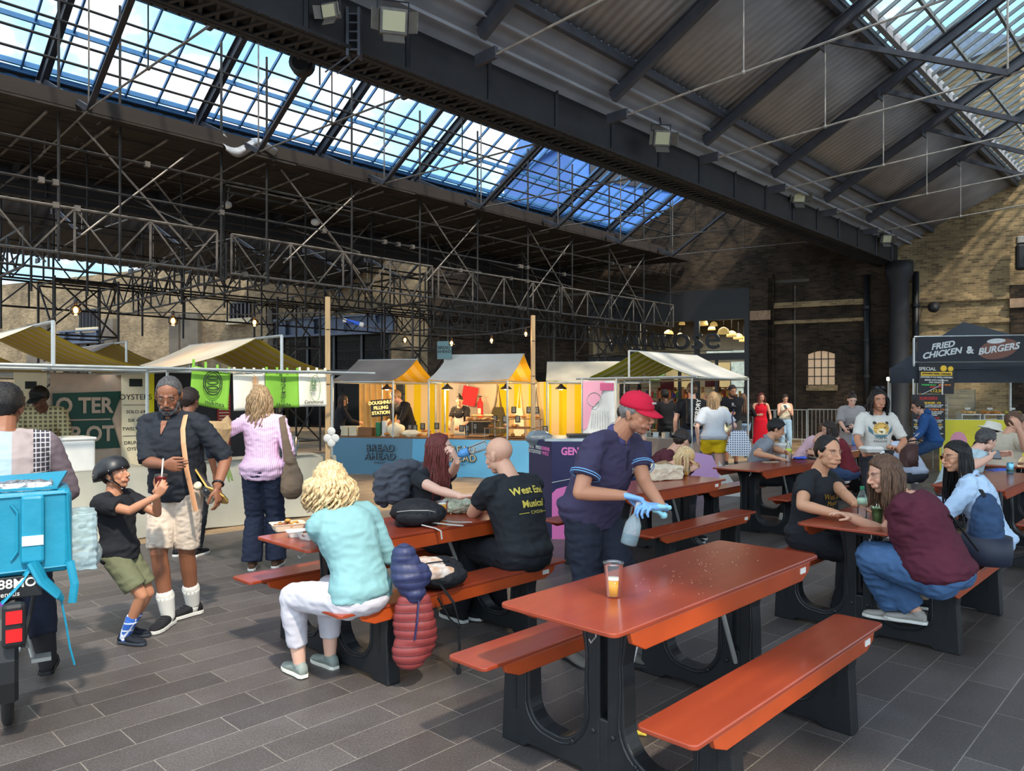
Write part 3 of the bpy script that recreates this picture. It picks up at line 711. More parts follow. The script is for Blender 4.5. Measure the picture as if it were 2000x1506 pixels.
# ================================================================= scaffolding under the far bay
SW = -14.6
scf = thing('scaffolding', 'tall grey tube scaffolding with lattice beams and a board deck filling the far bay', 'scaffolding', (0, 0, 0))
def lattice(ua, ub, va, vb, zb, dz=.8, n=None, name='lattice_beam', m_=None):
    A, B = UV(ua, va, zb), UV(ub, vb, zb); ln = (B-A).length; n = n or max(2, int(ln/1.12)); mb = MB()
    mb.tube([A, B], .026, 6); mb.tube([A+ZA*dz, B+ZA*dz], .026, 6)
    for i in range(n+1):
        p = A+(B-A)*i/n; mb.tube([p, p+ZA*dz], .022, 5)
        if i < n:
            q = A+(B-A)*(i+.5)/n
            mb.tube([p+ZA*dz, q], .018, 5); mb.tube([q, A+(B-A)*(i+1)/n+ZA*dz], .018, 5)
    mb.build(name, m_ or M_scaf_dk, scf)
for (ua, ub) in ((1.5, 6.6), (6.9, 12.2), (12.4, 17.2), (17.3, 23.6)):
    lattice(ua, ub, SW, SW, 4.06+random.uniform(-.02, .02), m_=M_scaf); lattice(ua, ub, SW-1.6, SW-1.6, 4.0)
for (ua, ub) in ((1, 7), (7, 14), (14, 21)):
    lattice(ua, ub, SW-4.2, SW-4.2, 4.1); lattice(ua, ub, SW-5.4, SW-5.4, 3.6, .6)
lattice(12.0, 23.2, SW+.3, SW+.3, 3.25, .45, n=24)
for u in (6.7, 7.6, 11.8, 17.0): lattice(u, u, SW-7.5, SW+.2, 3.9, .7)
lattice(3.5, 3.5, SW-8, SW-1, 3.9, .7)
std = [1.8, 3.8, 4.79, 6.69, 7.67, 9.78, 11.79, 13.78, 15.78, 17.8, 19.7, 21.7, 23.4]
for k, u in enumerate(std):
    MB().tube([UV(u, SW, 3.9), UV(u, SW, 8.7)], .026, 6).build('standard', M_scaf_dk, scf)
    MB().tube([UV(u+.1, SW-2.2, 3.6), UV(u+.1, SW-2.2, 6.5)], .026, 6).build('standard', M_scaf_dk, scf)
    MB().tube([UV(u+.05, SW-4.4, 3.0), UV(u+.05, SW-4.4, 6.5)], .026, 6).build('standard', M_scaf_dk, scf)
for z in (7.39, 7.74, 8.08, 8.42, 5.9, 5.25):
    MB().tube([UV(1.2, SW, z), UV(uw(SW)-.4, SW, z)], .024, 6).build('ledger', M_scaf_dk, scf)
for (v, z) in ((SW-2.2, 5.6), (SW-2.2, 4.9), (SW-4.4, 5.5), (SW-4.4, 4.2), (SW-2.2, 6.3), (SW-4.4, 6.3), (SW-3.3, 6.35)):
    MB().tube([UV(.5, v, z), UV(uw(v)-.4, v, z)], .024, 6).build('ledger', M_scaf_dk, scf)
u = 1.6
while u < 23:
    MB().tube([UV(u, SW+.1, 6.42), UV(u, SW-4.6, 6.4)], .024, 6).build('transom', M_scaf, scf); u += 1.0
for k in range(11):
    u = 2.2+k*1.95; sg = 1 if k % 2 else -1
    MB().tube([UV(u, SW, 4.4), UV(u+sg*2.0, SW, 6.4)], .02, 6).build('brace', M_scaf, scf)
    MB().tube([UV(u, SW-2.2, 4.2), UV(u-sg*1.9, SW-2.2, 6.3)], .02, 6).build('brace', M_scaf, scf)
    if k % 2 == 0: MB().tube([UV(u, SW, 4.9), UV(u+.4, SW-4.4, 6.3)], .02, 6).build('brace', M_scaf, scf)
# towers down to the floor
for (u, v) in ((5.4, -19.2), (10.6, -19.0), (13.6, -17.0), (20.5, -15.5), (2.5, -21.0)):
    mb = MB(); s_ = .65
    cs = [(u-s_, v-s_), (u+s_, v-s_), (u+s_, v+s_), (u-s_, v+s_)]
    for (a, b_) in cs: mb.tube([UV(a, b_, 0), UV(a, b_, 4.2)], .03, 6)
    for z in (.3, 1.6, 2.9, 4.1):
        for i in range(4): mb.tube([UV(*cs[i], z), UV(*cs[(i+1) % 4], z)], .024, 6)
    for i in range(4):
        for z in (.3, 1.6, 2.9): mb.tube([UV(*cs[i], z), UV(*cs[(i+1) % 4], z+1.25)], .022, 6)
    mb.build('tower', M_scaf_dk, scf)
# deck of boards with its toe board
mb = MB(); v = -14.45
rnd = random.Random(3)
while v > -19.2:
    u = 1.2
    while u < uw(v)-.3:
        ln = rnd.uniform(3.2, 3.9); ue = min(u+ln, uw(v)-.2)
        if not (6.5 < u < 8.2 and -17.2 < v < -16.2):
            mb.bar(UV(u, v, 6.5+rnd.uniform(-.015, .03)), UV(ue, v, 6.5+rnd.uniform(-.015, .03)), .225, .04)
        u += ln+.02
    v -= .235
mb.build('board_deck', M_board, scf)
MB().bar(UV(1.2, -14.35, 6.66), UV(uw(-14.4)-.2, -14.35, 6.66), .04, .26).build('toe_board', mat('toe_board', H((40, 31, 25)), .8, var=.4, vscale=1.2, stretch=(.4, .4, 3)), scf)
mb = MB()
for k in range(26):
    u = 1.5+rnd.random()*21; z = rnd.choice((4.06, 4.86, 5.25, 5.9)); mb.box(UV(u, SW, z), (.09, .09, .1), rot=-TH)
o = mb.build('couplers', M_scaf, scf); o['kind'] = 'stuff'
# small lamps under the deck
for i, (px, py, d, lab) in enumerate(((443, 400, 17.5, 'nearest the torn sheet'), (616, 434, 19, 'above the green stall flags'), (808, 432, 24, 'between the string of bulbs and the skylight'), (380, 255, 15, 'beside the gap in the deck'))):
    t = thing('work_lamp', 'small white work lamp under the scaffold deck ' + lab, 'lamp', P(px, py, d))
    MB().ell((0, 0, 0), (.12, .12, .09), 12, 8).build('lamp_bowl', mat('white_plastic', H((215, 215, 210)), .4), t, smooth=True)
    MB().tube([(0, 0, .05), (.05, 0, .4)], .012, 6).build('bracket', M_iron, t)
# torn white sheet hanging off the deck edge
mb = MB(); A = UV(6.6, -14.3, 6.75)
mb.sheet(lambda a, b: A+UDIR*(a*1.1)+ZA*(-.35*b-.1*math.sin(a*7)+.12*a*b)-VDIR*(.1*math.sin(b*5+a*4)), 14, 8)
o = mb.build('torn_sheet', mat('dirty_plastic', H((150, 152, 156)), .5, var=.2), smooth=True); solid(o, .006); tag(o, 'torn grey plastic sheet draped over the edge of the scaffold deck', 'plastic sheet')
# ================================================================= picnic tables
M_ply = mat('red_ply', H((146, 60, 34)), .3, 0, var=.1, vscale=2.0, stretch=(1, 7, 7), bump=.03, bscale=30, coat=.3, col2=H((134, 52, 32)))
M_ply_edge = mat('orange_rail', H((172, 70, 28)), .35, 0, var=.18, vscale=4, coat=.2)
M_plast = mat('black_plastic_frame', H((26, 28, 31)), .42, 0, var=.15, vscale=12, bump=.12, bscale=200)
M_steel = mat('galvanised_strut', H((176, 176, 172)), .4, .4, var=.15)
M_stick = mat('asset_sticker', H((225, 222, 214)), .5)
TL, TWD, BW, BO, TZ, BZ = 1.81, .58, .235, .49, .745, .455
def rounded(x0, x1, y0, y1, r, n=5):
    pts = []
    for (cx_, cy_, s) in ((x1-r, y1-r, 0), (x0+r, y1-r, 1), (x0+r, y0+r, 2), (x1-r, y0+r, 3)):
        for k in range(n+1): a = PI/2*(s+k/n); pts.append((cx_+r*math.cos(a), cy_+r*math.sin(a)))
    return pts
def picnic_proto(name, label):
    t = thing(name, label, 'picnic table')
    def slab(nm, y0, y1, z, th, r):
        mb = MB(); mb.prism([Vector((x, y, z-th)) for x, y in rounded(-TL/2, TL/2, y0, y1, r)], (0, 0, th))
        o = mb.build(nm, M_ply, t); bevel(o, .004, 2); return o
    def rail(y, zt, hgt, parent, inset=.1):
        mb = MB(); a = TL/2-inset; pts = [(-a, zt), (a, zt), (a-.02, zt-hgt*.55), (a-.1, zt-hgt), (-a+.1, zt-hgt), (-a+.02, zt-hgt*.55)]
        mb.prism([Vector((x, y-.011, z)) for x, z in pts], (0, .022, 0)); o = mb.build('rail', M_ply_edge, parent); bevel(o, .004, 2); return o
    top = slab('tabletop', -TWD/2, TWD/2, TZ, .018, .035)
    for s in (-1, 1): rail(s*(TWD/2-.012-.005), TZ-.018, .085, top)
    MB().box((TL/2-.2, -TWD/2+.004, TZ-.05), (.06, .004, .028)).build('sticker', M_stick, top)
    for s in (-1, 1):
        bn = slab('bench_seat', s*BO-BW/2, s*BO+BW/2, BZ, .018, .028)
        for q in (-1, 1): rail(s*BO+q*(BW/2-.016), BZ-.018, .07, bn, inset=.12)
        if s < 0: MB().box((TL/2-.22, s*BO-BW/2+.003, BZ-.045), (.06, .004, .028)).build('sticker', M_stick, bn)
    # plastic end frames: outline in the cross plane with swept U curves
    def arc(cx_, cz_, r, a0, a1, n=8, rz=None):
        rz = rz or r
        return [(cx_+r*math.cos(math.radians(a0+(a1-a0)*k/n)), cz_+rz*math.sin(math.radians(a0+(a1-a0)*k/n))) for k in range(n+1)]
    half = [(.0, TZ-.02), (.16, TZ-.02)]
    half += [(.118, TZ-.12), (.095, .5), (.10, .42)]
    half += arc(.245, .27, .142, 176, 270, 9, rz=.155)
    half += arc(.30, .235, .11, 276, 356, 8, rz=.115)
    half += [(.415, .40), (.40, BZ-.02), (.59, BZ-.02), (.57, .3), (.585, .0)]
    half += [(.45, 0), (.42, .02), (.12, .02), (.10, 0), (0, 0)]
    outline = [(-x, z) for x, z in reversed(half[1:-1])]+half[:-1]
    outline = [(y, z) for y, z in outline]
    for s in (-1, 1):
        x = s*.565+ .02; th = .085
        # solid by ear clipping, made watertight with side faces, then a slot is cut between the posts by building in two halves
        for sg in (-1, 1):
            pass
        bm = bmesh.new(); gap = .018
        for sg in (-1, 1):
            poly = [(sg*gap, TZ-.02)]+[(sg*yy, zz) for yy, zz in half[1:-1]]+[(sg*gap*1.0, 0)]
            vs = [bm.verts.new((x-th/2, yy, zz)) for yy, zz in poly]
            f = bm.faces.new(vs)
        r = bmesh.ops.extrude_face_region(bm, geom=bm.faces[:])
        bmesh.ops.translate(bm, verts=[g for g in r['geom'] if isinstance(g, bmesh.types.BMVert)], vec=(th, 0, 0))
        bmesh.ops.triangulate(bm, faces=[f for f in bm.faces if len(f.verts) > 4])
        def addbox(c, sz):
            rr = bmesh.ops.create_cube(bm, size=1); 
            for v in rr['verts']: v.co = Vector((c[0]+v.co.x*sz[0], c[1]+v.co.y*sz[1], c[2]+v.co.z*sz[2]))
        addbox((x, 0, .13), (th, gap*2+.01, .26)); addbox((x, 0, TZ-.06), (th, .06, .07))
        bmesh.ops.recalc_face_normals(bm, faces=bm.faces[:])
        me = bpy.data.meshes.new('end_frame'); bm.to_mesh(me); bm.free(); me.materials.append(M_plast)
        fr = link('end_frame', me, t); bevel(fr, .007, 2, 40)
        # ribs (raised faces), slots of the outer posts, bolts
        rb = MB()
        for q in (-1, 1):
            for dx in (-1, 1):
                rb.tube([(x+dx*(th/2+.001), q*yy, zz) for yy, zz in [(.1, .66), (.082, .5), (.086, .4)]+arc(.245, .27, .166, 176, 270, 8, rz=.18)+arc(.30, .235, .134, 276, 350, 7, rz=.139)+[(.432, .36)]], .006, 5)
        rb.build('rim', M_plast, fr)
        for q in (-1, 1):
            MB().box((x, q*.5, .27), (th+.004, .022, .22)).build('slot', M_black, fr)
        bl = MB()
        for (yy, zz) in ((.05, .2), (-.05, .2), (.16, .12), (-.16, .12)):
            for dx in (-1, 1): bl.lathe((x+dx*(th/2+.004), yy, zz), [(.011, -.006), (.011, .003), (.006, .006)], 8, Matrix.Rotation(PI/2*dx, 3, 'Y'))
        bl.build('bolts', M_plast, fr)
        MB().tube([(x-s*.04, .0, .2), (x-s*.27, 0, TZ-.07)], .0125, 8).build('strut', M_steel, t)
    hk = MB(); hk.tube([(-TL/2+.06, -.16, TZ-.02), (-TL/2+.06, -.16, TZ-.05), (-TL/2+.03, -.16, TZ-.065), (-TL/2+.02, -.16, TZ-.05)], .003, 5)
    hk.build('bag_hook', M_steel, top)
    return t
ROTU = PI/2-TH
TAB = {}
TAB['B1'] = picnic_proto('picnic_table', 'empty glossy red picnic table with a lone half full plastic beer cup, nearest the camera')
TAB['B1'].location = UV(3.03, -1.84); TAB['B1'].rotation_euler = (0, 0, ROTU)
grp = 'red folding picnic tables with benches'
TAB['B1']['group'] = grp
for key, u, v, lab in (('A1', 3.02, -3.87, 'red picnic table with the curly blonde woman and heaped rucksacks'),
        ('A2', 5.93, -3.90, 'red picnic table behind the cleaner, holding a brown paper bag and a beer'),
        ('A3', 8.66, -4.0, 'red picnic table where the young man in a grey polo shirt sits'),
        ('B2', 5.72, -1.76, 'red picnic table with green iced drinks and the woman in the maroon T-shirt'),
        ('B3', 8.62, -1.72, 'red picnic table with a drink can, beyond the woman in a pale blue shirt'),
        ('A4', 12.0, -4.3, 'red picnic table behind the standing man in the tiger T-shirt'),
        ('B4', 11.2, -1.9, 'red picnic table where the bearded man in beige rests his elbows')):
    TAB[key] = dup(TAB['B1'], UV(u, v), ROTU, lab, grp)
# ================================================================= market stalls
M_canvas = mat('canvas_beige', H((206, 192, 168)), .85, 0, var=.12, vscale=2, bump=.15, bscale=30)
M_canvas_grey = mat('canvas_grey', H((128, 116, 108)), .85, 0, var=.2, vscale=2, bump=.15)
M_canvas_pale = mat('canvas_pale', H((196, 192, 184)), .85, 0, var=.12, vscale=2)
M_str_olive = stripe_mat('stripe_olive', H((206, 184, 60)), H((206, 188, 140)), .28, 'Y', trans=.35)
M_str_yel = stripe_mat('stripe_yellow', H((236, 190, 30)), H((240, 206, 120)), .3, 'X', trans=.3)
M_str_green = stripe_mat('stripe_green', H((176, 186, 40)), H((214, 214, 160)), .28, 'Y', trans=.3)
M_curt = stripe_mat('curtain_yellow', H((232, 200, 20)), H((236, 206, 150)), .34, 'X', trans=.25)
M_galv = mat('galvanised_pole', H((176, 180, 178)), .4, .6, var=.15)
M_skirt = mat('skirt_cloth', H((166, 162, 148)), .9, 0, var=.14, vscale=2.2, bump=.3, bscale=7)
M_blackcloth = mat('black_cloth', H((24, 25, 28)), .85, 0, var=.2, bump=.2)
M_white = mat('plain_white', H((206, 204, 198)), .6, var=.06)
M_ink = mat('dark_ink', H((34, 40, 38)), .8)
M_wood = mat('pale_timber', H((190, 156, 112)), .75, 0, var=.25, vscale=2, stretch=(8, 8, .6))
M_woodd = mat('brown_timber', H((120, 82, 50)), .7, 0, var=.3, vscale=3)
M_paper = mat('kraft_paper', H((186, 150, 106)), .8, 0, var=.12, vscale=6, bump=.5, bscale=14)
M_chrome = mat('polished_steel', H((190, 192, 196)), .2, .95)
M_cream = mat('cream_card', H((228, 216, 184)), .7, var=.05)
def canopy(t, w_, d_, ez, rz, outer, inner, sag=.06, over=.0, frame=True, drop=True, fwd=.6, zlo=0.0):
    """ridge along local y from 0 to d_, eaves at x = +-w_/2"""
    n, k = 14, 8
    for lay, (m_, off) in enumerate(((outer, .012), (inner, 0))):
        mb = MB()
        def fn(a, b):
            x = -w_/2+w_*a; s = abs(x)/(w_/2); z = rz-(rz-ez)*s - sag*math.sin(PI*s)-.03*math.sin(PI*b)*s
            return Vector((x, b*d_, z+off))
        mb.sheet(fn, n, k); mb.build('canopy_%s' % ('top' if lay == 0 else 'lining'), m_, t, smooth=False)
    if frame:
        fb = MB(); r = .018
        for x in (-w_/2, w_/2):
            fb.tube([(x, 0, ez-.03), (x, d_, ez-.03)], r, 6)
            for y in (0.02, d_-.02): fb.tube([(x, y, zlo), (x, y, ez)], r, 6)
        for y in (0.02, d_-.02): fb.tube([(-w_/2, y, ez-.03), (w_/2, y, ez-.03)], r, 6)
        fb.tube([(0, -fwd, rz), (0, d_, rz)], r, 6); fb.tube([(0, d_-.02, ez), (0, d_-.02, rz)], r, 6)
        if fwd > .1:
            fb.tube([(0, -fwd, ez-.02), (0, -fwd, rz)], r*1.1, 6); fb.tube([(-w_/2-.1, -fwd, ez-.02), (w_/2+.25, -fwd, ez-.02)], r*1.1, 6)
            for x in (-w_/2, w_/2): fb.tube([(x, -fwd, ez-.02), (x, 0, ez-.02)], r, 6)
        fb.build('frame', M_galv, t)
def skirt(t, x0, x1, y, ztop, m_, zb=.02, amp=.02, wav=9, name='skirt'):
    mb = MB(); rnd = random.Random(x0*10+y)
    ph = rnd.random()*6
    mb.sheet(lambda a, b: Vector((x0+(x1-x0)*a, y-(.01+b*.05)-amp*b*math.sin(a*wav+ph+b*1.5)-.5*amp*b*math.sin(a*wav*2.3+ph), ztop-(ztop-zb)*b+.012*b*math.sin(a*wav*1.4))), 48, 10)
    o = mb.build(name, m_, t, smooth=True); return o
def tabletop_(t, x0, x1, y0, y1, z, m_, th=.04, name='counter'):
    return MB().box(((x0+x1)/2, (y0+y1)/2, z-th/2), (x1-x0, y1-y0, th)).build(name, m_, t)
# --- oyster stall
st = thing('market_stall', 'oyster stall with striped beige canopy and green lettered banner', 'market stall', UV(2.05, -8.65), ROTU, 'market stalls')
canopy(st, 2.15, 2.0, 1.88, 2.28, M_canvas, M_str_olive)
skirt(st, -1.1, 1.12, 0, .76, M_skirt); tabletop_(st, -1.1, 1.12, 0, .75, .77, M_skirt)
# banner across the back
M_bgreen = mat('banner_green', H((18, 66, 52)), .5, var=.15, vscale=1.5); M_btex = mat('banner_tan', H((188, 166, 146)), .8, var=.1)
def cloth(x0, x1, y, z0, z1, m_, parent, name, amp=.015, wav=7, nx=24, nz=8, ph=0.):
    mb = MB(); mb.sheet(lambda a, b: Vector((x0+(x1-x0)*a, y-amp*math.sin(a*wav+ph+b*2)*(1), z0+(z1-z0)*b)), nx, nz)
    return mb.build(name, m_, parent, smooth=True)
bn = thing('banner', 'dark green banner with cream letters and arrow end inside the oyster stall', 'banner', UV(3.02, -10.35), ROTU)
cloth(-.42, .42, 0, .7, 1.84, M_btex, bn, 'cloth', ph=1)
MB().add([(-.4, -.03, 1.6), (.4, -.03, 1.63), (.27, -.03, 1.27), (.37, -.03, .9), (-.4, -.03, .9)], [(0, 1, 2, 3, 4)]).build('green_field', M_bgreen, bn)
text('O TER', .27, M_btex, bn, (-.05, -.045, 1.44), (1, 0, 0), (0, 0, 1), bold=.008, sx=.85)
text('DP OT', .27, M_btex, bn, (-.05, -.045, 1.08), (1, 0, 0), (0, 0, 1), bold=.008, sx=.85)
MB().box((-.05, -.045, 1.27), (.6, .006, .016)).build('rule', M_btex, bn)
pn = thing('price_banner', 'narrow cream price banner headed OYSTERS beside the green banner', 'banner', UV(3.55, -10.25), ROTU)
MB().box((0, 0, 1.02), (.34, .02, 1.7)).build('cloth', M_cream, pn); MB().box((.2, 0, 1.02), (.06, .03, 1.7)).build('yellow_edge', mat('bright_yellow', H((226, 214, 20)), .6), pn)
MB().box((0, -.015, 1.74), (.16, .006, .1)).build('emblem', M_ink, pn)
for tx, z, s_ in (('OYSTERS', 1.55, .1), ('SOLO £4', 1.36, .06), ('SIX £15', 1.25, .06), ('TWELVE £25', 1.14, .06), ('DRUNKEN', .96, .06), ('OYSTER', .88, .06)):
    text(tx, s_, M_ink, pn, (0, -.014, z), (1, 0, 0), (0, 0, 1))
MB().box((0, -.014, 1.45), (.32, .004, .006)).box((0, -.014, 1.05), (.32, .004, .006)).build('rule', M_ink, pn)
pn2 = thing('price_banner', 'second narrow cream banner behind the plaid shirted seller', 'banner', UV(2.42, -10.45), ROTU)
MB().box((0, 0, 1.05), (.34, .02, 1.6)).build('cloth', M_cream, pn2); MB().box((0, -.015, 1.7), (.12, .006, .09)).build('emblem', M_ink, pn2)
text('SIX £15', .06, M_ink, pn2, (0, -.014, 1.45), (1, 0, 0), (0, 0, 1))
c = UV(2.3, -8.9, .77); t = thing('foam_box', 'white polystyrene fish box standing on the oyster counter', 'box', c, ROTU)
MB().box((0, 0, .17), (.62, .42, .34), bev=.02).build('body', M_white, t); MB().box((0, 0, .35), (.64, .44, .03), bev=.01).build('lid', M_white, t)
c = UV(1.98, -8.8, .77); t = thing('chalkboard', 'small chalkboard with white writing on the oyster counter', 'chalkboard', c, ROTU)
MB().box((0, 0, .2), (.34, .02, .28)).build('board', M_ink, t); text('oysters', .07, M_white, t, (0, -.014, .16), (1, 0, .06), (0, 0, 1)); MB().box((0, .03, .03), (.3, .08, .03)).build('foot', M_woodd, t)
# --- tea stall with cloth flags
st2 = dup(st, UV(4.42, -8.65), ROTU, 'matcha tea stall with cream canopy and a row of cloth flags', 'market stalls')
M_dkpanel = mat('dark_panel', H((44, 46, 50)), .7, var=.15)
bk = thing('back_panel', 'dark grey panel wall at the back of the tea stall', 'panel', UV(4.6, -10.6), ROTU)
MB().box((0, 0, .95), (1.75, .04, 1.9)).build('board', M_dkpanel, bk)
MB().box((.28, -.03, 1.2), (.2, .01, .8)).build('menu_sheet', mat('dull_red2', H((150, 44, 40)), .6), bk)
mbx = MB(); [mbx.box((.28, -.04, 1.5-k*.045), (.15, .004, .012)) for k in range(14)]; mbx.build('menu_lines', M_cream, bk)
MB().box((-.75, -.03, 1.0), (.28, .01, .7)).build('pale_sheet', M_canvas_pale, bk)
M_green = mat('flag_green', H((124, 176, 58)), .8, var=.06, bump=.2, bscale=20); M_fcream = mat('flag_cream', H((226, 218, 200)), .8, var=.05, bump=.2, bscale=20)
def flag(px0, px1, pyt, pyb, m_, label, lines, tilt=0.0, logo=False, leaf=False, dx=0):
    w0 = 8.12
    def upx(px): r = (px-CX)/F; y = w0/(.6947-.7193*r); return y*(.6947*r+.7193), y
    u0, y0 = upx(px0); u1, y1 = upx(px1); zt = EYE-(pyt-HY)/F*(y0+y1)/2; zb = EYE-(pyb-HY)/F*(y0+y1)/2
    t = thing('cloth_flag', label, 'flag', UV((u0+u1)/2, -w0, (zt+zb)/2), ROTU, 'cloth flags strung along the tea stall')
    W_, H_ = (u1-u0), zt-zb
    mb = MB()
    def fn(a, b): return Vector((-W_/2+W_*a+dx*b*W_, -.025*math.sin(a*6+1)*(b), H_/2-H_*b-tilt*(a-.5)*W_))
    mb.sheet(fn, 16, 10); o = mb.build('cloth', m_, t, smooth=True); solid(o, .003)
    mb = MB()
    for k in range(4):
        x = -W_/2+W_*(.04+.92*k/3); zz = H_/2-tilt*(x)
        mb.box((x, 0, zz+.03), (.025, .012, .08))
    mb.build('tabs', m_, t)
    if logo:
        mb = MB(); cz = .06
        for (rx, rz) in ((.105, .13), (.085, .108)):
            mb.tube([(rx*math.cos(a), -.035, cz+rz*math.sin(a)) for a in [2*PI*k/24 for k in range(25)]], .005, 5)
        for dz in (-.06, 0, .055): mb.tube([(.06*math.cos(a), -.035, cz+dz+.02*math.sin(a)) for a in [2*PI*k/12 for k in range(13)]], .005, 5)
        mb.build('emblem', M_ink, t)
    if leaf:
        mb = MB(); mb.tube([(.02+.07*math.sin(a), -.035, .02+.16*math.cos(a)*1.0) for a in [2*PI*k/20 for k in range(21)]], .003, 5); mb.build('leaf_outline', mat('leaf_green', H((110, 150, 60)), .8), t)
    for (tx, x, z, s_, m_ink) in lines: text(tx, s_, m_ink, t, (x, -.038, z), (1, 0, -tilt), (0, 0, 1), ls=.8)
M_orange_ink = mat('orange_ink', H((200, 130, 50)), .8); M_green_ink = mat('green_ink', H((70, 110, 50)), .8)
flag(375, 450, 722, 795, M_green, 'lime green cloth flag with a round black emblem, hanging askew', [('nukitea', 0.02, -.17, .075, M_ink)], tilt=.2, logo=True, dx=-.08)
flag(455, 517, 730, 802, M_fcream, 'cream cloth flag with orange characters, half hidden by a curly head', [('玄\n米', .06, .1, .09, M_orange_ink)])
flag(518, 583, 729, 796, M_green, 'lime green cloth flag with a column of dark characters', [('ほ\nう\nじ\n茶', .0, .03, .075, M_ink), ('Hojicha', .0, -.17, .06, M_ink)])
flag(583, 637, 729, 794, M_fcream, 'cream cloth flag with a leaf outline, next to the timber post', [('抹\n茶', .0, .05, .085, M_green_ink), ('Ceremonial', .0, -.15, .055, M_ink)], leaf=True)
mb = MB(); pts = []
for px, py in ((378, 722), (455, 731), (520, 728), (583, 729), (638, 727)):
    r = (px-CX)/F; y = 8.1/(.6947-.7193*r); pts.append(UV(y*(.6947*r+.7193), -8.1, EYE-(py-4-HY)/F*y))
mb.tube(pts, .006, 5); tag(mb.build('flag_string', M_cream), 'thin cream string carrying the cloth flags to the timber post', 'string')
# urn, cups, tins on the tea counter
t = thing('steel_urn', 'shiny round steel pot on the tea stall counter', 'pot', UV(4.98, -8.95, .77), ROTU)
MB().lathe((0, 0, 0), [(.13, 0), (.135, .02), (.135, .25), (.125, .27), (.12, .27), (.12, .05)], 24).build('body', M_chrome, t, smooth=True); MB().tube([(.13, 0, .2), (.17, 0, .2), (.17, 0, .12), (.13, 0, .12)], .008, 6).build('handle', M_chrome, t)
cup0 = None
for i, (du, dv) in enumerate(((4.7, -8.95), (4.76, -9.05), (4.84, -8.9), (4.64, -9.1), (4.88, -9.12))):
    if cup0 is None:
        cup0 = thing('clear_cup', 'stack of clear plastic cups beside the steel pot', 'cup', UV(du, dv, .77), 0, 'clear cups on the tea counter')
        MB().lathe((0, 0, 0), [(.03, 0), (.045, .26), (.043, .26), (.028, .01)], 14).build('cup_wall', thin_clear('cup_clear', (.93, .95, .97), gloss=.35, body=.12), cup0, smooth=True)
    else: dup(cup0, UV(du, dv, .77), label='upright stack of clear plastic cups on the tea counter')
for i, (du, w_, h_) in enumerate(((3.9, .16, .22), (4.05, .12, .3), (4.2, .14, .18))):
    o = MB().box((0, 0, h_/2), (w_, .12, h_), bev=.01).build('tea_tin', M_dkpanel, loc=UV(du, -9.1, .77), rotz=ROTU); tag(o, ['squat dark tin on the tea counter', 'tall dark tin between two shorter ones on the tea counter', 'low dark tin nearest the clear cups'][i], 'tin')
# blue and white hanging ornaments by the timber post
t = thing('paper_ornament', 'white ring shaped ornament hanging by the timber post', 'ornament', P(647, 850, 9.7))
mb = MB()
for (x, z) in ((0, .05), (.05, -.04), (-.05, -.04), (0, -.1)): mb.ell((x, 0, z), (.055, .02, .055), 12, 8)
mb.tube([(0, 0, .1), (0, 0, .2)], .003, 5); mb.build('rings', M_white, t)
# timber posts
for (px, pyb, pyt, d, lab) in ((640, 1000, 580, 9.75, 'tall pale timber post at the corner of the tea stall'), (1041, 935, 616, 12.75, 'tall pale timber post in front of the bakery stall')):
    c = P(px, 770, d); zt = EYE-(pyt-HY)/F*d
    t = thing('timber_post', lab, 'post', (c.x, c.y, 0), .3); o = MB().box((0, 0, zt/2), (.065, .065, zt)).build('post_shaft', M_wood, t); bevel(o, .006)
    mb = MB()
    for z in (zt*.85, zt*.6, 1.9, 1.0, .4): MB().tube([(.04*math.cos(a), .04*math.sin(a), z) for a in [2*PI*k/8+PI/8 for k in range(9)]], .006, 5).build('lashing', M_black, t)
# neighbouring canopies to the left and behind
s3 = dup(st, UV(-.55, -8.9), ROTU, 'stall with dim olive canopy at the edge beside the oyster stall', 'market stalls')
s4 = dup(st, UV(4.9, -15.2), ROTU, 'distant grey canopied stall seen between the oyster and tea stalls', 'market stalls'); s4.scale = (1.1, 1, 1.12)
for o_, m_ in (('canopy_top', M_canvas_grey),):
    for ch in s4.children:
        if ch.name.startswith(o_): ch.data = ch.data.copy(); ch.data.materials.clear(); ch.data.materials.append(m_)
s5 = dup(st, UV(2.2, -12.6), ROTU, 'stall with striped canopy behind the oyster stall', 'market stalls')
# glowing orange stall far left
t = thing('orange_stall', 'orange lit stall with metal grid frame at the far edge', 'market stall', UV(-.6, -12.9), ROTU)
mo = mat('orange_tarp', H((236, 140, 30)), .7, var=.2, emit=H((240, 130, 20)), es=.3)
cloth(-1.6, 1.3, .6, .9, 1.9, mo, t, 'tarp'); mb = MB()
for k in range(8): mb.tube([(-1.6+k*.42, 0, .1), (-1.6+k*.42, 0, 2.0)], .012, 5)
for z in (.9, 1.4, 2.0): mb.tube([(-1.6, 0, z), (1.4, 0, z)], .012, 5)
mb.build('frame', M_black, t); MB().box((0, .1, .45), (2.8, .5, .9)).build('counter', M_dkpanel, t)
MB().prism([(-1.7, 0, 1.95), (1.4, 0, 1.95), (1.4, 1.2, 2.3), (-1.7, 1.2, 2.3)], (0, 0, .02)).build('canopy_top', mo, t)
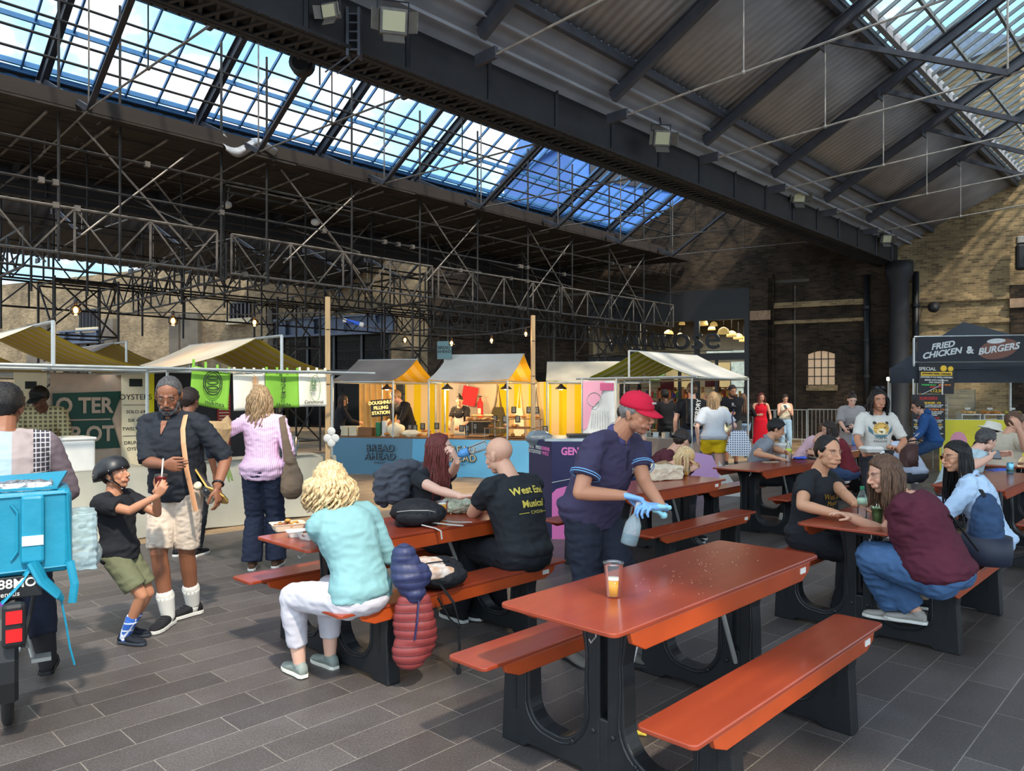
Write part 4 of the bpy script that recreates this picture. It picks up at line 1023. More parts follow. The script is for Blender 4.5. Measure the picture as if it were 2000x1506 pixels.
# ================================================================= bakery
BA = G(652, 924); BD = Vector((math.cos(-.27), math.sin(-.27), 0)); BRZ = -.27
BP = lambda x, y, z=0: BA+BD*x+Vector((-BD.y, BD.x, 0))*y+ZA*z
bk = thing('bakery_counter', 'long bakery counter wrapped in sky blue cloth lettered BREAD AHEAD', 'counter', BA, BRZ)
M_sky = mat('cloth_sky_blue', H((92, 160, 196)), .75, 0, var=.08, vscale=1.2, bump=.25, bscale=5)
M_sky2 = mat('cloth_slate_blue', H((84, 126, 150)), .75, 0, var=.08, vscale=1.2, bump=.2, bscale=5)
skirt(bk, 0, 1.72, 0, .72, M_sky2, zb=.0, amp=.006, name='slate_skirt'); skirt(bk, 1.72, 4.75, 0, .72, M_sky, zb=.0, amp=.008, wav=14, name='blue_skirt')
tabletop_(bk, 0, 4.75, -.0, .8, .745, M_woodd); MB().box((-.015, .4, .36), (.03, .8, .72)).build('end_panel', M_sky2, bk)
M_letr = mat('letter_dark', H((44, 34, 32)), .7); M_letf = mat('letter_fill', H((206, 190, 150)), .7)
for cx_, m_top in ((1.05, M_sky2), (2.72, M_letf)):
    for tx, z in (('BREAD', .53), ('AHEAD', .365)):
        text(tx, .185, M_letr, bk, (cx_+.008, -.075, z-.006), (1, 0, 0), (0, 0, 1), cs=1.12, bold=.008, depth=.002)
        text(tx, .185, m_top, bk, (cx_, -.083, z), (1, 0, 0), (0, 0, 1), cs=1.12, bold=-.002, depth=.002)
    text('BAKERY', .055, M_letr, bk, (cx_, -.08, .24), (1, 0, 0), (0, 0, 1), cs=1.3)
def bstall(x, ln, dep, label, outer, inner, rz_=2.32):
    # ridge along the counter; local frame of canopy has ridge on y
    c = BP(x+ln, -.05+dep/2); t = thing('market_stall', label, 'market stall', c, BRZ+PI/2, 'market stalls')
    canopy(t, dep, ln, 1.86, rz_, outer, inner, fwd=.02, sag=.05, zlo=.745); return t
bstall(-.02, 1.36, 2.3, 'bakery stall half under a dark grey canopy with yellow striped lining', M_canvas_grey, stripe_mat('stripe_yellow_y', H((232, 186, 34)), H((240, 204, 120)), .3, 'Y', trans=.3))
bstall(2.05, 1.62, 2.3, 'bakery stall half under a pale cream canopy with yellow striped lining', M_canvas_pale, MATS['stripe_yellow_y'], 2.4)
cw = thing('bakery_backdrop', 'yellow and cream striped cloth wall behind the bakery counter', 'curtain', BP(-.62, 2.35), BRZ)
cloth(1.15, 2.25, 0, .1, 1.86, M_curt, cw, 'striped_cloth'); cloth(2.25, 3.35, .0, .1, 1.86, M_canvas, cw, 'plain_cloth'); cloth(3.35, 5.35, 0, .05, 1.86, M_curt, cw, 'striped_cloth', ph=2)
cloth(.0, .95, .0, .1, 1.86, mat('curtain_orange', H((224, 176, 104)), .85, var=.1), cw, 'gathered_curtain', amp=.04, wav=40, nx=60)
MB().box((.98, 0, .95), (.2, .02, 1.8)).build('dark_post', M_dkpanel, cw)
MB().box((2.9, -.06, .85), (1.1, .02, .25)).build('dark_hatch', M_black, cw)
for (x, y, e_) in ((.7, 1.0, 16), (2.1, .9, 20), (3.3, 1.1, 26), (4.4, 1.3, 16)):
    t = thing('heat_lamp', 'small warm lamp hanging %s' % {.7: 'over the paper bags', 2.1: 'between the two bakery canopies', 3.3: 'over the pastry racks', 4.4: 'over the counter end'}[x], 'lamp', BP(x, y, 1.72), BRZ, 'warm lamps over the bakery counter')
    MB().lathe((0, 0, 0), [(.12, -.03), (.11, .0), (.05, .04), (.02, .08)], 16).build('shade', M_iron, t, smooth=True)
    MB().ell((0, 0, -.02), (.05, .05, .025), 10, 6).build('bulb', mat('warm_bulb', (1, .75, .4), .4, emit=(1, .62, .25), es=9), t)
    MB().tube([(0, 0, .06), (0, 0, .16)], .006, 5).build('cord', M_black, t)
    ld = bpy.data.lights.new('heat_lamp_light', 'POINT'); ld.energy = e_*2.2; ld.color = (1, .68, .32); ld.shadow_soft_size = .1
    lo = bpy.data.objects.new('heat_lamp_light', ld); COL.objects.link(lo); lo.location = BP(x, y, 1.6)
# doughnut sign
t = thing('sign_board', 'black board with glowing letters DOUGHNUT FILLING STATION behind the counter', 'sign', BP(.14, 1.9, .0), BRZ)
MB().box((0, 0, 1.28), (.5, .03, .38), Matrix.Rotation(-.08, 3, 'Y')).build('board', M_black, t); MB().tube([(0, .02, 0), (0, .02, 1.1)], .02, 6).build('post_shaft', M_black, t)
ml = mat('sign_letter_glow', H((244, 220, 150)), .5, emit=H((250, 214, 130)), es=.6)
for k, tx in enumerate(('DOUGHNUT', 'FILLING', 'STATION')): text(tx, .105, ml, t, (0, -.022, 1.4-k*.115), (1, 0, .08), (-.08, 0, 1), bold=.004)
t = thing('hanging_sign', 'teal square bakery sign on a pole above the stalls', 'sign', P(868, 684, 15.3), BRZ)
MB().box((0, 0, 0), (.31, .03, .37), bev=.004).build('board', mat('teal_sign', H((92, 124, 130)), .6), t)
text('BREAD', .09, M_ink, t, (0, -.02, .05), (1, 0, 0), (0, 0, 1)); text('AHEAD', .09, M_ink, t, (0, -.02, -.03), (1, 0, 0), (0, 0, 1)); MB().tube([(0, .03, -.1), (0, .03, -2.48)], .02, 6).build('pole', M_galv, t)
# goods on the bakery counter
M_crust = mat('bread_crust', H((200, 130, 60)), .6, var=.35, vscale=25, bump=.3); M_crust2 = mat('bread_pale', H((222, 176, 108)), .6, var=.3, vscale=25, bump=.3)
def loaf(loc, l, r, m_, rz, grp, lab, nm='bread_loaf', cat='bread'):
    mb = MB(); n = 8; mb.loft([[Vector((l*(i/n-.5), r*math.sin(PI*(.06+.88*i/n))**.6*math.cos(2*PI*k/10), r*.75+r*.75*math.sin(PI*(.06+.88*i/n))**.6*math.sin(2*PI*k/10))) for k in range(10)] for i in range(n+1)])
    o = mb.build(nm, m_, loc=loc, rotz=rz, smooth=True); return tag(o, lab, cat, grp)
def copies(o, locs, labs=None):
    r = []
    for i, (l, rz) in enumerate(locs):
        c = o.copy(); COL.objects.link(c); c.location = l; c.rotation_euler = (0, 0, rz)
        if labs: c['label'] = labs[i]
        r.append(c)
    return r
rnd = random.Random(11)
def tier(x, y, ln, dp, zs, label):
    t = thing('display_rack', label, 'rack', BP(x, y, .745), BRZ)
    mb = MB()
    for z in zs: mb.box((0, 0, z), (ln, dp, .015))
    mb.build('tray', M_woodd, t); mb = MB()
    for sx in (-1, 1):
        for sy in (-1, 1): mb.tube([(sx*(ln/2-.02), sy*(dp/2-.02), 0), (sx*(ln/2-.02), sy*(dp/2-.02), max(zs)+.0)], .006, 5)
    mb.build('frame', M_galv, t); return t
tier(3.05, .35, .62, .4, (.02, .33), 'wire rack heaped with long golden loaves'); tier(3.55, .3, .85, .36, (.02, .19), 'two tier rack of pastries beside the timber post'); tier(3.8, .62, .7, .2, (.2, .36), 'upper pastry rack at the far end of the bakery counter')
l0 = None; locs = []
for k in range(9): locs.append((BP(2.8+.055*k, .3+.05*(k % 3), .745+.34+.06*(k % 2)), BRZ+PI/2+rnd.uniform(-.3, .3)))
l0 = loaf(locs[0][0], .42, .035, M_crust2, locs[0][1], 'long loaves on the wire rack', 'long golden loaf lying on the wire rack'); copies(l0, locs[1:])
locs = []
for k in range(46):
    q = rnd.choice(((1.45, .9, .75), (2.0, .9, .75), (3.55, .75, .94), (3.55, .75, .765), (3.8, .6, 1.11), (2.45, .6, .75), (1.75, .5, .82)))
    locs.append((BP(q[0]+rnd.uniform(-.5, .5)*q[1], (.62 if q[2] > 1 else .3)+rnd.uniform(-.09, .09), q[2]+.01), rnd.uniform(0, 3)))
l1 = loaf(locs[0][0], .13, .042, M_crust, 0, 'pastries spread along the bakery counter', 'small browned pastry on the bakery counter', 'pastry', 'pastry'); copies(l1, locs[1:])
# price cards
pc = thing('price_card', 'small black price card with pale writing among the pastries', 'card', BP(1.55, .25, .76), BRZ, 'black price cards on the bakery counter')
MB().box((0, 0, .16), (.1, .008, .13)).build('card', M_black, pc); mb = MB()
for k in range(4): mb.box((0, -.006, .2-.025*k), (.06, .002, .007))
mb.build('writing', M_cream, pc); MB().tube([(0, 0, 0), (0, 0, .1)], .004, 5).build('stem', M_galv, pc)
for (x, z, y) in ((1.68, .76, .2), (1.8, .79, .3), (2.1, .8, .3), (2.62, .76, .3), (2.72, .76, .35), (2.9, .8, .3), (3.3, .95, .3), (3.52, .95, .25), (3.6, 1.12, .6), (3.76, .95, .3), (3.9, 1.12, .62), (4.06, 1.12, .6), (4.3, .76, .3)): dup(pc, BP(x, y, z), BRZ, 'black price card '+('by the paper bags' if x < 2 else 'beside the long loaves' if x < 3 else 'at the bare end of the bakery counter' if x > 4.2 else 'on the upper pastry rack' if z > 1 else 'on the two tier pastry rack'))
# paper bags, towels, bins, boxes
def bag_heap(loc, sx, sy, sz, m_, name, label, cat, seed, rz=0, n=26):
    mb = MB(); rn = random.Random(seed)
    mb.ell((0, 0, sz/2), (sx/2, sy/2, sz/2), n, n//2)
    for v in mb.v:
        d = noise.noise(Vector((v.x*9+seed, v.y*9, v.z*9)))*.12*min(sx, sz)*2; v.x *= 1+d*2; v.y *= 1+d*2; v.z = max(0, v.z+d*.5)
        if v.z < sz*.12: v.z = 0
    o = mb.build(name, m_, loc=loc, rotz=rz); return tag(o, label, cat)
bag_heap(BP(1.22, .3, .745), .36, .26, .26, M_cream, 'paper_bag', 'crumpled cream paper bag the fair haired baker fills', 'bag', 2); bag_heap(BP(1.6, .2, .745), .4, .22, .14, M_cream, 'paper_bag', 'flattened cream paper bag beside the pastries', 'bag', 5)
o = MB().lathe((0, 0, 0), [(.05, 0), (.055, .02), (.055, .26), (.05, .28)], 14).build('green_canister', mat('canister_green', H((30, 110, 70)), .4), loc=BP(.86, .25, .745)); tag(o, 'green cylinder canister on the bakery counter', 'canister')
o = MB().lathe((0, 0, 0), [(.05, 0), (.055, .02), (.055, .3), (.05, .31)], 14).build('paper_roll', M_white, loc=BP(1.0, .25, .745)); tag(o, 'white paper roll standing next to the green canister', 'paper roll')
o = MB().box((0, 0, .09), (.3, .24, .18), bev=.01).build('carton', M_woodd, loc=BP(.62, .25, .745), rotz=BRZ); tag(o, 'brown carton on the bakery counter', 'carton')
for i, x in enumerate((.12, .32)):
    mb = MB()
    for k in range(9): mb.box((0, 0, .012+k*.022), (.17, .17, .017))
    o = mb.build('box_stack', M_cream, loc=BP(x, .28, .745), rotz=BRZ); tag(o, ['stack of flat cream takeaway boxes at the near end of the counter', 'stack of flat cream takeaway boxes beside the brown carton'][i], 'box stack')
# things hung on the backdrop
def hangbag(x, zt, w_, h_, m_, label, cat, name, strap=True):
    t = thing(name, label, cat, BP(x, 2.22, 0), BRZ); mb = MB()
    mb.loft([[Vector((sx*w_/2*k_, sy*.04, zt-z)) for sx, sy in ((-1, -1), (1, -1), (1, 1), (-1, 1))] for z, k_ in ((h_*.45, .55), (h_*.6, .8), (h_*.9, 1), (h_, .85))]); mb.build('bag_body', m_, t)
    if strap: MB().tube([(-w_*.2, 0, zt-h_*.45), (0, 0, zt), (w_*.2, 0, zt-h_*.45)], .014, 6).build('strap', m_, t)
hangbag(2.8, 1.78, .36, 1.05, mat('olive_bag', H((72, 66, 40)), .8), 'olive brown tote bag hung on the striped cloth', 'bag', 'tote_bag')
hangbag(3.28, 1.78, .24, 1.1, M_cream, 'cream apron hung on the striped cloth', 'apron', 'apron'); hangbag(3.66, 1.74, .2, 1.0, M_canvas_grey, 'grey apron hanging at the end of the striped cloth', 'apron', 'apron')
t = thing('red_bag', 'red square bag pinned to the plain cloth above the baker', 'bag', BP(2.12, 2.25, 1.55), BRZ); MB().box((0, 0, 0), (.34, .06, .42), Matrix.Rotation(.2, 3, 'Y'), bev=.03).build('bag_body', mat('bright_red', H((210, 30, 36)), .6), t)
t = thing('fire_extinguisher', 'red fire extinguisher mounted on the post behind the counter', 'fire extinguisher', BP(2.42, 2.1, 1.02), BRZ)
MB().lathe((0, 0, 0), [(.06, 0), (.065, .03), (.065, .38), (.03, .44), (.02, .5)], 14).build('cylinder', MATS['bright_red'], t, smooth=True); MB().box((0, -.02, .52), (.08, .03, .03)).build('handle', M_black, t); MB().box((0, -.064, .2), (.07, .004, .12)).build('label_panel', M_cream, t)
# side kitchen past the bakery, with green canopy
t = dup(st, BP(5.6, 1.5), BRZ+PI/2+.2, 'small stall with a green striped canopy behind the far timber post', 'market stalls'); t.scale = (.8, .75, .98)
for ch in t.children:
    if ch.name.startswith('canopy_lining'): ch.data = ch.data.copy(); ch.data.materials.clear(); ch.data.materials.append(M_str_green)
    if ch.name.startswith('skirt') or ch.name.startswith('counter'): bpy.data.objects.remove(ch)
c = G(1110, 935); t = thing('prep_table', 'steel preparation table with bowls behind the pink banner', 'table', BP(5.3, .8), BRZ)
tabletop_(t, -.5, .6, 0, .5, .8, M_galv); mb = MB()
for x in (-.45, .55):
    for y in (.05, .45): mb.tube([(x, y, 0), (x, y, .8)], .015, 6)
mb.build('frame', M_galv, t); MB().box((.05, .25, .4), (1.0, .4, .03)).build('shelf', M_galv, t)
t = thing('mixing_bowl', 'steel mixing bowl on the preparation table', 'bowl', BP(5.45, 1.05, .8)); MB().lathe((0, 0, 0), [(.07, 0), (.16, .06), (.2, .15), (.19, .15), (.14, .06)], 18).build('bowl_body', M_chrome, t, smooth=True)
o = bag_heap(BP(5.1, 1.0, .8), .24, .15, .1, MATS['bright_red'], 'red_cloth', 'red folded cloth beside the mixing bowl', 'cloth', 3)
o = MB().box((0, 0, 1.35), (.75, .03, 1.0)).build('side_sheet', M_canvas_pale, loc=BP(5.15, 1.75), rotz=BRZ); tag(o, 'pale side sheet hanging past the end of the striped cloth', 'sheet')
# pink and white banner
c = P(1170, 770, 13.0); t = thing('tall_banner', 'tall white and pink banner with line drawing beside the awning', 'banner', (c.x, c.y, 0), -.2)
cloth(-.28, .28, 0, .55, 1.83, mat('banner_white', H((206, 204, 200)), .7, var=.05), t, 'cloth', amp=.02)
mp_ = mat('banner_pink', H((214, 150, 168)), .7); MB().add([(-.28, -.03, 1.82), (.1, -.03, 1.82), (.02, -.03, 1.5), (-.12, -.03, 1.35), (-.2, -.03, 1.0), (-.28, -.03, .95)], [(0, 1, 2, 3, 4, 5)]).build('pink_field', mp_, t)
MB().box((.14, -.03, 1.72), (.24, .006, .13)).build('pink_label', mat('rose', H((190, 84, 120)), .7), t)
mb = MB(); mb.tube([(-.08+.12*math.cos(a), -.035, 1.5+.12*math.sin(a)) for a in [2*PI*k/16 for k in range(17)]], .006, 5)
for k in range(8): mb.tube([(-.1+k*.04, -.035, 1.3+.02*(k % 2)), (-.12+k*.045, -.035, 1.0)], .004, 5)
mb.build('drawing', M_galv, t); text('CAFE GATE CO', .05, M_ink, t, (0, -.04, .78), (1, 0, 0), (0, 0, 1))
mb = MB()
for x in (-.3, .3): mb.tube([(x, .02, 0), (x, .02, 1.86)], .014, 6)
mb.build('frame', M_galv, t)
# --- awning stall in front of the shop
ms = thing('market_stall', 'open sided stall with pale green striped awning before the supermarket', 'market stall', UV(11.2, -7.68), -TH, 'market stalls')
canopy(ms, 2.2, 2.1, 1.9, 2.36, M_canvas_pale, M_str_green, fwd=.25, sag=.03)
tabletop_(ms, -1.1, 1.1, .3, .9, .8, M_galv); skirt(ms, -1.1, 1.1, .3, .79, M_canvas_grey)
for i in range(14):
    q = UV(11.2, -7.68)+VDIR*(-.95+.14*i)+UDIR*(.45+.12*(i % 3)); q.z = .8
    if i == 0:
        o = MB().box((0, 0, .04), (.1, .1, .08)).box((0, 0, .085), (.11, .11, .01)).build('trinket_box', M_galv, loc=q); tag(o, 'small silvery box on the awning stall table', 'box', 'small silvery boxes on the awning stall'); tb0 = o
    else:
        o = tb0.copy(); COL.objects.link(o); o.location = q; o.rotation_euler = (0, 0, i*.4)
# lilac board leaning near shoppers
c = G(1345, 960); t = thing('lilac_board', 'large lilac and white panel of the table stand behind the walkers', 'panel', (c.x+.15, c.y-.4, 0), -.35)
MB().add([(-.32, 0, 0), (.4, 0, 0), (.12, 0, .62), (-.2, 0, .68), (-.3, 0, .6)], [(0, 1, 2, 3, 4)]).build('board', mat('lilac', H((206, 160, 206)), .6), t); solid(t.children[0], .02)
MB().prism([(.25, -.02, 0), (.6, -.02, 0), (.22, -.02, .55)], (0, .01, 0)).build('white_corner', M_white, t)
# ================================================================= burger stall, right
c = P(1785, 770, 15.3); BS = Vector((c.x, c.y, 0)); BZR = -.2; bx = Vector((math.cos(BZR), math.sin(BZR), 0)); by = Vector((-bx.y, bx.x, 0))
Q = lambda x, y, z=0: BS+bx*x+by*y+ZA*z
t = thing('burger_stall', 'black gazebo burger stall with wide lettered banner', 'market stall', BS, BZR)
mb = MB()
for x, y in ((0, 0), (3.6, 0), (1.0, 3.0), (3.6, 3.0)):
    mb.tube([(x, y, 0), (x, y, 2.75 if y == 0 else 2.1)], .025, 6)
mb.tube([(0, 0, 2.77), (3.6, 0, 2.77)], .02, 6); mb.tube([(0, 0, 2.25), (3.6, 0, 2.25)], .02, 6); mb.build('frame', M_galv, t)
A4 = [(-.5, -.1, 2.1), (4.0, -.1, 2.1), (4.0, 3.3, 2.1), (.75, 3.3, 2.1)]; ap = (1.5, 1.6, 3.2)
mb = MB(); mb.add(A4+[ap], [(0, 1, 4), (1, 2, 4), (2, 3, 4), (3, 0, 4)]); o = mb.build('canopy_top', mat('gazebo_black', H((38, 42, 50)), .7, var=.15), t); solid(o, .01)
cloth(-.5, 4.0, -.1, 1.82, 2.14, MATS['gazebo_black'], t, 'valance', amp=.04, wav=9)
mb = MB(); mb.sheet(lambda a, b: Vector((-.5+1.25*a, -.1+3.3*a, 2.12-.2*b)), 6, 3); mb.build('valance', MATS['gazebo_black'], t)
bn = thing('burger_banner', 'wide black mesh banner reading FRIED CHICKEN & BURGERS &', 'banner', Q(0, -.06), BZR)
MB().box((1.85, 0, 2.51), (3.6, .015, .5)).build('cloth', mat('mesh_black', H((46, 48, 54)), .8, var=.1), bn)
M_bw = mat('banner_letter', H((206, 210, 210)), .8, var=.15, vscale=20)
text('FRIED', .17, M_bw, bn, (.52, -.012, 2.58), (1, 0, .16), (0, 0, 1), bold=.006, shear=.2); text('CHICKEN', .17, M_bw, bn, (.5, -.012, 2.42), (1, 0, .16), (0, 0, 1), bold=.006, shear=.2)
text('&', .2, M_bw, bn, (1.02, -.012, 2.48), (1, 0, 0), (0, 0, 1), bold=.008); text('&', .2, M_bw, bn, (2.08, -.012, 2.5), (1, 0, 0), (0, 0, 1), bold=.008); text('SIDES', .17, M_bw, bn, (2.6, -.012, 2.46), (1, 0, .16), (0, 0, 1), bold=.006, shear=.2)
MB().prism([Vector((1.54+.36*math.cos(a), -.009, 2.5+.2*math.sin(a)+.06*math.cos(a))) for a in [2*PI*k/24 for k in range(24)]], (0, .002, 0)).build('bun_print', mat('bun_brown', H((122, 84, 72)), .8), bn)
MB().prism([Vector((1.5+.17*math.cos(a), -.012, 2.66+.05*math.sin(a)+.01*math.cos(a))) for a in [2*PI*k/20 for k in range(20)]], (0, .002, 0)).build('seed_patch', M_bw, bn)
text('BURGERS', .18, M_bw, bn, (1.54, -.016, 2.5), (1, 0, .16), (0, 0, 1), bold=.006, shear=.2)
# menu boards
def menu(c, w_, h_, tilt, label, rows):
    t = thing('menu_board', label, 'menu board', c, BZR); MB().box((0, 0, 0), (w_, .03, h_), Matrix.Rotation(tilt, 3, 'Y')).build('board', M_black, t)
    for (tx, x, z, s_, m_) in rows: text(tx, s_, m_, t, (x, -.02, z), (1, 0, -tilt), (tilt, 0, 1), bold=.002)
    return t
MY = mat('menu_yellow', H((236, 190, 50)), .6); MR = mat('menu_red', H((200, 50, 50)), .6); MG = mat('menu_green', H((70, 190, 90)), .6); MO = mat('menu_orange', H((230, 130, 50)), .6)
zc = EYE-(740-HY)/F*15.1
t = menu(Q(.36, -.18, zc), .66, .6, .03, 'tilted black menu board with the price £12.50', [('SPECIAL', -.17, .2, .09, M_white), ('JAPANESE STYLE FRIED CHICKEN', 0, .03, .04, M_white), ('SERVED WITH FRIES, SLAW,', 0, -.03, .036, M_white), ('AND CHOICE OF', 0, -.075, .036, M_white), ('WASABI MAYO,', -.14, -.125, .04, MG), ('SPICY MAYO', .15, -.125, .04, MO), ('SWEET CHILLI', 0, -.17, .04, MR), ('£12.50', 0, -.245, .085, MY)])
MB().box((0, -.018, .1), (.58, .006, .075)).build('yellow_strip', MY, t); text('JAPANESE FRIED CHICKEN', .045, M_black, t, (0, -.024, .1), (1, 0, -.03), (.03, 0, 1), bold=.002)
MB().lathe((.13, -.02, .21), [(.0, -.002), (.06, -.002), (.06, .002), (0, .002)], 16, Matrix.Rotation(PI/2, 3, 'X')).lathe((.26, -.02, .2), [(.0, -.002), (.05, -.002), (.05, .002), (0, .002)], 16, Matrix.Rotation(PI/2, 3, 'X')).build('round_badge', MY, t)
rows = [('BURGERS', 0, .38, .08, MR)]
z = .29
for hd, m_, n in (('CHEESEBURGER  £10', MY, 2), ('BELLY CONNECTION  £12', MO, 3), ('SPICY STACK  £12', MR, 2), ('CHICKEN BURGER  £11', MY, 2), ('STEAK', MY, 1)):
    rows.append((hd, 0, z, .05, m_)); z -= .045
    for k in range(n): rows.append((['BEEF PATTY WITH CHEESE AND ONION', 'LETTUCE, TOMATO, HOUSE SAUCE', 'PICKLES AND MUSTARD'][k % 3], 0, z, .03, M_white)); z -= .034
    z -= .022
menu(Q(.17, -.3, EYE-(815-HY)/F*15.0), .62, .92, 0, 'tall black menu board headed BURGERS beside the counter', rows)
mb = MB(); mb.tube([Q(-.1, -.28, 0), Q(-.1, -.28, 1.9)], .015, 6); mb.tube([Q(.44, -.28, 0), Q(.44, -.28, 1.9)], .015, 6); mb.tube([Q(-.1, -.28, 1.5), Q(.7, -.15, 1.9)], .01, 6)
tag(mb.build('menu_stand', M_galv), 'thin steel stand carrying the two menu boards', 'stand')
t = thing('burger_counter', 'yellow fronted food counter of the burger stall', 'counter', Q(.55, .2), BZR)
MB().box((1.6, 0, .53), (3.2, .05, 1.06)).build('front_panel', mat('counter_yellow', H((222, 208, 52)), .6, var=.12, vscale=2), t); tabletop_(t, 0, 3.2, .02, .6, 1.07, M_galv)
MB().prism([Vector((.35+.16*math.cos(a), -.03, .62+.2*math.sin(a))) for a in [2*PI*k/20 for k in range(20)]], (0, .004, 0)).build('pink_splash', mat('splash_pink', H((226, 150, 170)), .6), t)
for i in range(6):
    x = .95+.42*i; t = thing('food_tray', ['loaded salad tray nearest the menu boards', 'tray of buns on the yellow counter', 'tray of pink filled rolls on the yellow counter', 'tray of white dressed rolls on the yellow counter', 'tray of red garnished food on the yellow counter', 'last tray on the yellow counter'][i], 'tray', Q(x+.2, .35, 1.07), BZR, 'food trays on the yellow counter')
    MB().box((0, 0, .1), (.38, .3, .02)).box((-.17, 0, .05), (.015, .28, .1)).box((.17, 0, .05), (.015, .28, .1)).build('tray_stand', M_white, t)
    mb = MB(); rn = random.Random(i)
    for k in range(9): mb.ell((rn.uniform(-.14, .14), rn.uniform(-.1, .1), .135+rn.uniform(0, .02)), (.05, .04, .03), 8, 6)
    o = mb.build('food', [M_crust2, M_crust, mat('salad', H((170, 160, 60)), .7, var=.3), mat('ham_pink', H((206, 130, 120)), .6, var=.3)][i % 4], t, smooth=True); o['kind'] = 'stuff'
    MB().box((0, .05, .22), (.1, .004, .04)).tube([(0, .05, .1), (0, .05, .2)], .003, 4).build('ticket', M_white, t)
# side equipment: chafing glass, steel rack, trays
t = thing('serving_rack', 'steel rack of white trays beside the tall menu board', 'rack', Q(.75, .9, 0), BZR); mb = MB()
for k in range(6): mb.box((0, 0, .9+k*.09), (.3, .3, .02))
for x in (-.14, .14): mb.tube([(x, -.14, 0), (x, -.14, 1.5)], .01, 5)
mb.build('rack_body', M_galv, t)
for (px, py, lab) in ((1737, 743, 'bright lamp on a slim post at the edge of the black gazebo'), (1973, 744, 'bright square lamp on a post behind the yellow counter')):
    d = 15.9 if px < 1800 else 16.8; c = P(px, py, d); t = thing('post_lamp', lab, 'lamp', (c.x, c.y, 0), 0, 'post lamps at the burger stall')
    MB().tube([(0, 0, 0), (0, 0, c.z-.03)], .04 if px < 1800 else .03, 6).build('post_shaft', M_galv, t)
    MB().box((0, 0, c.z+.03), (.1, .08, .08), bev=.02).build('lamp_head', mat('lamp_yellow_glow', (1, .9, .5), .4, emit=(1, .92, .5), es=6), t)
    ld = bpy.data.lights.new('post_lamp_light', 'POINT'); ld.energy = 55; ld.color = (1, .86, .5); ld.shadow_soft_size = .06
    lo = bpy.data.objects.new('post_lamp_light', ld); COL.objects.link(lo); lo.location = c+Vector((0, .0, .12))
o = MB().box((0, 0, .95), (1.1, .05, 1.5)).build('clear_screen', thin_clear('screen', (.75, .8, .8), gloss=.2, body=.12, bcol=(.4, .44, .44)), loc=Q(1.45, 2.3), rotz=BZR); tag(o, 'grey clear screen at the back of the burger stall', 'screen')
# crowd barriers by the wall
def barrier(px0, px1, yb, label):
    a = G(px0, yb); d = a.y; b = Vector(((px1-CX)/F*(d-.3), d-.3, 0)); ln = (b-a).length; rz = math.atan2((b-a).y, (b-a).x)
    t = thing('crowd_barrier', label, 'barrier', a, rz, 'steel crowd barriers along the wall'); mb = MB()
    mb.tube([(0, 0, .18), (0, 0, 1.1), (ln, 0, 1.1), (ln, 0, .18), (0, 0, .18)], .02, 6); mb.build('rail', M_galv, t)
    mb = MB(); n = int(ln/.12)
    for k in range(1, n): mb.tube([(ln*k/n, 0, .18), (ln*k/n, 0, 1.1)], .008, 5)
    o = mb.build('bars', M_galv, t)
    for x in (ln*.15, ln*.85): MB().tube([(x, -.25, 0), (x, 0, .1), (x, .25, 0)], .015, 6).tube([(x, 0, .1), (x, 0, .2)], .015, 6).build('foot', M_galv, t)
barrier(1515, 1575, 868, 'steel crowd barrier behind the woman reading her phone'); barrier(1578, 1680, 866, 'steel crowd barrier under the arched window'); barrier(1462, 1512, 870, 'steel crowd barrier beside the woman in the red dress')
barrier(1290, 1345, 880, 'steel crowd barrier in front of the supermarket glass')
# waste bin
c = P(1078, 770, 8.15); t = thing('waste_bin', 'large navy waste bin printed GENERAL WASTE with a pink bin symbol', 'waste bin', (c.x, c.y, 0), 0.0)
M_navy = mat('bin_navy', H((40, 38, 76)), .5, var=.08); M_pink = mat('bin_pink', H((232, 120, 180)), .5)
mb = MB(); mb.prism([(0, 0, 0), (1.1, 0, 0), (.95, .8, 0), (-.24, .7, 0)], (0, 0, 1.07)); o = mb.build('body', M_navy, t); bevel(o, .01)
mb = MB(); mb.box((.45, .38, 1.085), (1.05, .68, .03)); mb.build('lid_frame', M_galv, t); MB().box((.5, .38, 1.11), (.6, .4, .04)).build('opening', M_black, t)
text('GENERAL WASTE', .115, M_pink, t, (.1, -.006, .96), (1, 0, 0), (0, 0, 1), bold=.004, align='LEFT', sx=.85)
mb = MB(); mb.prism([Vector((x, -.008, z)) for x, z in ((.42, .58), (.56, .58), (.59, .78), (.39, .78))], (0, .006, 0)); mb.box((.49, -.005, .81), (.23, .006, .03)); mb.box((.49, -.005, .84), (.07, .006, .03)); mb.build('bin_symbol', M_pink, t)
MB().prism([Vector((x, -.004, z)) for x, z in ((.0, .0), (.72, 0), (.62, .22), (.46, .42), (.3, .54), (.16, .58), (.05, .55), (0, .5))], (0, .003, 0)).build('pink_swirl', M_pink, t)
MB().tube([(0, -.006, .62), (.2, -.006, .66), (.4, -.006, .56), (.6, -.006, .4)], .004, 5).build('white_line', M_white, t)
sdx = Vector((.24, -.7, 0)).normalized()
for k, (tx, m_) in enumerate((('REUSE\nRECYCLE', M_white), ('MIXED\nFOOD', M_white), ('GENERAL\nWASTE', M_pink))):
    o_ = Vector((-.24, .7, 0))+sdx*(.12+.22*k); text(tx, .06, m_, t, (o_.x-.006, o_.y-.004, .95), sdx, (0, 0, 1), ls=.9)
bag_heap((c.x-.12, c.y+.55, 1.0), .34, .34, .16, thin_clear('bin_liner', (.85, .88, .9), gloss=.4, body=.3, bcol=(.6, .65, .68)), 'bin_liner', 'clear crumpled bin liner bulging over the rim of the navy bin', 'bin liner', 8)
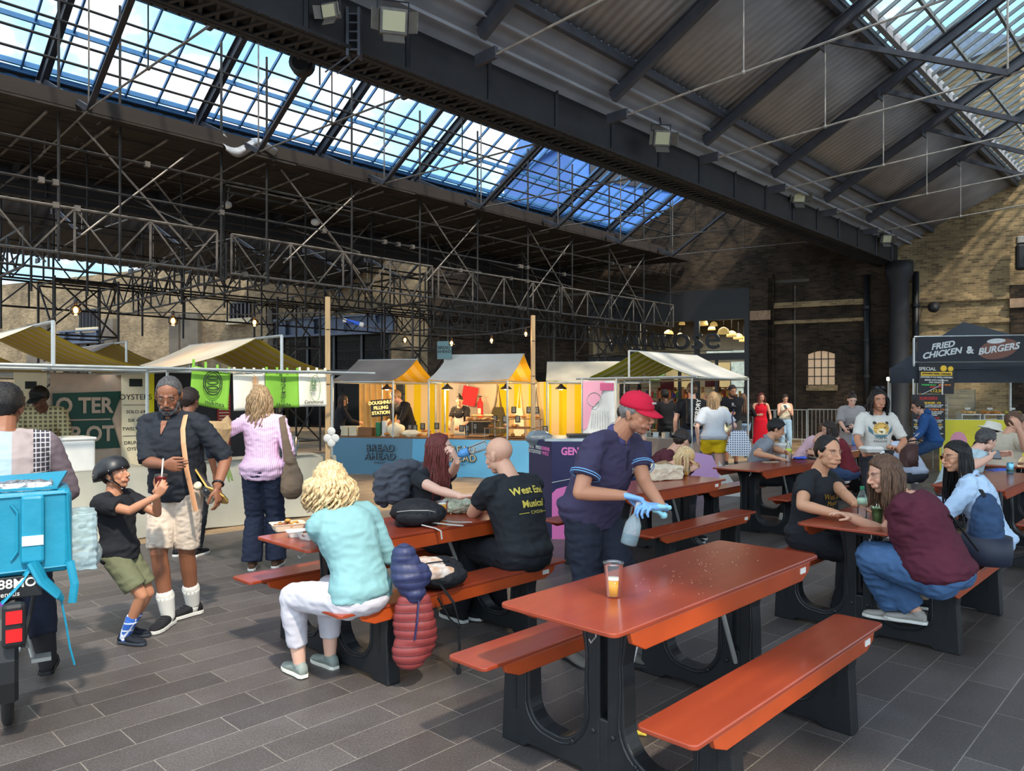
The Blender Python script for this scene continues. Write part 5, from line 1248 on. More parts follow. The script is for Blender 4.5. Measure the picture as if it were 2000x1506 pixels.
# ================================================================= festoon bulbs and wires
def wire(pts, name, label, r=.008, m_=None):
    tag(MB().tube(pts, r, 5).build(name, m_ or M_black), label, 'cable')
bulbs = [(148, 606, 8.6, 1), (338, 627, 9.6, 1), (497, 630, 10.6, .92), (791, 664, 12.6, .85), (882, 670, 13.0, .85), (960, 665, 13.2, .85), (1027, 652, 12.9, .8)]
labs = ['round glowing filament bulb above the oyster stall canopy', 'round glowing filament bulb against the dark scaffolding left of the tea stall', 'round glowing filament bulb above the peak of the tea stall', 'glowing bulb left of the teal bakery sign', 'glowing bulb in front of the teal bakery sign', 'glowing bulb above the pale bakery canopy', 'glowing bulb hanging beside the far timber post']
M_filament = mat('filament', (1, .7, .3), .4, emit=(1, .62, .26), es=28); M_bulbg = thin_clear('amber_glass', (1, .72, .38), gloss=.25)
b0 = None
for (px, py, d, s), lab in zip(bulbs, labs):
    c = P(px, py, d)
    if b0 is None:
        b0 = thing('festoon_bulb', lab, 'light bulb', c, 0, 'festoon bulbs strung over the stalls')
        MB().ell((0, 0, 0), .062, 16, 12).build('glass', M_bulbg, b0, smooth=True)
        MB().ell((0, 0, 0), (.025, .025, .036), 10, 8).build('filament', M_filament, b0, smooth=True)
        MB().lathe((0, 0, .06), [(.02, 0), (.022, .05), (.016, .07), (.006, .075)], 10).build('socket', M_black, b0, smooth=True)
    else:
        x = dup(b0, c, label=lab); x.scale = (s, s, s)
    ld = bpy.data.lights.new('bulb_light', 'POINT'); ld.energy = 6; ld.color = (1, .6, .28); ld.shadow_soft_size = .05
    lo = bpy.data.objects.new('bulb_light', ld); COL.objects.link(lo); lo.location = c-ZA*.1
pl = P(640, 610, 9.75); pr = P(1041, 636, 12.75)
wire([P(60, 650, 8.0), P(148, 590, 8.6), P(240, 612, 9.1), P(338, 610, 9.6), P(420, 614, 10.1), P(497, 614, 10.6), pl], 'festoon_cable', 'black festoon cable from the oyster stall to the timber post')
wire([pl, P(700, 636, 11.5), P(791, 650, 12.6), P(882, 656, 13.0), P(960, 652, 13.2), P(1027, 640, 12.9), pr], 'festoon_cable', 'black festoon cable between the two timber posts')
c = P(690, 629, 11.2); t = thing('cable_connector', 'blue and white cable connector hanging in the festoon cable', 'connector', c)
MB().tube([(-.1, 0, .02), (.1, 0, -.03)], .03, 10).build('body', mat('connector_blue', H((40, 90, 200)), .4), t); MB().tube([(.1, 0, -.03), (.15, 0, -.045)], .035, 10).tube([(-.15, 0, .03), (-.1, 0, .02)], .03, 10).build('cap', M_white, t)
# ================================================================= people
def ik(a, b, l1, l2, pole):
    a, b = Vector(a), Vector(b); d = b-a; L_ = d.length; mx_ = (l1+l2)*.998
    if L_ > mx_: b = a+d*(mx_/L_); d = b-a; L_ = mx_
    if L_ < abs(l1-l2)*1.05+.02: L_ = abs(l1-l2)*1.05+.02; b = a+d.normalized()*L_; d = b-a
    k = (l1*l1-l2*l2+L_*L_)/(2*L_); h = math.sqrt(max(0, l1*l1-k*k)); dn = d.normalized()
    p = Vector(pole); p = p-dn*p.dot(dn); p = p.normalized() if p.length > 1e-5 else dn.orthogonal().normalized()
    return a+dn*k+p*h, b
def ering(c, x, y, rx, ry, n=18, e=1.0):
    r = []
    for k in range(n):
        a = 2*PI*k/n; ca, sa = math.cos(a), math.sin(a)
        r.append(c+x*(rx*abs(ca)**e*(1 if ca >= 0 else -1))+y*(ry*abs(sa)**e*(1 if sa >= 0 else -1)))
    return r
def smooth_path(pts, rad, n=4):
    """Catmull-Rom resample of points with radii"""
    P_ = [Vector(p) for p in pts]; R_ = list(rad); o = []; r = []
    for i in range(len(P_)-1):
        p0 = P_[max(i-1, 0)]; p1 = P_[i]; p2 = P_[i+1]; p3 = P_[min(i+2, len(P_)-1)]
        for k in range(n):
            t = k/n; t2 = t*t; t3 = t2*t
            o.append(.5*((2*p1)+(p2-p0)*t+(2*p0-5*p1+4*p2-p3)*t2+(3*p1-p0-3*p2+p3)*t3)); r.append(R_[i]+(R_[i+1]-R_[i])*t)
    o.append(P_[-1]); r.append(R_[-1]); return o, r
def limb(mb, pts, rad, flat=1.0, seg=14, n=4, caps=True):
    p, r = smooth_path(pts, rad, n); mb.tube(p, r, seg, True, flat)
    if caps: mb.ell(p[0], r[0], 12, 8); mb.ell(p[-1], r[-1], 12, 8)
def skin_mat(name, col, r=.5):
    if name in MATS: return MATS[name]
    m = mat(name, col, r, bump=.12, bscale=120); nt = m.node_tree; b = nt.nodes['Principled BSDF']
    b.inputs['Subsurface Weight'].default_value = .12; b.inputs['Subsurface Radius'].default_value = (.02, .008, .004); b.inputs['Subsurface Scale'].default_value = .3
    at = nt.nodes.new('ShaderNodeAttribute'); at.attribute_name = 'tint'
    mx = nt.nodes.new('ShaderNodeMix'); mx.data_type = 'RGBA'; mx.blend_type = 'MULTIPLY'; mx.inputs[0].default_value = 1; mx.inputs[6].default_value = tuple(col)+(1,)
    nt.links.new(at.outputs['Color'], mx.inputs[7]); nt.links.new(mx.outputs[2], b.inputs['Base Color']); return m
SK = {'pale': skin_mat('skin_pale', H((218, 172, 150))), 'fair': skin_mat('skin_fair', H((206, 156, 130))), 'tan': skin_mat('skin_tan', H((184, 128, 98))),
      'olive': skin_mat('skin_olive', H((196, 144, 112))), 'brown': skin_mat('skin_brown', H((136, 88, 64))), 'dark': skin_mat('skin_dark', H((88, 56, 42)))}
def cloth_mat(name, c, rough=.85, var=.1, bump=.35, bscale=16):
    return mat(name, H(c), rough, 0, var=var, vscale=5, bump=bump, bscale=bscale, spec=.25)
def hair_mat(name, c, c2=None):
    return mat(name, H(c), .45, 0, var=.35, vscale=60, bump=.6, bscale=150, stretch=(1.6, 1.6, .25), spec=.4, col2=H(c2) if c2 else None)
HM = {'black': hair_mat('hair_black', (26, 22, 22), (14, 12, 12)), 'dark': hair_mat('hair_dark', (52, 38, 32), (28, 20, 18)), 'grey': hair_mat('hair_grey', (84, 82, 82), (40, 38, 40)), 'brown': hair_mat('hair_brown', (104, 76, 56), (62, 44, 34)),
      'blonde': hair_mat('hair_blonde', (222, 194, 150), (160, 128, 84)), 'dirty': hair_mat('hair_dirty_blonde', (178, 146, 106), (94, 70, 50)), 'auburn': hair_mat('hair_auburn', (112, 46, 40), (66, 26, 26)), 'silver': hair_mat('hair_silver', (150, 146, 142), (90, 86, 84))}
M_eyew = mat('eye_white', H((226, 222, 216)), .25); M_iris = mat('eye_iris', H((44, 28, 20)), .2); M_lens = thin_clear('spectacle_lens', (.98, .98, .98), gloss=.2); M_gold = mat('spectacle_frame', H((150, 120, 90)), .3, .8)
def folds(amp, freq, seed, joints=()):
    def f(c):
        q = Vector((c.x*freq, c.y*freq, c.z*freq*1.7))+Vector((seed*3.1, seed, -seed))
        n = noise.noise(q); n2 = noise.noise(q*2.3+Vector((5, 1, 2))); rg = 1-abs(n)*2.2
        d = amp*(.7*rg-.35+.35*n2)
        for (j, rj) in joints:
            dd = (c-j).length/rj
            if dd < 1: d *= 1+.9*(1-dd)
        return d
    return f
def hand(mb, W, d, n, sgn, s, curl=(.5, .5, .5, .5), spread=.0, thumb=.5):
    d = Vector(d).normalized(); n = Vector(n); n = (n-d*n.dot(d)).normalized(); l = d.cross(n)*sgn
    mb.loft([ering(W+d*(t*s), l, n, rx*s, ry*s, 12, .8) for t, rx, ry in ((-.03, .027, .02), (0, .027, .018), (.03, .037, .017), (.06, .042, .015), (.088, .040, .013), (.097, .032, .010))])
    for i, (off, base, ln) in enumerate(((.030, .086, .074), (.0105, .092, .082), (-.0095, .088, .076), (-.0285, .078, .060))):
        c = curl[i]; p = W+d*(base*s)+l*(off*s); dirv = (d+l*((off*6)*(1+spread))*.6).normalized(); pts = [p-d*.02*s, p]; a = 0
        for k, fr in enumerate((.45, .31, .24)):
            a += c*(.75, 1.0, .75)[k]; dv = (dirv*math.cos(a)+n*math.sin(a)).normalized(); pts.append(pts[-1]+dv*(ln*fr*s))
        rr = [.0088*s, .0092*s, .0084*s, .0078*s, .0062*s]; mb.tube(pts, rr, 9); mb.ell(pts[-1], rr[-1], 8, 6); mb.ell(pts[2], .0088*s, 8, 6); mb.ell(pts[3], .0081*s, 8, 6)
    p = W+d*(.02*s)+l*(.024*s); a0 = (d*.62+l*(.78-.4*thumb)+n*(.25+.5*thumb)).normalized(); a1 = (d*.85+l*(.35-.5*thumb)+n*(.2+.55*thumb)).normalized()
    pts = [p, p+a0*.042*s, p+a0*.042*s+a1*.034*s, p+a0*.042*s+a1*.034*s+(a1-l*.15*thumb).normalized()*.024*s]
    mb.tube(pts, [.0135*s, .0115*s, .0098*s, .0075*s], 9); mb.ell(pts[-1], .0075*s, 8, 6); mb.ell(pts[1], .0115*s, 8, 6)
    return W+d*(.07*s)+n*(.02*s)
def head_shapes(mb, T, s, female=False, child=False, jowl=0.0, lips=1.0):
    """T maps head-local metres to person space"""
    R3 = T.to_3x3().normalized()
    def E(c, r, rot=None):
        n0 = len(mb.v); mb.ell((0, 0, 0), r, 18, 12, rot)
        for i in range(n0, len(mb.v)): mb.v[i] = T @ (mb.v[i]+Vector(c))
    def Tb(pts, r, seg=8):
        mb.tube([T @ Vector(p) for p in pts], [x*s for x in r], seg)
    jw = .9 if female else 1.0
    E((0, -.012, .034), (.0765, .097, .086)); E((0, .012, .0), (.069, .078, .07))
    E((0, .024, -.042), (.056*jw+jowl, .064, .068)); E((0, .056, -.096), (.022*jw+jowl*.5, .018, .019)); E((0, .04, -.085), (.038*jw+jowl, .034, .03))
    for q in (-1, 1):
        E((q*.038*jw+q*jowl*.5, .012, -.058), (.022, .036, .034)); E((q*.033, .056, -.026), (.026, .022, .028)); E((q*.03, .078, .024), (.024, .012, .009))
        E((q*.011, .1, -.037), (.0085, .011, .0085)); E((q*.03, .0695, .0045), (.0165, .0125, .0135)); E((q*.028, .074, -.062), (.018, .012, .014))
        ro = Matrix.Rotation(q*-.35, 3, 'Z')
        E((q*.075, -.008, -.008), (.008, .018, .031), ro); E((q*.081, -.014, .004), (.005, .016, .022), ro)
        # eyelid folds
        Tb([(q*(.03+.016*math.cos(a)), .0795-.006*abs(math.cos(a)), .0075+.0085*math.sin(a)) for a in [PI*k/6 for k in range(7)]], [.0028]*7, 6)
        Tb([(q*(.03+.015*math.cos(a)), .0785-.006*abs(math.cos(a)), .0025-.007*math.sin(a)) for a in [PI*k/5 for k in range(6)]], [.0024]*6, 6)
    E((0, .084, .02), (.014, .012, .014))
    Tb([(0, .084, .016), (0, .094, -.004), (0, .108, -.024), (0, .110, -.034)], [.0085, .0088, .0115, .0105], 10); E((0, .108, -.031), (.0125, .012, .0105))
    Tb([(-.024, .078, -.0665), (-.012, .0885, -.0635), (0, .0905, -.0645), (.012, .0885, -.0635), (.024, .078, -.0665)], [.0022, .0042*lips, .0044*lips, .0042*lips, .0022], 8)
    Tb([(-.022, .077, -.0685), (-.01, .0865, -.0725), (0, .0885, -.0735), (.01, .0865, -.0725), (.022, .077, -.0685)], [.0022, .0046*lips, .005*lips, .0046*lips, .0022], 8)
    E((0, .072, -.058), (.024, .016, .018))
def person(name, label, loc, rotz, H_=1.72, skin='fair', sex='m', bulk=1.0, belly=0.0, pelvis=(0, 0, None), lean=0., bend=0., side=0., twist=0., head=(0, 0, 0), neckfwd=.02,
           rh=None, lh=None, rf=None, lf=None, rpole=None, lpole=None, rkp=(0, 1, .1), lkp=(0, 1, .1), rhand=None, lhand=None, ftoe=(0, 0), hair=None, lod=1,
           top=None, bottom=None, shoes=None, beard=None, glasses=None, lips=1.0, jowl=0., group=None, tint=None, foot_yaw=(0, 0), brows='dark', footpitch=(0, 0), sits=False, hat=None, extra=None, closed=False, shoulder=1.0):
    root = thing(name, label, 'person', loc, rotz, group); s = H_/1.75
    Mi = (Matrix.Translation(Vector(loc)) @ Matrix.Rotation(rotz, 4, 'Z')).inverted()
    def loc_(p, d):
        if p is None: return Vector(d)
        if isinstance(p, tuple) and p[0] == 'w': return Mi @ Vector(p[1])
        return Vector(p)
    vb = {0: .0045, 1: .006, 2: .009}[lod]; vc = {0: .009, 1: .012, 2: .017}[lod]
    pz = pelvis[2] if pelvis[2] is not None else .93*s
    P0 = Vector((pelvis[0], pelvis[1], pz)); fem = sex == 'f'
    def rot(v, l, sd): return Matrix.Rotation(-l, 3, 'X') @ (Matrix.Rotation(sd, 3, 'Y') @ Vector(v))
    l0, l1, l2 = math.radians(lean), math.radians(lean+bend*.5), math.radians(lean+bend); sd = math.radians(side)
    d0, d1, d2 = rot((0, 0, 1), l0*.6, sd*.5), rot((0, 0, 1), l1, sd), rot((0, 0, 1), l2, sd)
    P1 = P0+d0*.12*s; P2 = P1+d1*.19*s; P3 = P2+d2*.20*s
    tw = math.radians(twist)
    def rx_(t): return Matrix.Rotation(tw*t, 3, 'Z') @ Vector((1, 0, 0))
    def frame(c, up, t):
        x = rx_(t); x = (x-up*x.dot(up)).normalized(); y = up.cross(x).normalized(); return c, x, y
    sw = (.172 if fem else .192)*s*(.9+.1*bulk)*shoulder
    _, X3, Y3 = frame(P3, d2, 1)
    SH = [P3-d2*.07*s+X3*(q*sw) for q in (-1, 1)]      # 0 left, 1 right
    HPx = Matrix.Rotation(tw*.0, 3, 'Z') @ Vector((1, 0, 0))
    HPJ = [P0+HPx*(q*.088*s)-Vector((0, 0, .02*s)) for q in (-1, 1)]
    la, lf_, lt, ls = .295*s, .255*s, .43*s, .425*s
    rh = loc_(rh, SH[1]+Vector((.08, .05, -.52*s))); lh = loc_(lh, SH[0]+Vector((-.08, .05, -.52*s)))
    ah = .075*s
    rf = loc_(rf, (.1*s, 0, ah)); lf = loc_(lf, (-.1*s, 0, ah))
    EL, HN = [None, None], [None, None]
    for i, (h, pl) in enumerate(((lh, lpole or (-.6, -.8, -.3)), (rh, rpole or (.6, -.8, -.3)))): EL[i], HN[i] = ik(SH[i], h, la, lf_, pl)
    KN, AN = [None, None], [None, None]
    for i, (f_, kp) in enumerate(((lf, lkp), (rf, rkp))): KN[i], AN[i] = ik(HPJ[i], f_, lt, ls, kp)
    # ---- head frame
    yaw, pit, rol = [math.radians(a) for a in head]
    up_n = (d2*.8+Vector((0, 0, .35))).normalized()
    fw = Matrix.Rotation(tw, 3, 'Z') @ Vector((0, 1, 0))
    HR = Matrix.Rotation(yaw, 4, 'Z') @ Matrix.Rotation(pit, 4, 'X') @ Matrix.Rotation(rol, 4, 'Y')
    hfw = HR.to_3x3() @ Vector((0, 1, 0))
    HC = P3+up_n*(.152*s)+hfw*(neckfwd+.028*math.cos(pit))*s+Vector((0, 0, 0))
    hs = s*(1.0 if H_ > 1.45 else 1.12)*(.97 if fem else 1)
    T = Matrix.Translation(HC) @ HR @ Matrix.Scale(hs, 4)
    # ---- torso ring table: (t along spine, half width, half depth, forward shift)
    wd = bulk*s
    if fem: tab = [(-.09, .11, .09, 0), (-.03, .168, .118, -.01), (.05, .165, .112, -.01), (.14, .136, .098, 0), (.22, .135, .10, .006), (.31, .15, .118, .018), (.38, .155, .11, .012), (.44, .14, .088, 0), (.485, .09, .068, -.004), (.51, .055, .055, 0)]
    else: tab = [(-.09, .11, .09, 0), (-.03, .158, .115, -.008), (.05, .16, .112, -.004), (.14, .15, .106, .004), (.22, .156, .112, .006), (.31, .174, .124, .01), (.38, .178, .118, .006), (.44, .16, .095, 0), (.485, .1, .07, -.004), (.51, .058, .058, 0)]
    def spine(t):
        t_ = t*s
        if t_ < .12*s: return P0+d0*t_, d0, max(0, t/.12)*.2
        if t_ < .31*s: return P1+d1*(t_-.12*s), (d0*.3+d1*.7).normalized(), .2+.5*(t-.12)/.19
        return P2+d2*(t_-.31*s), d2, min(1, .7+.3*(t-.31)/.15)
    def torso(mb, e, t0=-.1, t1=.6, flare=0., neck=True):
        rings = []
        for t, rx, ry, fy in tab:
            if t < t0-.04 or t > t1+.001: continue
            c, u, k = spine(t); _, x, y = frame(c, u, k); ry2 = ry*wd; fs = fy*s
            if belly and .0 <= t <= .32: bb = belly*math.sin(PI*(t+.05)/.4); ry2 += bb*.6; fs += bb*.5
            fl = flare*max(0, (.14-t)/.2)
            rings.append(ering(c+y*fs, x, y, rx*wd+e+fl, ry2+e+fl*.8, 20, .9))
        mb.loft(rings)
    # ---- body
    mb = MB()
    torso(mb, -.012)
    mb.tube([P3-d2*.05*s, P3+d2*.01*s, HC-up_n*.055*s-hfw*.02*s], [.062*s*(.85 if fem else 1)]*2+[.054*s*(.85 if fem else 1)], 14)
    for i in (0, 1):
        q = -1 if i == 0 else 1; am = (bulk*.5+.5)*(.88 if fem else 1)
        limb(mb, [SH[i], SH[i]+(EL[i]-SH[i])*.35, EL[i]], [.052*s*am, .05*s*am, .039*s*am]); mb.tube([P3-d2*.02*s+X3*(q*.03), SH[i]+d2*.01*s], [.046*s, .045*s], 12)
        limb(mb, [EL[i], EL[i]+(HN[i]-EL[i])*.3, HN[i]], [.038*s*am, .04*s*am, .026*s*am])
    if bottom and bottom.get('bare', True) or not bottom:
        for i in (0, 1): limb(mb, [HPJ[i], HPJ[i]+(KN[i]-HPJ[i])*.5, KN[i]], [.088*wd, .076*wd, .055*wd]); limb(mb, [KN[i], KN[i]+(AN[i]-KN[i])*.3, AN[i]], [.052*wd, .057*wd*(.95), .036*s])
    vis = MB(); head_shapes(mb, T, hs, fem, H_ < 1.45, jowl, lips)
    HP = []
    for i, (hd, q) in enumerate(((lhand, -1), (rhand, 1))):
        hd = hd or {}; fd = (HN[i]-EL[i]).normalized()
        d_ = Vector(hd.get('d', fd)); n_ = Vector(hd.get('n', (-q, 0, -.2))) if 'n' in hd else Vector((-q*.9, .2, -.2))
        if hd.get('w'): d_ = Mi.to_3x3() @ Vector(hd['d']); n_ = Mi.to_3x3() @ Vector(hd['n'])
        c = hd.get('curl', .45); c = c if isinstance(c, (tuple, list)) else (c*.8, c*.95, c*1.05, c*1.1)
        hm = mb if not hd.get('glove') else vis
        HP.append(hand(hm, HN[i], d_, n_, q, s*(.93 if fem else 1)*hd.get('size', 1), c, thumb=hd.get('thumb', .5)))
        if hd.get('glove'): mb.ell(HN[i], .02*s, 8, 6)
    me = remesh_np(mb, vb, 3); me.name = 'person_body'
    # tint: lips, cheeks, stubble in head space
    Ti = T.inverted(); at = me.color_attributes.new('tint', 'FLOAT_COLOR', 'POINT'); nv = len(me.vertices); co = np.empty(nv*3); me.vertices.foreach_get('co', co); co = co.reshape(-1, 3)
    A = np.array(Ti); hl = co @ A[:3, :3].T+A[:3, 3]; col = np.ones((nv, 4)); x, y, z = hl[:, 0], hl[:, 1], hl[:, 2]
    lp = np.clip(1.4-(((x/.023)**2)+((z+.0690)/.0088)**2), 0, 1)*(y > .07); col[:, 1] -= .32*lp; col[:, 2] -= .28*lp; col[:, 0] -= .06*lp
    ck = np.exp(-(((np.abs(x)-.04)/.018)**2+((z+.028)/.018)**2))*(y > .03); col[:, 1] -= .10*ck; col[:, 2] -= .10*ck
    if tint: # stubble colour factor
        st_ = np.clip((-.045-z)/.02, 0, 1)*(y > -.01)*(1-lp)*(z > -.14); st_ = np.maximum(st_, np.exp(-((x/.03)**2+((z+.052)/.009)**2))*(y > .07))
        for k in range(3): col[:, k] *= 1-st_*(1-tint[k])
    if brows:
        bc = {'dark': (.22, .2, .22), 'grey': (.5, .5, .5), 'light': (.6, .5, .42)}[brows]
        br = np.clip(1.5-(((np.abs(x)-.032)/.021)**2+((z-.028+(np.abs(x)-.03)**2*6)/.0068)**2), 0, 1)*(y > .05)
        for k in range(3): col[:, k] *= 1-br*(1-bc[k])
    ns = np.exp(-(((np.abs(x)-.0105)/.005)**2+((z+.0405)/.0035)**2))*(y > .09); col[:, :3] *= (1-.5*ns)[:, None]
    at.data.foreach_set('color', col.ravel()); me.materials.append(SK[skin]); link('person_body', me, root)
    if len(vis.v): gm = remesh_np(vis, vb*.8, 1); gm.materials.append(mat('glove_blue', H((128, 176, 226)), .45, bump=.3, bscale=30)); link('gloves', gm, root)
    # eyes
    if not closed:
        for q in (-1, 1):
            mb = MB(); c = T @ Vector((q*.030, .0712, .005)); f3 = (HR.to_3x3() @ Vector((q*.05, 1, 0))).normalized(); mb.mi = 0
            mb.ell(c, .0120*hs, 12, 8, HR.to_3x3()); mb.mi = 1; mb.ell(c+f3*.0073*hs, (.0062*hs, .0053*hs, .0062*hs), 10, 6, HR.to_3x3())
            mb.build('eye', [M_eyew, M_iris], root, smooth=True)
    # ---- clothing
    jo = [(SH[0], .16), (SH[1], .16), (EL[0], .12), (EL[1], .12), (P0, .2), (KN[0], .15), (KN[1], .15)]
    sd_ = random.random()*10
    def up_arm(mb, i, frac, e, cuff=0.0):
        q = -1 if i == 0 else 1; am = (bulk*.5+.5)*(.9 if fem else 1)
        tot = (EL[i]-SH[i]).length
        mb.tube([P3-d2*.03*s+X3*(q*.05), SH[i]+d2*.012*s], [.05*s+e*.5, .05*s+e], 14)
        if frac <= .5:
            f = frac*2; c = SH[i]+(EL[i]-SH[i])*f; limb(mb, [SH[i]-(EL[i]-SH[i])*.05, SH[i]+(c-SH[i])*.5, c], [.053*s*am+e, .052*s*am+e*1.1, .048*s*am+e*1.3+cuff], caps=False); mb.ell(SH[i], .053*s*am+e, 14, 10)
        else:
            f = (frac-.5)*2; c = EL[i]+(HN[i]-EL[i])*f; limb(mb, [SH[i], SH[i]+(EL[i]-SH[i])*.5, EL[i]], [.053*s*am+e, .050*s*am+e, .042*s*am+e]); limb(mb, [EL[i], EL[i]+(c-EL[i])*.5, c], [.042*s*am+e, .040*s*am+e, (.041-.012*f)*s*am+e*.8+cuff])
    def legs(mb, frac, e, flare=0., thin=0.):
        for i in (0, 1):
            if frac <= .5:
                f = frac*2; c = HPJ[i]+(KN[i]-HPJ[i])*f; r1 = (.092-(.092-.06)*f)*wd+e+flare
                limb(mb, [HPJ[i], HPJ[i]+(c-HPJ[i])*.5, c], [.094*wd+e, (.094*wd+e+r1)/2, r1], caps=False); mb.ell(HPJ[i], .094*wd+e, 14, 10)
            else:
                f = (frac-.5)*2; c = KN[i]+(AN[i]-KN[i])*f
                limb(mb, [HPJ[i], HPJ[i]+(KN[i]-HPJ[i])*.5, KN[i]], [.094*wd+e, .082*wd+e, .061*wd+e+flare*.3]); limb(mb, [KN[i], KN[i]+(c-KN[i])*.4, c], [.061*wd+e+flare*.3, (.058-thin)*wd+e+flare*.6, (.046-thin)*s+e+flare], caps=False)
    if bottom:
        mb = MB(); e = bottom.get('e', .010); torso(mb, e*.4, t1=bottom.get('waist', .05)); mb.ell(P0-Vector((0, .02, .02)), (.158*wd+e*.6, .125*wd+e*.6, .10*s), 16, 12)
        if bottom.get('skirt'):
            z1 = bottom['skirt']; rings = []
            for k in range(6):
                t = k/5; zc = P0.z+.06-(P0.z+.06-z1)*t; rings.append(ering(Vector((P0.x, P0.y, zc)), Vector((1, 0, 0)), Vector((0, 1, 0)), .15*wd+.07*t+e, .115*wd+.08*t+e, 20))
            mb.loft(rings)
        else: legs(mb, bottom.get('len', 1.0), e, bottom.get('flare', 0.), bottom.get('thin', 0.))
        me = remesh_np(mb, vc, 2, folds(bottom.get('wr', .006), bottom.get('wf', 11), sd_, jo)); me.materials.append(bottom['m']); link(bottom.get('name', 'trousers'), me, root)
    if top:
        mb = MB(); e = top.get('e', .012); torso(mb, e, t0=top.get('hem', -.03), t1=top.get('neck', .487), flare=top.get('flare', .0))
        if top.get('hem', -.03) <= 0 and not top.get('long'): mb.ell(P0+d0*.035*s-Vector((0, .015, 0)), (.163*wd+e*1.3+top.get('flare', 0), .128*wd+e*1.3+top.get('flare', 0)*.8, .085*s), 20, 12)
        if top.get('sleeve', .3) > 0:
            for i in (0, 1): up_arm(mb, i, top.get('sleeve', .3), top.get('se', e*.9), top.get('cuff', 0.))
        if top.get('long'):
            z1 = top['long']; rings = []
            for k in range(6):
                t = k/5; zc = P0.z+.05-(P0.z+.05-z1)*t; rings.append(ering(Vector((P0.x, P0.y, zc)), Vector((1, 0, 0)), Vector((0, 1, 0)), .165*wd+.05*t+e, .125*wd+.05*t+e, 20))
            mb.loft(rings)
        me = remesh_np(mb, vc, 2, folds(top.get('wr', .005), top.get('wf', 12), sd_+4, jo)); me.materials.append(top['m']); to = link(top.get('name', 'shirt'), me, root); root_top = to
        if top.get('collar'):
            mb = MB(); r = .066*s; cc = P3+d2*.018*s
            pts = [cc+X3*(r*math.sin(a))+Y3*(r*math.cos(a)*1.0)-d2*(.03*s*(1+math.cos(a))*.7) for a in [2*PI*k/20+.25 for k in range(19)]]
            mb.tube(pts, .012*s, 8, flat=2.0, up=d2); mb.build('collar', top['collar'] if not isinstance(top['collar'], bool) else top['m'], root, smooth=True)
        if top.get('cuffring'):
            for i in (0, 1):
                f = min(1, top['sleeve']*2); c = SH[i]+(EL[i]-SH[i])*f; dd = (EL[i]-SH[i]).normalized(); mb = MB()
                am = (bulk*.5+.5)*(.9 if fem else 1); rr = .05*s*am+e*1.9; a_ = dd.orthogonal().normalized(); b_ = dd.cross(a_)
                for off in (-.008, -.022): mb.tube([c+dd*off+(a_*math.cos(t)+b_*math.sin(t))*(rr+.003) for t in [2*PI*k/18 for k in range(19)]], .0028, 6)
                mb.build('cuff_trim', top['cuffring'], root, smooth=True)
        if top.get('buttons'):
            mb = MB()
            for k in range(6):
                c, u, kk = spine(.02+k*.075); _, x_, y_ = frame(c, u, kk); mb.ell(c+y_*(.118*wd+e+.012+ (belly*.9 if k < 4 else 0)), .006, 8, 5)
            mb.build('buttons', M_black, root)
    # ---- shoes
    for i in (0, 1):
        if shoes is None: break
        q = -1 if i == 0 else 1; fy = math.radians(foot_yaw[i]); fp = math.radians(footpitch[i]); ss = s*(.92 if fem else 1.0)
        Rf = Matrix.Rotation(fy, 3, 'Z') @ Matrix.Rotation(-fp, 3, 'X'); A0 = AN[i]; ah_ = .075*s
        def fpnt(x, y, z): return A0+Rf @ Vector((x, y, z-ah_))
        mb = MB(); prof = [(-.065, .026, .05), (-.045, .036, .085), (.0, .036, .085), (.04, .038, .07), (.09, .044, .05), (.14, .046, .042), (.18, .038, .036), (.205, .018, .026)]
        mb.loft([[fpnt(w_*ss*math.cos(a), y_*ss, (.012+h_/2)*ss+(h_/2)*ss*math.sin(a)) for a in [2*PI*k/14 for k in range(14)]] for y_, w_, h_ in prof]); mb.ell(fpnt(0, 0, .075*ss), .042*ss, 12, 8)
        ob = mb.build('shoe', shoes['m'], root, smooth=True); mb = MB()
        mb.loft([[fpnt(sx*w_*ss*1.08, y_*ss, zz*ss) for sx, zz in ((-1, 0), (1, 0), (1.0, .022), (-1.0, .022))] for y_, w_, h_ in [(-.072, .022, 0)]+prof[1:-1]+[(.212, .018, 0)]])
        so_ = mb.build('sole', shoes.get('sole', M_white), ob); bevel(so_, .003)
        if shoes.get('sock'): mb = MB(); limb(mb, [AN[i]+(KN[i]-AN[i])*shoes.get('sockh', .28), AN[i], AN[i]-Vector((0, 0, .02))], [.058*wd, .045*s, .043*s]); mb.build('sock', shoes['sock'], root, smooth=True)
        if shoes.get('laces'):
            mb = MB()
            for k in range(4): mb.tube([fpnt(-.02*ss, (.035+.02*k)*ss, (.088-.01*k)*ss), fpnt(.02*ss, (.045+.02*k)*ss, (.088-.01*k)*ss)], .003, 5)
            mb.build('laces', M_black if shoes['laces'] == 1 else M_white, ob)
    info = dict(root=root, T=T, HC=HC, SH=SH, EL=EL, HN=HN, KN=KN, AN=AN, P0=P0, P1=P1, P2=P2, P3=P3, X3=X3, Y3=Y3, d2=d2, HR=HR, hs=hs, s=s, HP=HP, Mi=Mi, M=Mi.inverted(), wd=wd, spine=spine, frame=frame, top=root_top if top else None, lod=lod, fem=fem)
    if hair: make_hair(info, **hair)
    if beard: make_beard(info, beard)
    if glasses: make_glasses(info, glasses)
    return info
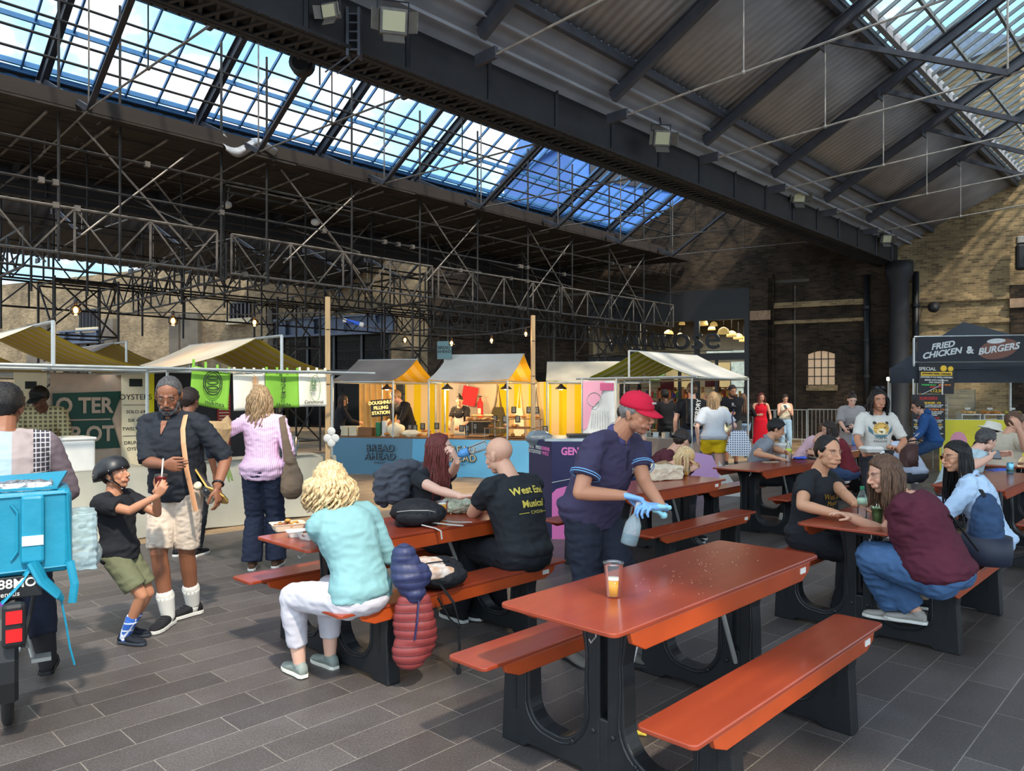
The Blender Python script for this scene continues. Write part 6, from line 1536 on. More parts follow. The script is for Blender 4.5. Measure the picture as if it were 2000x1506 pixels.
def make_hair(I, kind='short', m='dark', thick=.012, line=0.0, length=.25, wave=.0, out=.0, n=None, seed=1, spread=1.0, face_gap=52, back=False):
    T, hs, root = I['T'], I['hs'], I['root']; M_ = HM[m]; rnd = random.Random(seed); lod = I['lod']
    mb = MB(); nu, nv_ = (48, 32) if lod < 2 else (30, 20)
    cx = Vector((0, -.014, .024)); rr = Vector((.078, .098, .099))
    mb.ell((0, 0, 0), (1, 1, 1), nu, nv_)
    for k in range(len(mb.v)):
        v = mb.v[k]; az = math.atan2(v.x, v.y); ca = math.cos(az)
        zl = (-.068+.146*((ca+1)/2)**.9)+line*(max(0, ca))
        if kind == 'short' and abs(math.degrees(az)) < 88 and abs(math.degrees(az)) > 60: zl -= .03
        p = Vector((v.x*rr.x, v.y*rr.y, v.z*rr.z))+cx
        t = max(0, min(1, (p.z-zl)/.012+.5)); nn = noise.noise(Vector((v.x*7+seed, v.y*7, v.z*7)))*.5+noise.noise(Vector((v.x*20+seed, v.y*20, v.z*9)))*.35
        th = thick*(1+.9*nn)*(.75 if p.z < .0 else 1)
        f = .88+(.12+th/.09)*t
        mb.v[k] = T @ (Vector((v.x*rr.x*f, v.y*rr.y*f, v.z*rr.z*f))+cx)
    ob = mb.build('hair', M_, root, smooth=True)
    if kind in ('long', 'curly'):
        yawM = Matrix.Rotation(math.atan2(-(I['HR'].to_3x3() @ Vector((0, 1, 0))).x, (I['HR'].to_3x3() @ Vector((0, 1, 0))).y), 3, 'Z'); HC = I['HC']; lb = MB(); n = int((n or (130 if lod == 0 else 80 if lod == 1 else 40))*(1.5 if lod == 0 and kind == 'long' else 1))
        for k in range(n):
            sg = rnd.choice((-1, 1)); a = math.radians(rnd.uniform(face_gap, 180))*sg; top_ = rnd.uniform(.3, 1)
            st_ = T @ (cx+Vector((math.sin(a)*rr.x*math.cos(top_), math.cos(a)*rr.y*math.cos(top_), rr.z*math.sin(top_)))*1.03)
            rad = (.092+rnd.uniform(0, .02))*hs*spread; dirn = yawM @ Vector((math.sin(a)*.92, math.cos(a)*1.06, 0)); back_ = max(0, -math.cos(a))
            L_ = length*rnd.uniform(.82, 1.06)*(1 if back_ > .2 else .95); pts = [st_]; ph = rnd.random()*6; m_ = 9 if kind == 'curly' else 7
            for j in range(1, m_+1):
                t = j/m_; z = .05*hs-t*(L_+.05); sidew = rad*(1+.12*math.sin(t*PI))+out*t*back_
                if z < -.13: sidew += min(.04, (-.13-z)*.25)*(1 if back_ > .1 else .4)
                p = HC+dirn*sidew+Vector((0, 0, z)); w_ = wave*(.3+t)
                p += Vector((math.sin(ph+t*9)*w_, math.cos(ph*1.3+t*8)*w_, 0)); pts.append(p)
            w0 = (.0085 if lod == 0 else .011) if kind == 'long' else .0105
            r_ = [w0*.6]+[w0*(1-.6*(j/m_)**2) for j in range(1, m_+1)]; pp, r2 = smooth_path(pts, r_, 2); lb.tube(pp, r2, 6, True, .55)
        lb.build('hair_locks', M_, root, smooth=True)
    if kind == 'bun':
        mb = MB(); mb.ell((0, 0, 0), (.034, .034, .03), 16, 10)
        for k in range(len(mb.v)): v = mb.v[k]; v *= 1+.15*noise.noise(v*60); mb.v[k] = T @ (v+Vector((0, -.03, .145)))
        mb.build('hair_bun', M_, root, smooth=True)
def make_beard(I, m):
    T = I['T']; mb = MB()
    for c, r in (((0, .066, -.104), (.036, .027, .024)), ((-.036, .05, -.088), (.022, .03, .026)), ((.036, .05, -.088), (.022, .03, .026)), ((-.056, .022, -.062), (.015, .022, .034)), ((.056, .022, -.062), (.015, .022, .034)), ((0, .084, -.054), (.026, .011, .006)), ((-.025, .078, -.066), (.008, .01, .014)), ((.025, .078, -.066), (.008, .01, .014)), ((0, .086, -.088), (.02, .009, .008))):
        n0 = len(mb.v); mb.ell((0, 0, 0), r, 14, 10)
        for k in range(n0, len(mb.v)): v = mb.v[k]+Vector(c); mb.v[k] = T @ (v+Vector((0, 1, 0))*.003*noise.noise(v*120))
    me = remesh_np(mb, .004 if I['lod'] < 2 else .007, 1, lambda c: .002*noise.noise(c*160)); me.materials.append(HM[m]); link('beard', me, I['root'])
def make_glasses(I, kind='thin'):
    T = I['T']; mb = MB(); m_ = M_gold if kind == 'thin' else M_black; r = .0011 if kind == 'thin' else .002
    if kind == 'up': T = T @ Matrix.Translation((0, -.022, .088)) @ Matrix.Rotation(.9, 4, 'X') @ Matrix.Translation((0, -.01, 0)); m_ = M_black; r = .003
    for q in (-1, 1):
        mb.tube([T @ Vector((q*(.032+.0225*math.cos(a)), .095, -.002+.019*math.sin(a))) for a in [2*PI*k/20 for k in range(21)]], r*I['hs']*1.2, 5)
        mb.tube([T @ Vector((q*.054, .094, .004)), T @ Vector((q*.078, .06, .006)), T @ Vector((q*.08, 0, .008)), T @ Vector((q*.078, -.015, -.004))], r*1.2, 5)
    mb.tube([T @ Vector((-.010, .096, .002)), T @ Vector((0, .099, .006)), T @ Vector((.010, .096, .002))], r*1.2, 5)
    mb.build('spectacles', m_, I['root']); mb = MB()
    for q in (-1, 1): mb.add([T @ Vector((q*(.032+.0215*math.cos(a)), .095, -.002+.018*math.sin(a))) for a in [2*PI*k/16 for k in range(16)]], [tuple(range(16))])
    mb.build('lenses', M_lens if kind != 'up' else M_black, I['root'])
def cap(I, m_, brim_yaw=0, tilt=0, logo=None, deep=0.0):
    T = I['T'] @ Matrix.Rotation(math.radians(brim_yaw), 4, 'Z') @ Matrix.Rotation(math.radians(tilt), 4, 'X'); mb = MB(); n = 28
    rings = []
    for k in range(9):
        t = k/8; a = t*PI/2; r = math.cos(a)**.8 if t < 1 else .02; rings.append([T @ Vector((.088*max(r, .03)*math.cos(b), -.012+.108*max(r, .03)*math.sin(b), .038-deep+(.092+deep)*math.sin(a))) for b in [2*PI*j/n for j in range(n)]])
    mb.loft(rings); o = mb.build('cap', m_, I['root'], smooth=True)
    mb = MB(); nn = 14
    up = [T @ Vector((.074*math.sin(a)*1.0, -.012+.1*math.cos(a), .042-deep)) for a in [PI*(k/nn-.5)*.86 for k in range(nn+1)]]
    ot = [T @ Vector((.078*math.sin(a), .055+.11*math.cos(a), .036-deep-.018*math.cos(a)-.012*abs(math.sin(a)))) for a in [PI*(k/nn-.5)*.95 for k in range(nn+1)]]
    mb.add(up+ot, [(k, k+1, nn+2+k, nn+1+k) for k in range(nn)]); b = mb.build('cap_peak', m_, I['root'], smooth=True); solid(b, .005)
    mb = MB(); mb.ell(T @ Vector((0, -.012, .131)), .007, 8, 6); mb.build('cap_button', m_, I['root'])
    if logo: text(logo, .018, M_white, I['root'], T @ Vector((0, .1, .085)), T.to_3x3() @ Vector((-1, 0, 0)), T.to_3x3() @ Vector((0, -.45, 1)), depth=.002)
    return o
def project(me, target, direction, off=.004):
    """lay flat lettering onto the cloth it is printed on"""
    from mathutils.bvhtree import BVHTree
    tm = target.data; bvh = BVHTree.FromPolygons([v.co for v in tm.vertices], [tuple(p.vertices) for p in tm.polygons]); d = Vector(direction).normalized()
    for v in me.vertices:
        h = bvh.ray_cast(v.co-d*.5, d)
        if h[0] is not None: v.co = h[0]-d*off
def print_on(I, txt, size, t, xo, m_, front=True, tgt=None, zo=0, **k):
    c, u, kk = I['spine'](t); _, x, y = I['frame'](c, u, kk); sg = 1 if front else -1
    xd = x*(-1 if front else 1); o = text(txt, size, m_, I['root'], c+y*(sg*.3)+xd*xo, xd, u, name='print', depth=.0, **k); me = o.data
    bm = bmesh.new(); bm.from_mesh(me); bmesh.ops.subdivide_edges(bm, edges=bm.edges[:], cuts=1); bm.to_mesh(me); bm.free()
    project(me, tgt or I['top'], -y*sg, .005); return o
def patch_on(I, poly, m_, t, xo=0, front=True, tgt=None, name='print', off=.006):
    c, u, kk = I['spine'](t); _, x, y = I['frame'](c, u, kk); sg = 1 if front else -1; xd = x*(-1 if front else 1)
    me = bpy.data.meshes.new(name); pts = [c+y*(sg*.3)+xd*(xo+a)+u*b for a, b in poly]; me.from_pydata([tuple(p) for p in pts], [], [tuple(range(len(pts)))])
    bm = bmesh.new(); bm.from_mesh(me); bmesh.ops.triangulate(bm, faces=bm.faces[:]); bmesh.ops.subdivide_edges(bm, edges=bm.edges[:], cuts=5, use_grid_fill=True); bmesh.ops.triangulate(bm, faces=bm.faces[:]); bm.to_mesh(me); bm.free()
    project(me, tgt or I['top'], -y*sg, off); me.materials.append(m_); return link(name, me, I['root'])
R_ = math.radians
FU, FNU, FV, FNV = -TH, PI-TH, -(PI/2+TH), PI/2-TH      # facing +U, -U, +V, -V
def sweater():
    m = mat('sweater_blocks', H((140, 128, 128)), .9); nt = m.node_tree; b = nt.nodes['Principled BSDF']; g = grid_mat('sweater_grid', H((60, 58, 66)), H((190, 184, 186)), .022, .024, .8)
    gt = g.node_tree; t = nt.nodes.new('ShaderNodeTexCoord'); s = nt.nodes.new('ShaderNodeSeparateXYZ'); nt.links.new(t.outputs['Object'], s.inputs[0])
    o = []
    for ax, p_ in (('X', .022), ('Z', .026)):
        d = nt.nodes.new('ShaderNodeMath'); d.operation = 'DIVIDE'; d.inputs[1].default_value = p_; nt.links.new(s.outputs[ax], d.inputs[0]); f = nt.nodes.new('ShaderNodeMath'); f.operation = 'FRACT'; nt.links.new(d.outputs[0], f.inputs[0])
        q = nt.nodes.new('ShaderNodeMath'); q.operation = 'GREATER_THAN'; q.inputs[1].default_value = .8; nt.links.new(f.outputs[0], q.inputs[0]); o.append(q)
    mx = nt.nodes.new('ShaderNodeMath'); mx.operation = 'MAXIMUM'; nt.links.new(o[0].outputs[0], mx.inputs[0]); nt.links.new(o[1].outputs[0], mx.inputs[1])
    gr = nt.nodes.new('ShaderNodeMix'); gr.data_type = 'RGBA'; gr.inputs[6].default_value = H((56, 54, 62))+(1,); gr.inputs[7].default_value = H((180, 174, 176))+(1,); nt.links.new(mx.outputs[0], gr.inputs[0])
    r = nt.nodes.new('ShaderNodeValToRGB'); r.color_ramp.interpolation = 'CONSTANT'; e = r.color_ramp.elements; e[0].color = H((150, 168, 198))+(1,); e[1].position = .54; e[1].color = H((152, 138, 136))+(1,)
    k = e.new(.715); k.color = H((104, 90, 96))+(1,); mr = nt.nodes.new('ShaderNodeMath'); mr.operation = 'ADD'; mr.inputs[1].default_value = .5; nt.links.new(s.outputs['X'], mr.inputs[0]); nt.links.new(mr.outputs[0], r.inputs[0])
    a = nt.nodes.new('ShaderNodeMath'); a.operation = 'COMPARE'; a.inputs[1].default_value = .18; a.inputs[2].default_value = .04; nt.links.new(s.outputs['X'], a.inputs[0])
    fin = nt.nodes.new('ShaderNodeMix'); fin.data_type = 'RGBA'; nt.links.new(a.outputs[0], fin.inputs[0]); nt.links.new(r.outputs['Color'], fin.inputs[6]); nt.links.new(gr.outputs[2], fin.inputs[7]); nt.links.new(fin.outputs[2], b.inputs['Base Color']); return m
# ---- cast, nearest first
W_ = lambda px, py, d: ('w', P(px, py, d))
seatz = .57
# curly blonde woman in teal
I = person('woman', 'curly blonde woman in a pale teal top and white trousers, back turned', UV(2.3, -3.36), FNV+.1, 1.64, 'pale', 'f', 1.1, pelvis=(0, 0, .52), lean=9, bend=22, head=(-10, -24, 0), twist=-14, rpole=(.3, -.3, -1), lpole=(-.6, -.3, -1),
    rh=W_(715, 1030, 4.3), lh=W_(650, 1040, 4.45), lf=W_(585, 1295, 4.18), rf=W_(645, 1280, 4.33), lkp=(-.2, .3, 1), rkp=(0, .3, 1), lod=0, foot_yaw=(-8, -4),
    top=dict(m=cloth_mat('teal_jersey', (122, 162, 165)), sleeve=.9, hem=-.02, e=.012, wr=.006), bottom=dict(m=cloth_mat('white_trousers', (196, 192, 200), bump=.25), len=.86, e=.008, thin=-.006, wr=.005),
    shoes=dict(m=mat('clog_grey', H((128, 136, 130)), .6), sole=mat('clog_sole', H((222, 218, 204)), .6)), hair=dict(kind='curly', m='blonde', thick=.03, length=.13, wave=.02, spread=1.28, face_gap=40, n=190, seed=5))
# bald man, back print
I = person('man', 'bald man in a black West End Musical Choir T-shirt seated with his back turned', UV(3.6, -3.36), FNV-.08, 1.8, 'fair', 'm', 1.1, pelvis=(0, 0, .535), lean=8, bend=18, head=(12, -12, 0), belly=.03,
    lh=W_(940, 992, 5.35), rh=W_(985, 985, 5.75), lpole=(-1, -.1, -.6), rpole=(.8, -.2, -.7), lhand=dict(d=(.75, .6, .1), n=(0, 0, -1), curl=.5), rhand=dict(d=(-.6, .8, 0), n=(0, 0, -1)), lf=(-.16, .5, .08), rf=(.16, .45, .08), lod=0,
    top=dict(m=cloth_mat('black_tee', (38, 40, 44)), sleeve=.28, e=.016, wr=.006), bottom=dict(m=cloth_mat('black_trousers', (30, 31, 36)), len=1, e=.014), shoes=dict(m=cloth_mat('black_shoe', (30, 30, 32))))
MGOLD = cloth_mat('gold_print', (206, 186, 84), var=.05)
print_on(I, 'West End', .07, .365, .005, MGOLD, False, bold=.002); print_on(I, 'Musical', .064, .305, .015, MGOLD, False, bold=.002); print_on(I, 'CHOIR', .03, .25, .03, MGOLD, False, cs=1.3)
patch_on(I, [(-.13, -.002), (-.06, -.002), (-.06, .002), (-.13, .002)], MGOLD, .25, 0.02, False); patch_on(I, [(.06, -.002), (.13, -.002), (.13, .002), (.06, .002)], MGOLD, .25, 0.02, False)
# auburn woman drinking
I = person('woman', 'auburn haired woman in a black T-shirt drinking from a blue bottle', UV(3.62, -4.36), FV+.1, 1.68, 'pale', 'f', 1.0, pelvis=(0, 0, .535), lean=2, bend=4, head=(48, 6, 0),
    lh=W_(903, 880, 5.0), lpole=(-.9, .5, -.6), rh=W_(915, 975, 5.05), rpole=(.6, -.3, -.6), lhand=dict(w=1, d=(-.25, -.1, .6), n=(-.8, .2, -.3), curl=.95), rhand=dict(w=1, d=(.95, -.2, .15), n=(0, 0, -1), curl=.35), lf=(-.1, .42, .08), rf=(.1, .42, .08), lod=0, lips=1.15,
    top=dict(m=cloth_mat('black_tee', (38, 40, 44)), sleeve=.22, e=.010), bottom=dict(m=cloth_mat('black_trousers', (30, 31, 36)), len=1, e=.01), shoes=dict(m=cloth_mat('black_shoe', (30, 30, 32))),
    hair=dict(kind='long', m='auburn', length=.40, wave=.006, spread=.98, face_gap=62, n=150, seed=9))
AUB = I
# cleaner
I = person('man', 'cleaner in a red cap and navy polo shirt leaning over the table with blue gloves', Vector((.52, 4.42, 0)), R_(-128), 1.72, 'tan', 'm', 1.13, belly=.04, pelvis=(0, -.06, .90), lean=13, bend=20, twist=-4, head=(-4, -10, 3), neckfwd=.035,
    rh=W_(1220, 968, 4.12), lh=W_(1292, 990, 4.1), rpole=(.9, -.9, -.2), lpole=(-.6, -.8, -.6), rhand=dict(w=1, d=(.9, -.15, -.2), n=(.0, -.2, -1), curl=.75, glove=1, size=1.12), lhand=dict(w=1, d=(-.75, -.35, .1), n=(.1, .2, -1), curl=.8, glove=1, size=1.12),
    rf=W_(1112, 1268, 4.45), lf=W_(1225, 1272, 4.33), lod=0, tint=(.72, .72, .76), brows='grey', jowl=.006, shoulder=1.05, hair=dict(kind='short', m='silver', thick=.006), foot_yaw=(10, -20),
    top=dict(m=cloth_mat('navy_polo', (62, 56, 80)), sleeve=.34, e=.016, hem=-.08, wr=.007, collar=cloth_mat('polo_collar', (74, 70, 110)), cuffring=mat('cuff_blue', H((120, 180, 230)), .7), flare=.03), bottom=dict(m=cloth_mat('navy_work_trousers', (36, 40, 52)), len=.97, e=.018, wr=.009), shoes=dict(m=cloth_mat('grey_work_shoe', (92, 88, 84)), sole=M_black))
cap(I, cloth_mat('cap_red', (196, 30, 58)), logo='KING', tilt=-4)
print_on(I, 'KING\nXXX', .022, .36, .085, M_white, True, ls=.8)
patch_on(I, [(-.012, -.03), (.012, -.03), (.012, .07), (-.012, .07)], cloth_mat('polo_placket', (50, 44, 66)), .40, 0, True)
CLN = I
for t_, nm in ((1, 'collar_tip'), ):
    mb = MB(); T = I['T']; c = I['P3']+I['d2']*.02
    mb.tube([c+I['X3']*(.07*math.sin(a))+I['Y3']*(.07*math.cos(a))-I['d2']*(.02*(1+math.cos(a))) for a in [2*PI*k/20+.3 for k in range(18)]], .0025, 6); mb.build('collar_trim', MATS['cuff_blue'], I['root'])
# man facing in choir T-shirt
I = person('man', 'black haired man in a black choir T-shirt resting his forearms on the red table', UV(5.52, -2.26), FV-.05, 1.7, 'olive', 'm', 1.08, pelvis=(0, 0, .535), lean=6, bend=8, head=(-22, -3, 0), neckfwd=.03,
    rh=W_(1635, 1004, 4.95), lh=W_(1672, 985, 5.1), rpole=(1, -.3, -.5), lpole=(-.8, -.2, -.6), rhand=dict(w=1, d=(.95, -.1, -.02), n=(0, 0, -1), curl=.12), lhand=dict(w=1, d=(.95, -.2, 0), n=(0, 0, -1), curl=.2), lf=(-.15, .4, .08), rf=(.18, .3, .08), lod=0, jowl=.006,
    hair=dict(kind='short', m='black', thick=.009, line=.022, seed=4), top=dict(m=cloth_mat('black_tee', (38, 40, 44)), sleeve=.3, e=.014), bottom=dict(m=cloth_mat('black_trousers', (30, 31, 36)), len=1, e=.012), shoes=dict(m=cloth_mat('black_shoe', (30, 30, 32)), sole=M_black))
MG2 = cloth_mat('gold_print_dark', (176, 140, 50), var=.05)
print_on(I, 'West End', .058, .36, .0, MG2, True); print_on(I, 'Musical', .052, .31, .0, MG2, True); print_on(I, 'CHOIR', .025, .255, .0, MG2, True, cs=1.2)
# maroon woman
I = person('woman', 'brown haired woman in a maroon T-shirt and blue jeans leaning on the red table', UV(4.93, -1.24), FNV+.12, 1.64, 'fair', 'f', 1.42, pelvis=(0, 0, .55), lean=12, bend=24, head=(36, -12, 0), belly=.05, shoulder=1.05,
    lh=W_(1752, 966, 4.8), lpole=(-.8, .2, -1), rh=(.05, .5, .8), lhand=dict(w=1, d=(-.7, .2, .45), n=(-.3, .2, -.8), curl=(.25, .7, .9, 1.0), thumb=.8), rhand=dict(n=(0, 0, -1), curl=.4), lf=W_(1745, 1190, 4.75), rf=W_(1790, 1195, 4.62), lkp=(-.3, .6, 1), rkp=(0, .6, 1), lod=0,
    hair=dict(kind='long', m='brown', length=.21, wave=.003, spread=1.06, face_gap=62, n=150, seed=3, thick=.016), top=dict(m=cloth_mat('maroon_tee', (84, 36, 50)), sleeve=.34, e=.018, hem=-.05, wr=.008, cuff=.006), bottom=dict(m=cloth_mat('blue_jeans', (70, 100, 140), var=.25), len=.97, e=.016, wr=.009, flare=.012), shoes=dict(m=cloth_mat('grey_mesh', (150, 146, 140)), sole=M_white))
mb = MB(); sp = I['spine'](.1)[0]
mb.tube([I['SH'][0]+Vector((.07, .0, .06)), I['P2']+Vector((0, -.15, .05)), I['P1']+Vector((.14, -.2, 0))], .014, 8, flat=.4); tag(mb.build('bag_strap', M_blackcloth, I['root']), None, None) if False else mb.build('bag_strap', M_blackcloth, I['root'])
# pale blue shirt woman with glasses
I = person('woman', 'woman with long black hair, glasses and a pale blue shirt speaking across the table', UV(6.2, -1.24), FNV+.1, 1.65, 'olive', 'f', 1.1, pelvis=(0, 0, .535), lean=8, bend=14, head=(40, -4, 0),
    lh=(-.25, .42, .78), rh=(.1, .5, .78), lf=(-.12, .4, .08), rf=(.1, .35, .08), lod=0, lips=1.2, glasses='thin', hair=dict(kind='long', m='black', length=.46, wave=.005, spread=1.0, face_gap=72, n=140, seed=8),
    top=dict(m=cloth_mat('pale_blue_shirt', (176, 200, 226)), sleeve=.95, e=.018, hem=-.1, wr=.009, flare=.02, collar=True), bottom=dict(m=cloth_mat('khaki', (128, 112, 92)), len=1, e=.012), shoes=dict(m=cloth_mat('black_shoe', (30, 30, 32))))
# bearded man looking down
I = person('man', 'bearded man in a black shirt and cream shorts looking down at the boy', G(344, 1215), R_(172), 1.77, 'brown', 'm', 1.02, lean=2, bend=6, head=(20, -24, -2), neckfwd=.03, belly=.02,
    rh=W_(322, 908, 4.86), lh=W_(424, 952, 5.0), rpole=(1, -.5, -.6), lpole=(-.35, -1, -.1), rhand=dict(w=1, d=(.9, -.25, -.05), n=(0, .9, .1), curl=(.2, .7, .85, .95), thumb=.8), lhand=dict(w=1, d=(.15, 0, -1), n=(-.9, .2, 0), curl=.6),
    rf=('w', G(328, 1222)+Vector((0, 0, .08))), lf=('w', G(374, 1203)+Vector((0, .02, .08))), foot_yaw=(-28, 6), lod=0, beard='grey', glasses='thin', hair=dict(kind='short', m='grey', thick=.005, line=.016, seed=2),
    top=dict(m=cloth_mat('black_linen', (38, 41, 48), bump=.6, bscale=22), sleeve=.5, e=.017, se=.012, hem=-.1, wr=.008, flare=.012, collar=True, buttons=True), bottom=dict(m=cloth_mat('cream_linen', (206, 190, 174), bump=.8, bscale=14), len=.47, e=.010, flare=.010, wr=.006, wf=20, name='shorts'),
    shoes=dict(m=cloth_mat('black_runner', (34, 34, 38)), sole=M_white, sock=M_white, sockh=.3, laces=1))
MAN = I
patch_on(I, [(-.024, .045), (.024, .045), (.012, -.01), (0, -.05), (-.012, -.01)], mat('skin_brown_chest', H((136, 88, 64)), .5), .435, 0, True, name='open_neckline', off=.008)
mb = MB(); S0 = I['SH'][0]; mb.tube([S0+Vector((.06, -.12, .0)), S0+Vector((.075, -.03, .068)), S0+Vector((.07, .05, .062)), S0+Vector((.05, .115, -.03)), S0+Vector((.03, .14, -.12)), S0+Vector((.0, .15, -.3)), S0+Vector((-.05, .12, -.58))], .018, 8, flat=.25, up=(0, 1, 0)); mb.build('tan_strap', mat('tan_leather', H((200, 146, 106)), .6), I['root'])
mb = MB(); hn = I['HN'][0]+(I['EL'][0]-I['HN'][0])*.12; ax = (I['EL'][0]-I['HN'][0]).normalized(); a_ = ax.orthogonal().normalized(); b_ = ax.cross(a_)
mb.tube([hn+(a_*math.cos(t)+b_*math.sin(t))*.033 for t in [2*PI*k/16 for k in range(17)]], .008, 6); mb.ell(hn+b_*.036, (.016, .016, .016), 10, 6); mb.build('wristwatch', M_black, I['root'])
# boy
I = person('boy', 'boy in a black helmet, black T-shirt and olive shorts lifting a red drink', G(247, 1262), R_(-98), 1.26, 'tan', 'm', .9, pelvis=(0, -.05, .60), lean=-8, bend=2, head=(2, 16, 0), neckfwd=0.0,
    rh=W_(308, 968, 4.55), lh=W_(305, 958, 4.75), rpole=(.5, -.3, -1), lpole=(-.5, -.3, -1), rhand=dict(w=1, d=(.5, -.1, .75), n=(-.3, .8, 0), curl=.8), lhand=dict(w=1, d=(.5, .1, .75), n=(-.3, -.8, 0), curl=.8),
    rf=('w', G(245, 1258)+Vector((0, 0, .06))), lf=('w', G(252, 1242)+Vector((0, .0, .06))), rkp=(0, 1, .2), lod=0, foot_yaw=(0, -6),
    hair=dict(kind='short', m='dark', thick=.006), top=dict(m=cloth_mat('black_cotton', (36, 37, 42)), sleeve=.32, e=.02, hem=-.1, wr=.006, flare=.02), bottom=dict(m=cloth_mat('olive_shorts', (112, 114, 88)), len=.4, e=.012, flare=.018, name='shorts'),
    shoes=dict(m=cloth_mat('dark_trainer', (34, 38, 48)), sole=mat('sole_dark', H((50, 56, 66)), .6), sock=grid_mat('sock_blue', H((50, 100, 190)), H((220, 226, 240)), .035, .05, .8), sockh=.42, laces=1))
BOY = I; T = I['T']; mb = MB(); rings = []
for k in range(10):
    t = k/9; a = t*PI/2; r = max(.03, math.cos(a)**.75); rings.append([T @ Vector((.118*r*math.cos(b), -.018+(.15 if math.sin(b) < 0 else .128)*r*math.sin(b), .02+(-.03 if math.sin(b) < -.2 else .018*max(0, math.sin(b)))*(1-t)+.128*math.sin(a))) for b in [2*PI*j/32 for j in range(32)]])
mb.loft(rings); hl_ = mb.build('helmet', mat('helmet_black', H((34, 35, 38)), .4), I['root'], smooth=True); solid(hl_, .01)
mb = MB()
for b in (.4, 1.2, 2.0, 2.8, 3.6, 4.6, 5.6):
    mb.ell(T @ Vector((.119*math.cos(b), -.018+(.15 if math.sin(b) < 0 else .129)*math.sin(b), .035)), .005, 8, 6)
mb.build('rivet', M_chrome, hl_)
mb = MB()
for q in (-1, 1): mb.tube([T @ Vector((q*.092, .03, .02)), T @ Vector((q*.078, .03, -.05)), T @ Vector((0, .045, -.125))], .005, 6); mb.tube([T @ Vector((q*.09, -.05, .02)), T @ Vector((q*.078, .02, -.06))], .005, 6)
mb.build('chin_strap', M_black, I['root'])
c_, u_, k_ = I['spine'](.22)
for (a0_, b0_, cc) in ((-.03, .08, (200, 206, 214)), (.01, .03, (220, 120, 90)), (-.01, -.04, (230, 150, 90))):
    patch_on(I, [(a0_+.022*math.cos(t)*(1+.3*math.sin(3*t)), b0_+.035*math.sin(t)) for t in [2*PI*k/10 for k in range(10)]], cloth_mat('print_%d' % cc[1], cc), .28, .0, False)
# pink shirt woman
M_pinkstripe = stripe_mat('shirt_pink_stripe', H((232, 196, 220)), H((176, 116, 160)), .016, 'X', duty=.82, rough=.8)
I = person('woman', 'woman with wavy hair in a pink striped shirt and navy wide trousers, back turned', G(512, 1112), R_(4), 1.7, 'fair', 'f', 1.0, lean=0, bend=0, head=(48, 0, 0),
    lh=W_(440, 898, 6.5), lpole=(-1, -.3, -.4), rh=(.2, .05, .86), lhand=dict(w=1, d=(-.5, .5, .5), n=(.2, 0, -.6), curl=1.0), lf=('w', G(492, 1112)+Vector((0, 0, .07))), rf=('w', G(532, 1112)+Vector((0, .1, .07))), lod=0, foot_yaw=(10, -4),
    hair=dict(kind='curly', m='dirty', thick=.014, length=.24, wave=.014, spread=1.05, face_gap=66, n=150, seed=13), top=dict(m=M_pinkstripe, sleeve=.92, e=.018, se=.018, hem=-.1, wr=.008, flare=.02, collar=True), bottom=dict(m=cloth_mat('navy_wide', (36, 42, 60)), len=1.0, e=.014, flare=.035, wr=.008), shoes=dict(m=cloth_mat('brown_shoe', (90, 66, 52))))
PNK = I
# rider
M_sweater = sweater()
I = person('man', 'delivery rider in a colour block sweater astride a bicycle at the left edge', P(4, 770, 3.95)*1.0-Vector((0, 0, EYE)), R_(33), 1.8, 'brown', 'm', 1.1, pelvis=(0, 0, .88), lean=12, bend=14, head=(-14, -6, 0),
    lh=(-.2, .46, .98), rh=(.2, .44, .98), rpole=(.7, -.6, -.6), lpole=(-.7, -.6, -.6), rf=W_(92, 1285, 4.15), lf=(-.2, .2, .3), lod=0, hair=dict(kind='short', m='black', thick=.014, seed=6),
    top=dict(m=M_sweater, sleeve=.93, e=.02, hem=-.1, wr=.006), bottom=dict(m=cloth_mat('navy_shorts', (38, 42, 58)), len=.86, e=.024, wr=.007), shoes=dict(m=cloth_mat('black_boot', (44, 42, 44)), sole=M_black, sock=cloth_mat('black_boot', (44, 42, 44)), sockh=.35), foot_yaw=(0, -6))
RID = I
# ---- middle distance
def mp(name, label, loc, rz, *a, **k): k.setdefault('lod', 1); return person(name, label, loc, rz, *a, **k)
def tee(c, nm, **k): d = dict(m=cloth_mat(nm, c), sleeve=.3, e=.014); d.update(k); return d
def trs(c, nm, **k): d = dict(m=cloth_mat(nm, c), len=1.0, e=.012); d.update(k); return d
SB = dict(m=cloth_mat('black_shoe', (30, 30, 32))); SWt = dict(m=cloth_mat('white_trainer', (206, 204, 200)), sole=M_white)
# polo man
mp('man', 'young man in a grey polo shirt eating at the red table', UV(9.1, -4.42), FV+.55, 1.76, 'olive', 'm', 1.0, pelvis=(0, 0, .535), lean=12, bend=16, head=(0, -20, 0), rh=W_(1512, 893, 9.0), lh=W_(1535, 884, 9.2), rhand=dict(n=(0, 0, -1), curl=.1), lf=(-.05, .5, .08), rf=(.15, .35, .08), hair=dict(kind='short', m='black', thick=.016, line=-.004), top=tee((128, 132, 140), 'grey_polo', sleeve=.36, collar=True), bottom=trs((40, 42, 46), 'dark_trousers'), shoes=SWt)
